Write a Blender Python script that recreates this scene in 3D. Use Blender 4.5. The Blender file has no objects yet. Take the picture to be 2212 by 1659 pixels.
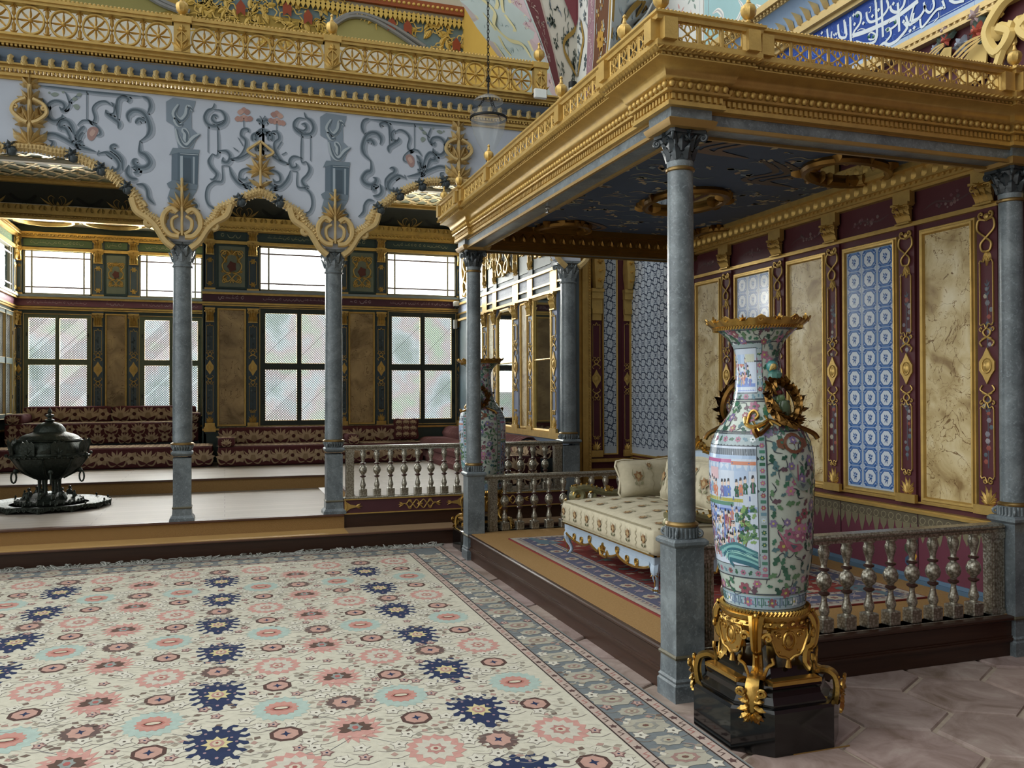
import bpy, math, random
from mathutils import Vector, Matrix
from math import sin, cos, pi, radians, sqrt, atan2, hypot
R = random.Random(7)
S = bpy.context.scene
COL = S.collection
# ------------------------------------------------------------------ camera
FPX, CH = 1840.2, 1.6
YAW, PIT, ROL = radians(18.64), radians(0.5527), radians(-0.1596)
_f = Vector((sin(YAW), cos(YAW), 0)); _r = Vector((cos(YAW), -sin(YAW), 0)); _u = Vector((0, 0, 1))
FW = _f*cos(PIT) + _u*sin(PIT); _u2 = _u*cos(PIT) - _f*sin(PIT)
RT = _r*cos(ROL) + _u2*sin(ROL); UP = _u2*cos(ROL) - _r*sin(ROL)
cam = bpy.data.cameras.new('camera'); camo = bpy.data.objects.new('camera', cam); COL.objects.link(camo)
cam.sensor_fit = 'HORIZONTAL'; cam.sensor_width = 36; cam.lens = 36*FPX/2212; cam.clip_end = 200
m3 = Matrix((RT, UP, -FW)).transposed().to_4x4(); m3.translation = Vector((0, 0, CH))
camo.matrix_world = m3; S.camera = camo
# ------------------------------------------------------------------ light
S.view_settings.view_transform = 'Standard'; S.view_settings.look = 'None'
S.view_settings.exposure = 0.0; S.view_settings.gamma = 1.0; S.view_settings.use_curve_mapping = False
wd = bpy.data.worlds.new('sky'); S.world = wd; wd.use_nodes = True
nt = wd.node_tree; nt.nodes.clear(); N = nt.nodes.new; L = nt.links.new
tc = N('ShaderNodeTexCoord'); sp = N('ShaderNodeSeparateXYZ'); L(tc.outputs['Generated'], sp.inputs[0])
def wmath(op, a, b=None):
    n = N('ShaderNodeMath'); n.operation = op
    for i, x in enumerate((a, b)):
        if x is None: continue
        if isinstance(x, (int, float)): n.inputs[i].default_value = x
        else: L(x, n.inputs[i])
    return n.outputs[0]
left = wmath('MAXIMUM', wmath('MULTIPLY', sp.outputs[0], -1.0), 0.0)
ahead = wmath('POWER', wmath('MAXIMUM', sp.outputs[1], 0.0), 2.0)
upw = wmath('MAXIMUM', sp.outputs[2], 0.0)
st = wmath('ADD', wmath('ADD', wmath('MULTIPLY', left, 1.5), wmath('MULTIPLY', ahead, 4.0)), wmath('ADD', wmath('MULTIPLY', upw, 0.8), 0.10))
bg = N('ShaderNodeBackground'); bg.inputs[0].default_value = (0.97, 1.0, 0.985, 1); L(st, bg.inputs[1])
wo = N('ShaderNodeOutputWorld'); L(bg.outputs[0], wo.inputs[0])
def sun(name, d, e, ang, col):
    l = bpy.data.lights.new(name, 'SUN'); l.energy = e; l.angle = radians(ang); l.color = col
    o = bpy.data.objects.new(name, l); COL.objects.link(o)
    o.rotation_euler = Vector(d).to_track_quat('-Z', 'Y').to_euler(); return o
sun('daylight', (0.85, 0.02, -0.55), 0.9, 50, (1.0, 0.99, 0.96))
def window_light(name, loc, sx, sz, watts, rot):                          # daylight entering by the gallery windows
    l = bpy.data.lights.new(name, 'AREA'); l.shape = 'RECTANGLE'; l.size = sx; l.size_y = sz; l.energy = watts; l.color = (1, .985, .95)
    o = bpy.data.objects.new(name, l); COL.objects.link(o); o.location = loc; o.rotation_euler = rot
window_light('bay_window_daylight', (-1.8, 17.0, 3.0), 3.2, 3.6, 2300, (radians(-84), 0, 0))
window_light('gallery_window_daylight', (2.2, 15.3, 3.2), 3.6, 3.2, 1200, (radians(-84), 0, 0))
# ------------------------------------------------------------------ measuring
def ray(px, py): return FW + RT*((px-1106)/FPX) - UP*((py-829.5)/FPX)
CP = Vector((0, 0, CH))
def aty(px, py, Y): d = ray(px, py); return CP + d*(Y/d.y)
def atx(px, py, X): d = ray(px, py); return CP + d*(X/d.x)
def atz(px, py, Z): d = ray(px, py); return CP + d*((Z-CH)/d.z)
# ------------------------------------------------------------------ colour
def lin(h):
    if not isinstance(h, str): return tuple(h)[:3]
    h = h.lstrip('#'); o = []
    for i in (0, 2, 4):
        c = int(h[i:i+2], 16)/255; o.append(c/12.92 if c <= 0.04045 else ((c+0.055)/1.055)**2.4)
    return tuple(o)
# ------------------------------------------------------------------ materials
MATS = {}
def mat(name, base='#808080', rough=0.5, metal=0.0, var=0.0, vscale=8.0, bump=0.0, bscale=60.0, attr=False, spec=0.5, extra=None, coat=0.0):
    if name in MATS: return MATS[name]
    m = bpy.data.materials.new(name); m.use_nodes = True; t = m.node_tree
    b = t.nodes['Principled BSDF']; n = t.nodes.new; l = t.links.new
    b.inputs['Roughness'].default_value = rough; b.inputs['Metallic'].default_value = metal
    b.inputs['Specular IOR Level'].default_value = spec; b.inputs['Coat Weight'].default_value = coat
    co = n('ShaderNodeTexCoord'); vec = co.outputs['Object']
    if attr:
        a = n('ShaderNodeAttribute'); a.attribute_name = 'Col'; cs = a.outputs['Color']
    else:
        a = n('ShaderNodeRGB'); a.outputs[0].default_value = (*lin(base), 1); cs = a.outputs[0]
    if extra: cs = extra(t, n, l, vec, cs, b)
    if var:
        no = n('ShaderNodeTexNoise'); no.inputs['Scale'].default_value = vscale; no.inputs['Detail'].default_value = 5; l(vec, no.inputs['Vector'])
        mr = n('ShaderNodeMapRange'); mr.inputs['From Min'].default_value = 0.25; mr.inputs['From Max'].default_value = 0.75
        mr.inputs['To Min'].default_value = 1-var; mr.inputs['To Max'].default_value = 1+var; l(no.outputs['Fac'], mr.inputs['Value'])
        hs = n('ShaderNodeHueSaturation'); l(mr.outputs[0], hs.inputs['Value']); l(cs, hs.inputs['Color']); cs = hs.outputs['Color']
    l(cs, b.inputs['Base Color'])
    if bump:
        no = n('ShaderNodeTexNoise'); no.inputs['Scale'].default_value = bscale; no.inputs['Detail'].default_value = 4; l(vec, no.inputs['Vector'])
        bp = n('ShaderNodeBump'); bp.inputs['Strength'].default_value = bump; bp.inputs['Distance'].default_value = 0.01
        l(no.outputs['Fac'], bp.inputs['Height']); l(bp.outputs[0], b.inputs['Normal'])
    MATS[name] = m; return m
def ramp(n, l, fac, stops, interp='LINEAR'):
    r = n('ShaderNodeValToRGB'); r.color_ramp.interpolation = interp; e = r.color_ramp.elements
    while len(e) < len(stops): e.new(0.5)
    for k, (p, c) in zip(e, stops): k.position = p; k.color = (*lin(c), 1)
    l(fac, r.inputs[0]); return r.outputs[0]
def noise(n, l, vec, scale, detail=4, dist=0.0, rough=0.5):
    o = n('ShaderNodeTexNoise'); o.inputs['Scale'].default_value = scale; o.inputs['Detail'].default_value = detail
    o.inputs['Distortion'].default_value = dist; o.inputs['Roughness'].default_value = rough; l(vec, o.inputs['Vector']); return o.outputs['Fac']
def mixc(n, l, fac, a, b, mode='MIX'):
    x = n('ShaderNodeMix'); x.data_type = 'RGBA'; x.blend_type = mode
    for i, v in ((0, fac), (6, a), (7, b)):
        if isinstance(v, (int, float)): x.inputs[i].default_value = v
        elif isinstance(v, (str, tuple)): x.inputs[i].default_value = (*lin(v), 1)
        else: l(v, x.inputs[i])
    return x.outputs[2]
def bands(n, l, fac, c, w):                       # a thin line where fac crosses c
    a = n('ShaderNodeMath'); a.operation = 'COMPARE'; l(fac, a.inputs[0]); a.inputs[1].default_value = c; a.inputs[2].default_value = w; return a.outputs[0]
def x_marble(t, n, l, vec, cs, b):
    c = ramp(n, l, noise(n, l, vec, 5, 7, 0.8, 0.65), [(0.3, '#4b5358'), (0.5, '#626b70'), (0.72, '#7b8589')])
    fl = ramp(n, l, noise(n, l, vec, 42, 3, 1.5), [(0.54, '#000000'), (0.70, '#bbbbbb')])
    c = mixc(n, l, fl, c, '#8a979d')
    dk = ramp(n, l, noise(n, l, vec, 26, 4, 1.0), [(0.32, '#999999'), (0.46, '#000000')]); c = mixc(n, l, dk, c, '#39424a')
    v = bands(n, l, noise(n, l, vec, 2.2, 6, 1.4), 0.5, 0.003); g_ = ramp(n, l, noise(n, l, vec, 1.3, 2), [(0.50, '#000000'), (0.6, '#8a8a8a')])
    return mixc(n, l, mixc(n, l, 1.0, g_, v, 'MULTIPLY'), c, '#9aa6ab')
def x_onyx(t, n, l, vec, cs, b):
    c = ramp(n, l, noise(n, l, vec, 4.5, 7, 0.8), [(0.28, '#866c42'), (0.42, '#b09b6c'), (0.55, '#c8b78b'), (0.72, '#dbd0b0')])
    v = bands(n, l, noise(n, l, vec, 3.2, 6, 2.2), 0.47, 0.007); c = mixc(n, l, v, c, '#6f5329')
    v = bands(n, l, noise(n, l, vec, 6.0, 6, 3.0), 0.58, 0.006); return mixc(n, l, v, c, '#8a6c3c')
def x_onyxd(t, n, l, vec, cs, b):
    c = ramp(n, l, noise(n, l, vec, 3.5, 7, 0.8), [(0.28, '#6d5836'), (0.5, '#97805a'), (0.72, '#b59c70')])
    v = bands(n, l, noise(n, l, vec, 3.0, 6, 2.2), 0.47, 0.006); return mixc(n, l, v, c, '#5f4622')
def x_wood(t, n, l, vec, cs, b):
    mp = n('ShaderNodeMapping'); mp.inputs['Scale'].default_value = (3, 3, 40); l(vec, mp.inputs[0])
    f = noise(n, l, mp.outputs[0], 1.2, 6, 0.6); return mixc(n, l, f, mixc(n, l, 0.55, cs, '#150b07'), mixc(n, l, 0.2, cs, '#6a432b'))
def x_plank(t, n, l, vec, cs, b):
    br = n('ShaderNodeTexBrick'); br.inputs['Scale'].default_value = 1.0; br.offset = 0.4
    for k, v in (('Brick Width', 3.1), ('Row Height', 0.17), ('Mortar Size', 0.003), ('Mortar Smooth', 0.2)): br.inputs[k].default_value = v
    br.inputs['Color1'].default_value = (*lin('#a79e94'), 1); br.inputs['Color2'].default_value = (*lin('#9a9086'), 1); br.inputs['Mortar'].default_value = (*lin('#6e645a'), 1)
    l(vec, br.inputs['Vector'])
    mp = n('ShaderNodeMapping'); mp.inputs['Scale'].default_value = (2, 30, 2); l(vec, mp.inputs[0])
    return mixc(n, l, ramp(n, l, noise(n, l, mp.outputs[0], 2, 5), [(0.35, '#000000'), (0.75, '#666666')]), br.outputs['Color'], '#a99d8f')
def x_mat(t, n, l, vec, cs, b):
    wv = n('ShaderNodeTexWave'); wv.wave_type = 'BANDS'; wv.bands_direction = 'DIAGONAL'; wv.inputs['Scale'].default_value = 55; wv.inputs['Distortion'].default_value = 7; wv.inputs['Detail'].default_value = 3
    mp = n('ShaderNodeMapping'); l(vec, mp.inputs[0]); l(mp.outputs[0], wv.inputs['Vector'])
    c = ramp(n, l, wv.outputs['Fac'], [(0.1, '#937449'), (0.5, '#a07f52'), (0.9, '#ad8c5e')])
    bp = n('ShaderNodeBump'); bp.inputs['Strength'].default_value = 0.4; bp.inputs['Distance'].default_value = 0.004; l(wv.outputs['Fac'], bp.inputs['Height']); l(bp.outputs[0], b.inputs['Normal'])
    return mixc(n, l, noise(n, l, vec, 70, 3), c, mixc(n, l, 0.5, c, '#6c4d22'))
def x_terra(t, n, l, vec, cs, b):
    f = noise(n, l, vec, 3.5, 7, 1.0, 0.65)
    c = ramp(n, l, f, [(0.3, '#75655a'), (0.45, '#90807a'), (0.6, '#a3948e'), (0.75, '#b3a9a2')]); return mixc(n, l, 0.55, c, mixc(n, l, 1.0, c, cs, 'MULTIPLY'))
def x_silver(t, n, l, vec, cs, b):
    vo = n('ShaderNodeTexVoronoi'); vo.inputs['Scale'].default_value = 75; l(vec, vo.inputs['Vector'])
    c = mixc(n, l, ramp(n, l, vo.outputs['Distance'], [(0.25, '#000000'), (0.75, '#ffffff')]), cs, '#7f796b')
    bp = n('ShaderNodeBump'); bp.inputs['Strength'].default_value = 0.35; bp.inputs['Distance'].default_value = 0.004; l(vo.outputs['Distance'], bp.inputs['Height']); l(bp.outputs[0], b.inputs['Normal'])
    return mixc(n, l, ramp(n, l, noise(n, l, vec, 30, 4), [(0.5, '#000000'), (0.7, '#777777')]), c, '#5c4f40')
GOLD = mat('gilded_wood', '#be9f5c', 0.44, 0.65, 0.14, 14, 0.12, 90)
GOLDL = mat('pale_gilding', '#c8b07c', 0.45, 0.5, 0.1, 14, 0.1, 90)
GILT = mat('gilt_bronze', '#b3904c', 0.26, 0.92, 0.15, 20, 0.08, 70)
PAINT = mat('painted_surface', rough=0.55, var=0.07, vscale=9, attr=True, spec=0.35)
MATTE = mat('painted_plaster', rough=0.8, var=0.04, vscale=4, attr=True, spec=0.2)
GLAZE = mat('glazed_ceramic', rough=0.16, var=0.05, vscale=6, attr=True, spec=0.55, bump=0.04, bscale=9)
PORC = mat('painted_porcelain', rough=0.14, var=0.03, vscale=12, attr=True, spec=0.5)
CLOTH = mat('woven_cloth', rough=0.95, var=0.09, vscale=30, attr=True, spec=0.1, bump=0.15, bscale=300)
MARB = mat('grey_marble', rough=0.33, extra=x_marble, spec=0.5)
ONYX = mat('onyx_marble', rough=0.42, extra=x_onyx); ONYXD = mat('brown_marble', rough=0.45, extra=x_onyxd)
WOOD = mat('dark_wood', '#2f1c13', 0.38, extra=x_wood); WOODT = mat('brown_trim_wood', '#5a3d30', 0.45, extra=x_wood)
PLANK = mat('pale_floor_boards', rough=0.55, extra=x_plank); MATTING = mat('straw_matting', rough=0.85, extra=x_mat, spec=0.2)
TERRA = mat('terracotta', rough=0.6, extra=x_terra, attr=True, bump=0.25, bscale=14, spec=0.35); MORTAR = mat('mortar', '#a79a8b', 0.9, var=0.15, vscale=20, bump=0.3, bscale=50)
SILVER = mat('cracked_mirror', '#b4b2a6', 0.32, 0.7, extra=x_silver); BLACK = mat('black_lacquer', '#060708', 0.14, coat=0.3)
BRONZE = mat('dark_bronze', '#2f352f', 0.4, 0.6, 0.3, 30, 0.6, 45); IRON = mat('iron', '#1d1f20', 0.5, 0.6)
GLASS = mat('clear_glass', '#ffffff', 0.03)
def _glass(name, alpha, tint, milk=0.0, blot=False):
    m = bpy.data.materials.new(name); m.use_nodes = True; t = m.node_tree; t.nodes.clear(); n = t.nodes.new; l = t.links.new
    o = n('ShaderNodeOutputMaterial'); mx = n('ShaderNodeMixShader'); tr = n('ShaderNodeBsdfTransparent'); gl = n('ShaderNodeBsdfGlossy')
    tr.inputs[0].default_value = (*lin(tint), 1); gl.inputs['Roughness'].default_value = 0.04; fr = n('ShaderNodeLayerWeight'); fr.inputs[0].default_value = 0.3
    if blot:
        co = n('ShaderNodeTexCoord'); c = ramp(n, l, noise(n, l, co.outputs['Object'], 1.6, 3), [(0.32, '#6f7a78'), (0.45, '#868e92'), (0.55, '#8a8486'), (0.68, '#808c80')]); l(c, tr.inputs[0])  # blotchy tint stands in for the blurred view outside
    pw = n('ShaderNodeMath'); pw.operation = 'POWER'; pw.inputs[1].default_value = 4; l(fr.outputs['Facing'], pw.inputs[0])
    ad = n('ShaderNodeMath'); ad.operation = 'MULTIPLY_ADD'; ad.inputs[1].default_value = 0.5; ad.inputs[2].default_value = alpha; l(pw.outputs[0], ad.inputs[0])
    l(ad.outputs[0], mx.inputs[0]); l(tr.outputs[0], mx.inputs[1]); l(gl.outputs[0], mx.inputs[2]); last = mx.outputs[0]
    if milk:
        df = n('ShaderNodeBsdfDiffuse'); df.inputs[0].default_value = (.8, .82, .82, 1); m2 = n('ShaderNodeMixShader'); m2.inputs[0].default_value = milk; l(last, m2.inputs[1]); l(df.outputs[0], m2.inputs[2]); last = m2.outputs[0]
    l(last, o.inputs[0]); return m
PANE = _glass('window_glass', 0.02, '#f4f6f4'); DIM = _glass('dimmed_window_glass', 0.02, '#808080', 0.0, True); LAMP = _glass('lantern_glass', 0.03, '#f4f6f6', 0.10)  # DIM panes: grey tint lowers the daylight seen through them
MIRROR = mat('mirror_glass', '#b9c0c0', 0.04, 1.0); LENS = mat('lamp_lens', '#cfd4d4', 0.12, 0.5); WHITE = mat('white_plastic', '#cfcfca', 0.4)
# ------------------------------------------------------------------ frames: a plane with u to the right, v up, h outwards
class Fr:
    sc = 1.0
    def __init__(s, o, U, V): s.o = Vector(o); s.U = Vector(U).normalized(); s.V = Vector(V).normalized(); s.N = s.U.cross(s.V)
    def __call__(s, u, v, h=0.0): return s.o + s.U*u + s.V*v + s.N*h
class Cyl:
    sc = 1.0
#                                      # a lathe surface: u = angle, v = height; r(v) given
    def __init__(s, c, r): s.c = Vector(c); s.r = r
    def __call__(s, u, v, h=0.0):
        q = s.r(v)+h; return Vector((s.c.x+q*cos(u), s.c.y+q*sin(u), s.c.z+v))
class Sub:                                        # rotate, scale and shift inside a frame
    def __init__(s, f, u, v, sc=1.0, a=0.0, mx=1): s.f = f; s.u = u; s.v = v; s.s = sc; s.c = cos(a); s.n = sin(a); s.m = mx; s.sc = sc*getattr(f, 'sc', 1.0)
    def __call__(s, u, v, h=0.0):
        u *= s.m; return s.f(s.u+s.s*(u*s.c-v*s.n), s.v+s.s*(u*s.n+v*s.c), h*s.s)
def XZ(Y, x=0.0, z=0.0): return Fr((x, Y, z), (1, 0, 0), (0, 0, 1))       # faces the camera (-Y)
def YZ(X, y=0.0, z=0.0): return Fr((X, y, z), (0, -1, 0), (0, 0, 1))      # faces -X; u runs towards -Y
def XY(Z, x=0.0, y=0.0): return Fr((x, y, Z), (1, 0, 0), (0, 1, 0))       # faces up
def spline(P, k=6, closed=False):
    P = [Vector((*p, 0)[:3]) if len(p) == 2 else Vector(p) for p in P]; n = len(P); out = []
    if n < 3: return P
    for i in range(n if closed else n-1):
        g = lambda j: P[j % n] if closed else P[max(0, min(n-1, j))]
        a, b, c, d = g(i-1), g(i), g(i+1), g(i+2)
        for j in range(k):
            t = j/k; out.append(0.5*((2*b)+(c-a)*t+(2*a-5*b+4*c-d)*t*t+(3*b-a-3*c+d)*t**3))
    if not closed: out.append(P[-1])
    return out
def spiral(u, v, r0, r1, a0, turns, n=14):        # from radius r0 at angle a0 winding to r1
    return [(u+(r0+(r1-r0)*i/n)*cos(a0+turns*2*pi*i/n), v+(r0+(r1-r0)*i/n)*sin(a0+turns*2*pi*i/n)) for i in range(n+1)]
# ------------------------------------------------------------------ mesh builder
class MB:
    def __init__(s): s.V = []; s.F = []; s.C = []; s.M = []; s.m = 0
    def add(s, pts): i = len(s.V); s.V += [tuple(p) for p in pts]; return i
    def face(s, idx, c='#808080'): s.F.append(tuple(idx)); s.C.append(lin(c)); s.M.append(s.m)
    def poly(s, pts, c='#808080'): i = s.add(pts); s.face(range(i, i+len(pts)), c)
    def grid(s, rows, c='#808080', cu=False, cv=False):
        nr = len(rows); nc = len(rows[0]); i0 = s.add([p for r in rows for p in r])
        for a in range(nr if cv else nr-1):
            for b in range(nc if cu else nc-1):
                k = c(a, b) if callable(c) else c
                s.face((i0+a*nc+b, i0+a*nc+(b+1) % nc, i0+((a+1) % nr)*nc+(b+1) % nc, i0+((a+1) % nr)*nc+b), k)
    def box(s, x0, x1, y0, y1, z0, z1, c='#808080', bev=0.0):
        if bev:
            q = [(x0+bev, y0), (x1-bev, y0), (x1, y0+bev), (x1, y1-bev), (x1-bev, y1), (x0+bev, y1), (x0, y1-bev), (x0, y0+bev)]
            cx, cy = (x0+x1)/2, (y0+y1)/2
            def ring(z, d): return [(cx+(x-cx)*(1-2*d/(x1-x0)), cy+(y-cy)*(1-2*d/(y1-y0)), z) for x, y in q]
            rows = [ring(z0, bev), ring(z0+bev, 0), ring(z1-bev, 0), ring(z1, bev)]; s.grid(rows, c, cu=True); s.poly(rows[3], c); s.poly(rows[0][::-1], c); return
        i = s.add([(x, y, z) for z in (z0, z1) for x, y in ((x0, y0), (x1, y0), (x1, y1), (x0, y1))])
        for f in ((3, 2, 1, 0), (4, 5, 6, 7), (0, 1, 5, 4), (1, 2, 6, 5), (2, 3, 7, 6), (3, 0, 4, 7)): s.face([i+k for k in f], c)
    def fbox(s, f, u0, u1, v0, v1, h0, h1, c='#808080'):
        i = s.add([f(u, v, h) for h in (h0, h1) for u, v in ((u0, v0), (u1, v0), (u1, v1), (u0, v1))])
        for q in ((3, 2, 1, 0), (4, 5, 6, 7), (0, 1, 5, 4), (1, 2, 6, 5), (2, 3, 7, 6), (3, 0, 4, 7)): s.face([i+k for k in q], c)
    def prism(s, f, pts, h0, h1, c='#808080'):
        n = len(pts); i = s.add([f(p[0], p[1], h) for h in (h0, h1) for p in pts])
        s.face(range(i+n, i+2*n), c); s.face(range(i+n-1, i-1, -1), c)
        for k in range(n): s.face((i+k, i+(k+1) % n, i+n+(k+1) % n, i+n+k), c)
    def flat(s, f, pts, h, c): h = h/getattr(f, 'sc', 1.0); s.poly([f(p[0], p[1], h) for p in pts], c)
    def ribbon(s, f, path, w, h, c, k=5, taper=True):
        P = spline(path, k) if k else [Vector((*p, 0)) for p in path]; n = len(P); rows = []; h = h/getattr(f, 'sc', 1.0)
        for i, p in enumerate(P):
            d = P[min(n-1, i+1)]-P[max(0, i-1)]; d = d.normalized() if d.length > 1e-9 else Vector((1, 0, 0)); q = Vector((-d.y, d.x, 0))
            t = i/(n-1); ww = (w(t) if callable(w) else w*(min(1, 4*t+.25, 4*(1-t)+.25) if taper else 1))/2
            rows.append((f(p.x+q.x*ww, p.y+q.y*ww, h), f(p.x-q.x*ww, p.y-q.y*ww, h)))
        s.grid([list(r)[::-1] for r in rows], c)
    def lathe(s, prof, n=24, c=(0, 0, 0), col='#808080', a0=0.0, cap=True):
        rows = []
        for r, z in prof:
            rows.append([(c[0]+r*cos(a0+2*pi*i/n), c[1]+r*sin(a0+2*pi*i/n), c[2]+z) for i in range(n)])
        s.grid(rows, col, cu=True)
        if not cap: return
        if prof[0][0] > 1e-6: s.poly(rows[0][::-1], col if not callable(col) else col(0, 0))
        if prof[-1][0] > 1e-6: s.poly(rows[-1], col if not callable(col) else col(len(prof)-2, 0))
    def tube(s, path, r, n=6, c='#808080', closed=False, flat=1.0, up=None, ends=True):
        P = [Vector(p) for p in path]; m = len(P); rows = []; up = Vector(up) if up is not None else None; prev = None
        for i, p in enumerate(P):
            d = (P[(i+1) % m]-P[i-1]) if closed else (P[min(m-1, i+1)]-P[max(0, i-1)])
            if d.length < 1e-9: d = Vector((0, 0, 1))
            d.normalize()
            if up is not None: b = up
            else: b = prev if prev is not None else (Vector((0, 0, 1)) if abs(d.z) < .9 else Vector((1, 0, 0)))
            a = d.cross(b)
            if a.length < 1e-6: a = d.orthogonal()
            a.normalize(); b2 = a.cross(d); prev = b2
            rr = r(i/(m-1)) if callable(r) else r
            rows.append([p+a*(rr*cos(2*pi*k/n))+b2*(rr*flat*sin(2*pi*k/n)) for k in range(n)])
        s.grid(rows, c, cu=True, cv=closed)
        if not closed and ends: s.poly(rows[0][::-1], c); s.poly(rows[-1], c)
    def sweep(s, path, prof, c='#808080', closed=False, capped=True):   # path: plan points; prof: (outward, z); outward is to the right of travel
        n = len(path); rows = []
        for i in range(n):
            a = Vector(path[i-1] if (i or closed) else path[i]); b = Vector(path[i]); e = Vector(path[(i+1) % n] if (i < n-1 or closed) else path[i])
            d1 = (b-a) if (i or closed) else (e-b); d2 = (e-b) if (i < n-1 or closed) else d1
            d1.normalize(); d2.normalize(); n1 = Vector((d1.y, -d1.x)); n2 = Vector((d2.y, -d2.x)); q = n1+n2; q = q/(q.length_squared/2) if q.length > 1e-6 else n1
            rows.append([(b.x+q.x*o, b.y+q.y*o, z) for o, z in prof])
        s.grid(rows, c, cv=closed)
        if not closed and capped: s.poly(rows[0], c); s.poly(rows[-1][::-1], c)
    def ball(s, p, r, n=8, c='#808080', sz=1.0):
        p = Vector(p); m = max(3, n//2); rows = [[p+Vector((r*sin(pi*j/m)*cos(2*pi*i/n), r*sin(pi*j/m)*sin(2*pi*i/n), -r*sz*cos(pi*j/m))) for i in range(n)] for j in range(m+1)]
        s.grid(rows, c, cu=True)
    def join(s, o, M=None):
        i = s.add([M @ Vector(v) for v in o.V] if M is not None else o.V)
        s.F += [tuple(i+k for k in f) for f in o.F]; s.C += o.C; s.M += o.M
    def build(s, name, mats, parent=None, smooth=35, loc=None):
        me = bpy.data.meshes.new(name)
        if loc is not None: lv = Vector(loc); me.from_pydata([tuple(Vector(v)-lv) for v in s.V], [], s.F)
        else: me.from_pydata(s.V, [], s.F)
        for m in (mats if isinstance(mats, (list, tuple)) else [mats]): me.materials.append(m)
        me.polygons.foreach_set('material_index', s.M)
        at = me.color_attributes.new('Col', 'FLOAT_COLOR', 'CORNER'); buf = []
        for f, c in zip(s.F, s.C): buf += [c[0], c[1], c[2], 1.0]*len(f)
        at.data.foreach_set('color', buf)
        if smooth:
            me.polygons.foreach_set('use_smooth', [True]*len(s.F)); me.set_sharp_from_angle(angle=radians(smooth))
        me.update(); o = bpy.data.objects.new(name, me); COL.objects.link(o)
        if loc is not None: o.location = loc
        if parent is not None:
            o.parent = parent
            if parent.type == 'EMPTY': o.matrix_parent_inverse = Matrix.Translation(parent.location).inverted()
        return o
def tag(o, label, cat, group=None, kind=None):
    o['label'] = label; o['category'] = cat
    if group: o['group'] = group
    if kind: o['kind'] = kind
    return o
def thing(name, loc, label, cat, group=None, kind=None, rz=0.0):
    o = bpy.data.objects.new(name, None); COL.objects.link(o); o.location = loc; o.rotation_euler = (0, 0, rz); o.empty_display_size = 0.1
    return tag(o, label, cat, group, kind)
def struct(mb, name, mats, label, cat, parent=None, smooth=35):
    o = mb.build(name, mats, parent, smooth)
    if parent is None: tag(o, label, cat, None, 'structure')
    return o
def copy_tree(o, loc=None, label=None, rz=None, parent=None):
    c = o.copy(); COL.objects.link(c)
    if parent is not None: c.parent = parent; c.matrix_parent_inverse = o.matrix_parent_inverse.copy()
    if loc is not None: c.location = loc
    if rz is not None: c.rotation_euler = (0, 0, rz)
    if label: c['label'] = label
    for ch in list(o.children): copy_tree(ch, parent=c)
    return c
# ------------------------------------------------------------------ ornament in relief, on a frame
def leaf(mb, f, u, v, a, ln, wd, h, c='#808080', bend=0.0, lobes=0, n=8, h0=0.0, curl=0.0):
    rows = []; x, y, ang = u, v, a
    for i in range(n+1):
        t = i/n; w = wd*sin(pi*min(1, (t*.93+.07))**.8)*(1+(.22*sin(lobes*2*pi*t) if lobes else 0))/2
        nx, ny = -sin(ang), cos(ang); hr = h0+h*(.55+.45*sin(pi*min(1, t*.9+.1)))+curl*t*t
        rows.append([f(x+nx*w, y+ny*w, h0+curl*t*t*.8), f(x, y, hr), f(x-nx*w, y-ny*w, h0+curl*t*t*.8)])
        ang += bend/n; x += cos(ang)*ln/n; y += sin(ang)*ln/n
    mb.grid([r[::-1] for r in rows], c)
def stem(mb, f, path, r, h, c='#808080', k=5, n=6, taper=0.0, closed=False):
    P = spline(path, k, closed) if k else path
    r *= getattr(f, 'sc', 1.0); Q = [f(p[0], p[1], h) for p in P]; N0 = (f(0, 0, 1)-f(0, 0, 0))
    mb.tube(Q, (lambda t: r*(1-taper*t)) if taper else r, n, c, closed=closed, up=N0)
def palmette(mb, f, u, v, sz, h, c='#808080', n=7, spread=2.3, wd=.3, lobes=0):
    for i in range(n):
        t = i/(n-1)*2-1; a = pi/2 - t*spread/2; l = sz*(1-.42*abs(t)**1.3)
        leaf(mb, f, u+.04*sz*t, v, a, l, sz*wd, h*(1.2-.4*abs(t)), c, bend=-t*.7, lobes=lobes)
def rosette(mb, f, u, v, r, h, c='#808080', n=6, cc=None):
    for i in range(n):
        a = 2*pi*i/n; leaf(mb, f, u, v, a, r, r*.75, h, c, n=4)
    dome(mb, f, u, v, r*.33, h*1.6, cc or c)
def dome(mb, f, u, v, r, h, c='#808080', n=8, e=1.0):
    rows = [[f(u+r*q*cos(2*pi*i/n), v+r*e*q*sin(2*pi*i/n), h*hh) for i in range(n)] for q, hh in ((1, 0), (.85, .6), (.5, .92), (.05, 1.0))]
    mb.grid(rows, c, cu=True)
def vol(mb, f, u, v, r, a0, turns, h, w, c='#808080', tail=None):
    P = spiral(u, v, r, r*.18, a0, turns, 12)
    if tail: P = list(tail)+P
    stem(mb, f, P, w, h, c, k=2, taper=.35); dome(mb, f, u, v, r*.3, h+w*.7, c, 6)
def frame_rect(mb, f, u0, u1, v0, v1, w, h, c='#808080'):                # a mitred raised moulding
    pr = [(0, 0), (.15, .6), (.4, .55), (.5, 1.0), (.8, .9), (1, .25), (1, 0)]
    rows = []
    for (u, v, du, dv) in ((u0, v0, 1, 1), (u1, v0, -1, 1), (u1, v1, -1, -1), (u0, v1, 1, -1)):
        rows.append([f(u+du*w*o, v+dv*w*o, h*z) for o, z in pr])
    mb.grid(rows, c, cv=True)
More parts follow.
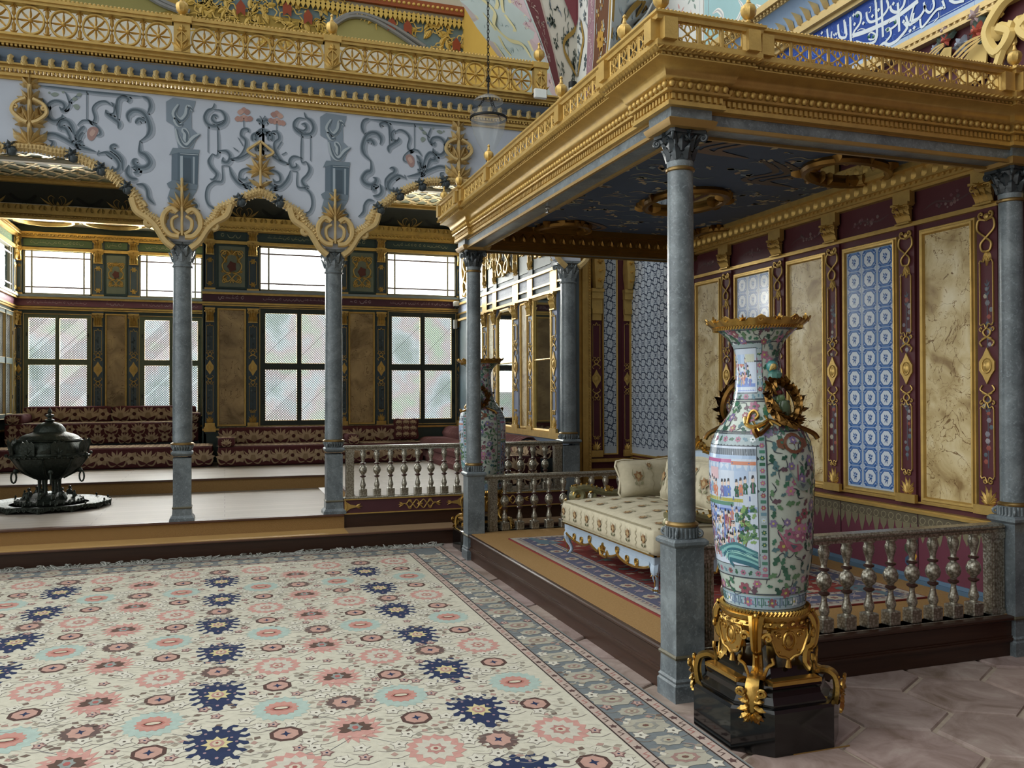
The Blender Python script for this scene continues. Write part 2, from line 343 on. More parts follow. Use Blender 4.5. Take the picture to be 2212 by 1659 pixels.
def beads(mb, pts_a, pts_b, sp, r, n=6, c='#808080', sz=1.0):
    a = Vector(pts_a); b = Vector(pts_b); k = max(1, int((b-a).length/sp))
    for i in range(k): mb.ball(a+(b-a)*((i+.5)/k), r, n, c, sz)
# ================================================================== the setting
XW, XG, YA, YW, YB, YP = 4.70, 3.90, 9.14, 14.5, 16.1, 9.80     # right wall, mirror wall, arcade face, gallery wall, bay wall, pier
PZ, Z1, Z2, Z3 = 0.245, 0.167, 0.318, 0.49                       # throne platform, step, lower and upper gallery floors
CN, CF, CR = (2.283, 3.975), (2.283, 7.93), (4.593, 3.985)       # throne columns
CA = [(-3.11, 9.24), (-0.405, 9.24), (1.104, 9.24), (3.813, 9.24)]
# floor of hexagonal tiles
mb = MB(); mb.m = 1; mb.poly([(-5, -1.5, -.014), (5, -1.5, -.014), (5, 10, -.014), (-5, 10, -.014)]); mb.m = 0
rr = 0.296; f = XY(0)
for j in range(-10, 13):
    for i in range(-16, 5):
        cx = 3.17+.537*(i+(.5 if j % 2 else 0)); cy = 3.50+.465*j
        if not (-4.9 < cx < 4.9 and -1.4 < cy < 9.6): continue
        k = R.uniform(.82, 1.12); c = (k*.95, k*R.uniform(.86, .97), k*R.uniform(.82, .95)); tz = R.uniform(-.002, .002)
        rows = []
        for q, z in ((1.0, -.014), (.985, -.003), (.95, 0.0+tz)):
            rows.append([(cx+rr*q*(1+R.uniform(-.012, .012))*sin(a*pi/3), cy+rr*q*(1+R.uniform(-.012, .012))*cos(a*pi/3), z) for a in range(6)][::-1])
        mb.grid(rows, c, cu=True); mb.poly(rows[2], c)
struct(mb, 'floor', [TERRA, MORTAR], 'floor of large hexagonal terracotta tiles with pale mortar joints', 'floor', smooth=0)
# gallery floor: step, lower floor, upper floor
g = MB(); g.box(-5, 3.84, 8.80, 9.25, 0, Z1-.028); st_ = struct(g, 'trim_1', WOOD, 'long dark wooden step below the gallery, behind the big carpet', 'step')
g = MB(); g.box(-5, 3.84, 8.775, 9.2, Z1-.028, Z1-.006, bev=.006); g.build('step_nosing', WOODT, st_)
g = MB(); g.box(-5, 1.20, 8.79, 9.2, Z1-.006, Z1, '#b08d58'); g.box(1.20, 3.84, 8.79, 9.2, Z1-.006, Z1, '#8d7459'); g.build('step_tread', PAINT, st_)
g = MB(); g.m = 0; g.box(-5, 1.20, 9.13, 11.9, Z1, Z2); g.m = 1; g.box(-5, 1.2, 9.127, 9.3, Z1, Z2-.02)
gl = struct(g, 'floor_gallery_lower', [PLANK, MATTING], 'lower pale boarded gallery floor carrying the bronze brazier', 'floor')
g = MB(); g.box(-5, 1.20, 9.10, 9.2, Z2-.022, Z2+.001, bev=.005); g.build('nosing', WOODT, gl)
g = MB(); g.m = 0; g.box(-5, 1.32, 11.76, 16.2, Z2, Z3); g.box(1.32, 3.9, 9.2, 14.6, Z1, Z3)
g.m = 1; g.box(-5, 1.3, 11.755, 11.8, Z2, Z3-.02); g.box(1.315, 1.36, 9.3, 11.8, Z2, Z3-.02)
gu = struct(g, 'floor_gallery_upper', [PLANK, MATTING], 'upper pale boarded gallery floor in front of the divans', 'floor')
g = MB(); g.box(-5, 1.34, 11.73, 11.79, Z3-.022, Z3+.001); g.box(1.30, 1.34, 9.22, 11.75, Z3-.022, Z3+.001); g.build('nosing', WOODT, gu)
# burgundy fascia under the gallery balustrade
zf0, zf1 = aty(760, 1111, 9.13).z, aty(760, 1078, 9.13).z
g = MB(); g.box(1.20, 3.75, 9.15, 9.22, Z1, zf0); fa = struct(g, 'trim_2', WOOD, 'dark wooden board with burgundy fascia under the gallery balustrade', 'fascia')
g = MB(); g.box(1.20, 3.75, 9.14, 9.22, zf0, zf1, '#4a2a30'); g.build('burgundy_panel', PAINT, fa)
g = MB()
for z in (zf0, zf1-.012): g.box(1.20, 3.75, 9.128, 9.15, z, z+.012)
fr = XZ(9.139); zc = (zf0+zf1)/2
def fascia_orn(mb, fr, u, v, s):
    for mx in (1, -1):
        q = Sub(fr, u, v, s, 0, mx)
        stem(mb, q, [(0, .02), (.3, .35), (.6, 0), (.9, -.3), (1.2, .05), (1.7, 0)], .05, .03); stem(mb, q, [(0, -.02), (.3, -.35), (.6, 0), (.9, .3), (1.2, -.05)], .05, .03)
        for a in (.5, -.5, 0): leaf(mb, q, 1.4, 0, a, .45, .14, .06)
        vol(mb, q, .85, .25, .16, 0, 1.2, .03, .035); vol(mb, q, .85, -.25, .16, 0, -1.2, .03, .035)
    rosette(mb, fr if False else Sub(fr, u, v, s), 0, 0, .28, .08)
fascia_orn(g, fr, 2.02, zc, .13); fascia_orn(g, fr, 3.05, zc, .13)
for u, mx in ((1.205, 1), (2.50, -1)):
    q = Sub(fr, u, zc, 1, 0, mx)
    g.prism(q, [(0, -.075), (0, .075), (.02, .05), (.06, .022), (.13, .008), (.19, 0), (.13, -.008), (.06, -.022), (.02, -.05)], 0, .006)
    for a in (.45, 0, -.45): leaf(g, q, .12, 0, a, .06, .02, .01)
    stem(g, q, [(.01, -.05), (.02, 0), (.01, .05)], .005, .008)
g.build('gilt_ornament', GOLD, fa)
# ------------------------------------------------------------------ palettes
G1, DKG, PUR, BLU = '#3c4b4a', '#2f4243', '#4f2c3a', '#46596b'
CREAM, GREY, SLATE = '#b6b39f', '#8e9aa2', '#5c6a73'
def script(mb, fr, u0, u1, v, s, c, h=.002, rnd=None):                     # cursive writing: strokes, bowls and dots along a line
    rr_ = rnd or random.Random(int(u0*1000)+5); u = u0
    while u < u1-s:
        w = s*rr_.uniform(.6, 1.5); k = rr_.random()
        if k < .45: mb.ribbon(fr, [(u, v+.3*s), (u+.25*w, v-.25*s), (u+.7*w, v-.3*s), (u+w, v+.25*s)], s*.13, h, c, 3)
        elif k < .7: mb.ribbon(fr, [(u, v), (u+.5*w, v+.05*s), (u+w, v-.05*s)], s*.14, h, c, 2); mb.ribbon(fr, [(u+.3*w, v), (u+.36*w, v+.75*s)], s*.12, h, c, 0)
        else: mb.ribbon(fr, spiral(u+.4*w, v+.1*s, .35*s, .2*s, .5, 1.0, 8), s*.11, h, c, 2)
        if rr_.random() < .5: mb.flat(fr, [(u+.4*w, v+.6*s), (u+.5*w, v+.68*s), (u+.6*w, v+.6*s), (u+.5*w, v+.52*s)], h, c)
        u += w*1.05
def pil_orn(mb, fr, u, v0, v1, w, c='#c8a04a', medal=True, lower=True):     # gilt relief of a tall pilaster: knots, medallion, leaf base, line frames
    h = v1-v0; n = .012*w/.2+.003
    m = v0+h*.55; kn = w*.9
    def knot(v, fl=1):
        for mx in (1, -1):
            q = Sub(fr, u, v, kn, 0, mx)
            P = [(.30, -.5), (.42, -.25), (-.12, .05), (-.22, .28), (0, .42), (.22, .28), (.1, .05), (-.3, -.1)]
            stem(mb, q, [(a, b*fl) for a, b in P], .045, .05, c, 4, 5)
            vol(mb, q, .34, .42*fl, .13, -pi/2 if fl > 0 else pi/2, .8*fl, .05, .04, c)
    if medal:
        mb.prism(fr, [(u, m-.85*w), (u+.22*w, m-.45*w), (u+.42*w, m-.2*w), (u+.42*w, m+.2*w), (u+.22*w, m+.45*w), (u, m+.85*w), (u-.22*w, m+.45*w), (u-.42*w, m+.2*w), (u-.42*w, m-.2*w), (u-.22*w, m-.45*w)], 0, n, c)
        stem(mb, fr, [(u+.26*w*cos(a*pi/6), m+.34*w*sin(a*pi/6)) for a in range(12)], .035*w, n*1.2, c, 0, 5, closed=True)
        dome(mb, fr, u, m, .22*w, n*1.9, '#8d8467', 8, 1.3)
        knot(m+1.35*w, 1); knot(m-1.35*w, -1)
    top = v1-(.15 if not medal else 1.9*w); segs = [(m+2.0*w, v1-.5*w), (v0+1.35*w, m-2.0*w)] if medal else [(v0+.5*w, v1-.5*w)]
    for a, b in segs:
        if b-a < w: continue
        for sx in (-1, 1): mb.fbox(fr, u+sx*.36*w-.018*w, u+sx*.36*w+.018*w, a, b, 0, n, c)
        for e, d in ((a, -1), (b, 1)):
            stem(mb, fr, [(u-.36*w, e), (u-.3*w, e+.12*w*d), (u-.12*w, e+.05*w*d), (u, e+.3*w*d), (u+.12*w, e+.05*w*d), (u+.3*w, e+.12*w*d), (u+.36*w, e)], .03*w, n, c, 3, 5)
    if lower:
        for mx in (1, -1):
            q = Sub(fr, u, v0, w, 0, mx)
            for a, l in ((pi/2, .95), (1.15, .8), (.8, .62), (.45, .45)): leaf(mb, q, .04, .05, a, l*.9, .2, .08, c, bend=-.25, lobes=3)
        vol(mb, Sub(fr, u, v0+1.12*w, w), .16, 0, .13, pi, 1.0, .05, .035, c); vol(mb, Sub(fr, u, v0+1.12*w, w, 0, -1), .16, 0, .13, pi, 1.0, .05, .035, c)
def capital_flat(mb, fr, u, v0, v1, w, d, c='#b8893a'):                    # a pilaster capital: bell, two rows of leaves, volutes, abacus
    h = v1-v0; mb.fbox(fr, u-.34*w, u+.34*w, v0, v1, 0, d*.35, c); mb.fbox(fr, u-.52*w, u+.52*w, v1-.11*h, v1, 0, d*1.1, c); mb.fbox(fr, u-.46*w, u+.46*w, v1-.17*h, v1-.11*h, 0, d*.8, c); mb.fbox(fr, u-.42*w, u+.42*w, v0, v0+.07*h, 0, d*.7, c)
    for vv, nn, ll, hh_ in ((v0+.06*h, 4, .46, .35), (v0+.36*h, 3, .44, .45)):
        for i in range(nn):
            x = u+w*.82*((i+.5)/nn-.5); leaf(mb, fr, x, vv, pi/2, ll*h, w*.24, d*.35, c, n=6, curl=d*.75, h0=d*hh_, lobes=2)
    for sx in (-1, 1): vol(mb, Sub(fr, u+sx*.36*w, v1-.28*h, w, 0, sx), 0, 0, .13, pi/2, -1.2, d/w*.85, .05, c)
    rosette(mb, fr, u, v1-.12*h, w*.13, d*1.25, c, n=5)
# ------------------------------------------------------------------ gallery back wall and bay: windows, pilasters, panels
GP = dict(bot=.49, fr0=1.06, fr1=2.985, pur0=3.077, pur1=3.19, uw0=3.27, uw1=3.994, gr0=4.067, gr1=4.21, top=4.30)
LAT = [0]
def lattice(name, fr, u0, u1, v0, v1, sp, w, parent):                      # a fine diagonal wire screen
    g = MB(); L_ = (u1-u0); H_ = (v1-v0); k = -H_
    while k < L_:
        for s_, h in ((1, 0), (-1, .003)):
            a0 = max(0, k); a1 = min(L_, k+H_); b0 = a0-k; b1 = a1-k
            if a1-a0 > .004:
                A, B = ((u0+a0, v0+b0), (u0+a1, v0+b1)) if s_ == 1 else ((u0+a0, v1-b0), (u0+a1, v1-b1))
                t = w*.7
                g.poly([fr(A[0]-t, A[1]+t*s_, h), fr(A[0]+t, A[1]-t*s_, h), fr(B[0]+t, B[1]-t*s_, h), fr(B[0]-t, B[1]+t*s_, h)], '#9b978c')
        k += sp*1.414
    return g.build(name, PAINT, parent, 0)
WN = [0]
def casement(fr, u0, u1, v0, v1, pu, pv, colr, lab, gold=True):            # four lattice panes in a moulded frame
    WN[0] += 1; g = MB()
    us = [u0]+list(pu)+[u1]; vs = [v0]+list(pv)+[v1]
    for a, b in ((u0, pu[0]), (pu[1], pu[2]), (pu[3], u1)): g.fbox(fr, a, b, v0, v1, -.05, .03, colr)
    for a, b in ((v0, pv[0]), (pv[1], pv[2]), (pv[3], v1)): g.fbox(fr, u0, u1, a, b, -.05, .0295, colr)
    g.fbox(fr, (pu[1]+pu[2])/2-.012, (pu[1]+pu[2])/2+.012, v0, v1, .03, .042, colr)
    w_ = struct(g, 'window_%d' % WN[0], PAINT, lab, 'window', smooth=0)
    g = MB()
    for a, b in ((pu[0], pu[1]), (pu[2], pu[3])):
        for c, d in ((pv[0], pv[1]), (pv[2], pv[3])): frame_rect(g, fr, a-.012, b+.012, c-.012, d+.012, .014, .036)
    frame_rect(g, fr, u0-.01, u1+.01, v0-.01, v1+.01, .02, .045); g.build('gilt_bead', GOLDL, w_)
    for a, b in ((pu[0], pu[1]), (pu[2], pu[3])):
        for c, d in ((pv[0], pv[1]), (pv[2], pv[3])):
            g = MB(); g.poly([fr(a, c, 0), fr(b, c, 0), fr(b, d, 0), fr(a, d, 0)]); p = g.build('pane', DIM, w_, 0)
            lattice('lattice_screen', fr, a, b, c, d, .0285, .0042, p)
    g = MB()
    for q in (.2, .8):
        for x in (u0+.05, u1-.05): g.fbox(fr, x-.008, x+.008, v0+(v1-v0)*q-.03, v0+(v1-v0)*q+.03, .03, .045)
    g.build('hinge', IRON, w_); return w_
def clerestory(fr, u0, u1, v0, v1, lab):
    WN[0] += 1; g = MB(); c = '#7d7763'; t = .03
    g.fbox(fr, u0, u0+t, v0, v1, -.05, .02, c); g.fbox(fr, u1-t, u1, v0, v1, -.05, .02, c); g.fbox(fr, u0, u1, v0, v0+t, -.05, .02, c); g.fbox(fr, u0, u1, v1-t, v1, -.05, .02, c)
    w_ = struct(g, 'window_%d' % WN[0], PAINT, lab, 'window', smooth=0)
    g = MB(); g.poly([fr(u0, v0, 0), fr(u1, v0, 0), fr(u1, v1, 0), fr(u0, v1, 0)]); g.build('pane', PANE, w_, 0)
    g = MB(); L_ = u1-u0; H_ = v1-v0
    for x in (u0+.12*L_, u1-.12*L_): g.fbox(fr, x-.013, x+.013, v0, v1, -.006, .012, c)
    for y in (v0+.17*H_, v1-.17*H_): g.fbox(fr, u0, u1, y-.012, y+.012, -.006, .0115, '#6f5f62')
    g.build('glazing_bar', PAINT, w_, 0); return w_
def bay_wall(name, fr, u0, u1, holes, lab, zbot=.3, ztop=4.45):            # boards between window openings
    g = MB(); us = sorted({u0, u1, *[x for h in holes for x in h[:2]]})
    for a, b in zip(us, us[1:]):
        op = sorted([(h[2], h[3]) for h in holes if h[0] <= a+1e-6 and h[1] >= b-1e-6]); z = zbot
        for p, q in op: g.fbox(fr, a, b, z, p, -.10, 0, G1); z = q
        g.fbox(fr, a, b, z, ztop, -.10, 0, G1)
    return struct(g, name, PAINT, lab, 'wall', smooth=0)
def gallery_pilaster(wall, fr, u, w, dk, base=True, c='#b8893a'):
    g = MB(); g.fbox(fr, u-w/2, u+w/2, .95, 3.05, 0, .022, dk); g.fbox(fr, u-w/2, u+w/2, 3.19, 4.21, 0, .022, dk)
    p = g.build('pilaster', PAINT, wall, 0); q = Fr(fr(0, 0, .022), fr.U, fr.V); g = MB()
    pil_orn(g, q, u, 1.12 if base else 1.2, 2.74, w*.92); pil_orn(g, q, u, 3.30, 3.80, w*.9, medal=False, lower=False)
    for zz in (3.36, 3.74): rosette(g, q, u, zz, w*.3, .012)
    capital_flat(g, q, u, 2.74, 2.97, w*1.02, .05); capital_flat(g, q, u, 3.82, 4.06, w*1.02, .05); capital_flat(g, q, u, 4.06, 4.24, w*.98, .05)
    g.fbox(q, u-w*.6, u+w*.6, .98, 1.06, 0, .03); g.fbox(q, u-w*.5, u+w*.5, 1.06, 1.12, 0, .02); g.fbox(q, u-w*.55, u+w*.55, 3.24, 3.29, 0, .03)
    g.build('gilt_relief', GOLD, p)
    g = MB()
    for k in range(9):                                                     # painted trailing flowers
        v = 1.35+k*.145
        if 1.85 < v < 2.3: continue
        for j in range(3): dome(g, q, u+R.uniform(-.2, .2)*w, v+R.uniform(-.03, .03), w*.1, .003, R.choice(['#27343a', '#2b2f36', '#5c6566', '#3a464c']), 6)
        g.fbox(q, u-.006, u+.006, v-.06, v+.06, 0, .002, '#27343a')
    g.build('painted_flowers', PAINT, p)
def marble_panel(wall, fr, u0, u1, v0, v1, m, w=.035):
    g = MB(); g.fbox(fr, u0+w*.5, u1-w*.5, v0+w*.5, v1-w*.5, 0, .008); p = g.build('marble_panel', m, wall, 0)
    g = MB(); frame_rect(g, fr, u0, u1, v0, v1, w, .03); g.build('gilt_frame', GOLD, p); return p
def panel_cartouche(wall, fr, u0, u1, v0, v1):                             # square gilt relief panel between clerestory windows
    g = MB(); g.fbox(fr, u0, u1, v0, v1, 0, .015, DKG); g.fbox(fr, u0+.03, u1-.03, v0+.03, v1-.03, .015, .019, '#6d7568')
    p = g.build('relief_panel', PAINT, wall, 0); q = Fr(fr(0, 0, .019), fr.U, fr.V); g = MB(); u = (u0+u1)/2; v = (v0+v1)/2; w = (u1-u0)*.5
    for mx in (1, -1):
        s = Sub(q, u, v, w, 0, mx)
        stem(g, s, [(0, -.85), (.35, -1.1), (.6, -.8), (.3, -.55), (.05, -.8), (-.1, -1.15)], .045, .06); stem(g, s, [(.1, -.5), (.5, -.35), (.65, .1), (.45, .45), (.7, .8), (.35, 1.1), (.1, .9)], .05, .06)
        vol(g, s, .55, .95, .2, 0, 1.3, .06, .05); vol(g, s, .5, -1.05, .18, pi, -1.3, .06, .05)
        for a, x, y in ((.6, .35, .3), (1.4, .4, .45), (-.5, .4, -.3), (2.2, .3, -.55), (1.2, .25, .75), (-1.0, .35, -.7)): leaf(g, s, x, y, a, .38, .2, .1, bend=.8, lobes=2)
    palmette(g, Sub(q, u, v+.85*w, w*.5), 0, 0, .9, .1); g.build('gilt_relief', GOLD, p)
    g = MB(); g.prism(q, [(u+.28*w*cos(a*pi/5)*(1.2 if a % 2 else .9), v+.34*w*sin(a*pi/5)*(1.2 if a % 2 else .9)) for a in range(10)], 0, .02, '#5a2f2a'); g.build('red_medallion', PAINT, p)
def wall_bands(wall, fr, u0, u1, gcol, pcol, pieces, bright='#b9b6a4'):
    g = MB(); g.fbox(fr, u0, u1, 3.077, 3.19, 0, .012, pcol); g.build('purple_band', PAINT, wall, 0)
    g = MB()
    for a, b, ch in pieces: g.fbox(fr, a, b, 4.08, 4.20, 0, .012, gcol)
    bd = g.build('green_band', PAINT, wall, 0)
    g = MB(); q = Fr(fr(0, 0, .012), fr.U, fr.V)
    for a, b, ch in pieces:
        s = .06; script(g, q, a+.1*(b-a), b-.1*(b-a), 4.14, s if b-a > .6 else .085, '#8f9274'); script(g, q, a+.05*(b-a), b-.05*(b-a), 3.133, s*.8 if b-a > .6 else .07, '#a8949a')
    g.build('inscription', PAINT, wall, 0)
    g = MB()
    for z, t, d in ((3.035, .03, .04), (3.005, .022, .03), (3.19, .035, .045), (4.005, .05, .05), (4.21, .03, .05), (4.24, .03, .08), (4.27, .035, .11), (1.0, .03, .03)): g.fbox(fr, u0, u1, z, z+t, 0, d)
    for i in range(int((u1-u0)/.06)): g.ball(fr(u0+.03+i*.06, 4.262, .10), .02, 6)
    g.build('gilt_moulding', GOLD, wall)
    g = MB(); g.fbox(fr, u0, u1, 3.225, 3.262, 0, .06, '#7f8a90'); g.build('sill', PAINT, wall, 0)
fb = XZ(YW)
wb = bay_wall('wall_back', fb, -.34, 3.97, [(.542, 1.80, 1.06, 2.985), (2.649, 3.844, 1.06, 2.985), (.53, 1.81, 3.265, 4.0), (2.62, 3.85, 3.265, 4.0)], 'dark green gallery back wall with gilt pilasters and two tall windows')
casement(fb, .542, 1.80, 1.06, 2.985, (.63, 1.131, 1.205, 1.71), (1.15, 1.98, 2.09, 2.90), '#2c3533', 'lattice casement window behind the second gallery column')
casement(fb, 2.649, 3.844, 1.06, 2.985, (2.713, 3.206, 3.288, 3.76), (1.15, 1.98, 2.09, 2.90), '#2c3533', 'lattice casement window at the right end of the gallery back wall')
clerestory(fb, .53, 1.81, 3.265, 4.0, 'bright upper window above the casement behind the second gallery column'); clerestory(fb, 2.62, 3.85, 3.265, 4.0, 'bright upper window nearest the throne canopy')
for u, w in ((-.225, .15), (.435, .17), (1.905, .12), (2.53, .165), (3.91, .1)): gallery_pilaster(wb, fb, u, w, '#3a4852')
marble_panel(wb, fb, -.115, .333, 1.06, 2.97, ONYXD); marble_panel(wb, fb, 1.975, 2.427, 1.06, 2.97, ONYXD)
panel_cartouche(wb, fb, -.12, .34, 3.285, 4.0); panel_cartouche(wb, fb, 1.98, 2.43, 3.285, 4.0)
wall_bands(wb, fb, -.34, 3.97, DKG, PUR, [(-.12, .34, 1), (.53, 1.81, 0), (1.98, 2.43, 1), (2.62, 3.85, 0)])
fy = XZ(YB); BG = '#5a6350'
wy = bay_wall('wall_bay', fy, -3.35, -.30, [(-3.185, -2.156, 1.2, 2.94), (-1.406, -.377, 1.2, 2.94), (-3.19, -2.15, 3.262, 4.02), (-1.41, -.37, 3.262, 4.02)], 'sunlit back wall of the gallery bay with gilt pilasters and green bands')
casement(fy, -3.185, -2.156, 1.2, 2.94, (-3.109, -2.707, -2.644, -2.227), (1.28, 2.08, 2.18, 2.87), BG, 'lattice casement window left in the back wall of the bay')
casement(fy, -1.406, -.377, 1.2, 2.94, (-1.317, -.919, -.851, -.454), (1.28, 2.08, 2.18, 2.87), BG, 'lattice casement window of the bay behind the first gallery column')
clerestory(fy, -3.19, -2.15, 3.262, 4.02, 'bright upper window left in the back wall of the bay'); clerestory(fy, -1.41, -.37, 3.262, 4.02, 'bright upper window of the bay behind the first gallery column')
for u, w in ((-3.255, .1), (-2.055, .17), (-1.495, .17), (-.335, .07)): gallery_pilaster(wy, fy, u, w, '#4a5964')
marble_panel(wy, fy, -1.95, -1.60, 1.2, 2.97, ONYXD); panel_cartouche(wy, fy, -1.955, -1.597, 3.285, 4.0)
wall_bands(wy, fy, -3.35, -.30, '#52694c', '#6d4452', [(-3.19, -2.15, 0), (-1.955, -1.597, 1), (-1.41, -.37, 0)])
fl = Fr((-3.31, 16.1, 0), (0, 1, 0), (0, 0, 1))
wl = bay_wall('wall_bay_left', fl, -1.7, 0, [(-1.3, -.3, 1.2, 2.94), (-1.3, -.3, 3.262, 4.02)], 'left side wall of the gallery bay at the picture edge')
casement(fl, -1.3, -.3, 1.2, 2.94, (-1.23, -.83, -.77, -.37), (1.28, 2.08, 2.18, 2.87), '#56625c', 'casement window in the left side wall of the bay'); clerestory(fl, -1.3, -.3, 3.262, 4.02, 'bright upper window in the left side wall of the bay')
gallery_pilaster(wl, fl, -.15, .16, '#4a5964'); wall_bands(wl, fl, -1.7, 0, '#52694c', '#6d4452', [(-1.3, -.3, 0)])
g = MB(); g.fbox(Fr((-.30, 14.5, 0), (0, 1, 0), (0, 0, 1)), 0, 1.7, .3, 4.45, -.02, .02, G1); struct(g, 'wall_bay_right', PAINT, 'right side wall of the gallery bay', 'wall')

g = MB(); g.box(-6.5, 4.9, -3.3, -3.1, 0, 7.5, '#6d6459'); struct(g, 'wall_front', MATTE, 'plain unseen hall wall behind the viewer, added to block light', 'wall', smooth=0)  # unseen wall added to block sky light from behind

g = MB(); g.box(-5.0, -4.9, 9.30, 14.6, 0, 4.8, '#4d5a58'); g.box(-4.9, -3.35, 14.5, 14.6, 0, 4.8, G1); struct(g, 'wall_left_gallery', PAINT, 'plain left end wall of the gallery outside the picture', 'wall', smooth=0)
# ------------------------------------------------------------------ gallery cove, ceilings
g = MB(); prof = [(0, 4.437), (.05, 4.46), (.2, 4.60), (.42, 4.70), (.42, 4.80), (0, 4.80)]
g.grid([[(x, YW-o, z) for o, z in prof] for x in (-3.7, 3.97)], '#2c302b'); cv = struct(g, 'trim_3', PAINT, 'dark painted cove with garlands along the top of the gallery back wall', 'cove')
g = MB()
for z0, z1, d in ((4.22, 4.26, .10), (4.26, 4.30, .06), (4.30, 4.36, .12), (4.36, 4.44, .09)): g.box(-3.7, 3.97, YW-d, YW-.0, z0, z1)
g.box(-3.7, 3.97, YW-.48, YW-.40, 4.69, 4.75); g.box(-3.7, 3.97, YW-.55, YW-.46, 4.73, 4.79)
for i in range(150): g.ball((-3.65+i*.05, YW-.105, 4.278), .017, 6)
for i in range(95): q = XZ(YW-.093); leaf(g, q, -3.6+i*.08, 4.365, pi/2-.3*(-1)**i, .075, .05, .015, n=4)
g.build('gilt_moulding', GOLD, cv)
fc = Fr((0, YW-.125, 4.53), (1, 0, 0), (0, -.75, .62)); g = MB()
for i in range(9):
    x = -3.3+i*.9; q = Fr(fc(0, 0, .012), fc.U, fc.V)
    for mx in (1, -1):
        s = Sub(q, x, -.05, .24, 0, mx); g.ribbon(s, [(0, -.35), (.35, -.1), (.5, .3), (.3, .55), (.1, .35)], .05, .002, '#8f7642'); g.ribbon(s, [(.05, -.3), (.25, 0), (.2, .4)], .04, .003, '#7d6537')
        leaf(g, s, .25, -.3, .5, .95, .16, .02, '#8f7642', bend=.5, lobes=4); g.ribbon(s, [(1.15, .45), (1.5, .1), (1.87, -.05)], .16, .002, '#161a1a', taper=False)
        for k in range(4): g.ribbon(s, [(1.3+.15*k, .3-.09*k), (1.32+.15*k, .0-.09*k)], .05, .003, '#1b1f1e', 0)
    leaf(g, Sub(q, x, -.14, .24), 0, 0, pi/2, .5, .2, .08, '#a58a4c')
g.build('painted_garland', PAINT, cv)
g = MB(); g.box(-5, 3.97, 9.34, 14.2, 4.75, 4.80, '#74795c'); gc = struct(g, 'ceiling_gallery', PAINT, 'gallery ceiling of gilt openwork over green, seen through the arches', 'ceiling')
g = MB(); q = Fr((0, 0, 4.745), (1, 0, 0), (0, -1, 0)); rg = random.Random(3)
for i in range(30):
    for j in range(20):
        x = -4.4+i*.28+(.14 if j % 2 else 0); y = -(9.6+j*.23)
        g.ribbon(q, [(x-.15, y), (x-.07, y+.09), (x, y+.02), (x+.07, y-.09), (x+.15, y)], .035, .008, '#c9b26a', 3, False)
        g.ribbon(q, [(x, y-.11), (x+.08, y-.02), (x-.04, y+.05), (x+.02, y+.12)], .03, .01, '#d6c27c', 3, False)
        if (i+j) % 2: leaf(g, q, x, y, rg.uniform(0, 6), .12, .08, .02, '#b89b50', n=4)
g.build('gilt_openwork', GOLDL, gc)
g = MB(); g.box(-3.5, -.2, 14.45, 16.25, 4.43, 4.48, '#cfc9b4'); bc = struct(g, 'ceiling_bay', PAINT, 'pale ceiling of the gallery bay with gilt ovals', 'ceiling')
q = Fr((0, 0, 4.43), (1, 0, 0), (0, -1, 0)); g = MB(); rg = random.Random(9)
for x in (-2.75, -1.75, -.75):
    stem(g, q, [(x+.42*cos(a*pi/8), -15.35+.42*sin(a*pi/8)) for a in range(16)], .045, .03, closed=True, k=2)
    for a in range(24): leaf(g, q, x+.42*cos(a*pi/12), -15.35+.42*sin(a*pi/12), a*pi/12+rg.uniform(-.6, .6), .13, .07, .05, n=4)
g.build('gilt_oval', GOLD, bc)
# ------------------------------------------------------------------ mirror wall on the right of the gallery
fm = YZ(XG); g = MB(); g.fbox(fm, -14.6, -9.30, .3, 4.8, -.08, 0, '#5b6b74'); wm = struct(g, 'wall_right_gallery', PAINT, 'right gallery wall with tall mirrors between gilt pilasters', 'wall')
def yu(px): return -atx(px, 800, XG).y
g = MB()
for a, b, c in ((1.02, 1.10, .05), (2.84, 2.875, .05), (2.955, 2.98, .03), (3.115, 3.15, .05), (4.2, 4.3, .09)): g.fbox(fm, -14.5, -9.36, a, b, 0, c)
g.build('gilt_moulding', GOLD, wm)
g = MB(); g.fbox(fm, -14.5, -9.36, 2.98, 3.115, 0, .012, '#a9b2c4'); g.fbox(fm, -14.5, -9.36, .96, 1.02, 0, .03, '#6f7f95'); bp = g.build('pale_blue_band', PAINT, wm)
g = MB(); q = Fr(fm(0, 0, .012), fm.U, fm.V); script(g, q, -14.3, -9.5, 3.045, .05, '#7f8aa5'); g.build('inscription', PAINT, wm)
for pa, pb in ((1047, 1055), (1069, 1076), (1113, 1123), (1145, 1154), (1195, 1207)):
    u = (yu(pa)+yu(pb))/2; w = yu(pb)-yu(pa); g = MB(); g.fbox(fm, u-w/2, u+w/2, 1.1, 2.84, 0, .022, '#7d8aa6'); g.fbox(fm, u-w/2, u+w/2, 3.15, 4.2, 0, .022, '#2d3a38')
    p = g.build('pilaster', PAINT, wm, 0); q = Fr(fm(0, 0, .022), fm.U, fm.V); g = MB(); pil_orn(g, q, u, 1.14, 2.62, w*.95); capital_flat(g, q, u, 2.62, 2.84, w*1.05, .05)
    g.fbox(q, u-w*.6, u+w*.6, 1.08, 1.15, 0, .03); g.fbox(q, u-w*.6, u+w*.6, 2.84, 3.15, 0, .012); pil_orn(g, q, u, 3.2, 4.15, w*1.2, medal=False, lower=False)
    for k in range(5): palmette(g, q, u, 3.25+.18*k, .16, .03, n=5)
    g.build('gilt_relief', GOLD, p)
for pa, pb in ((1055, 1070), (1126, 1143)): marble_panel(wm, fm, yu(pa), yu(pb), 1.10, 2.83, ONYX, .04)
WN_M = 0
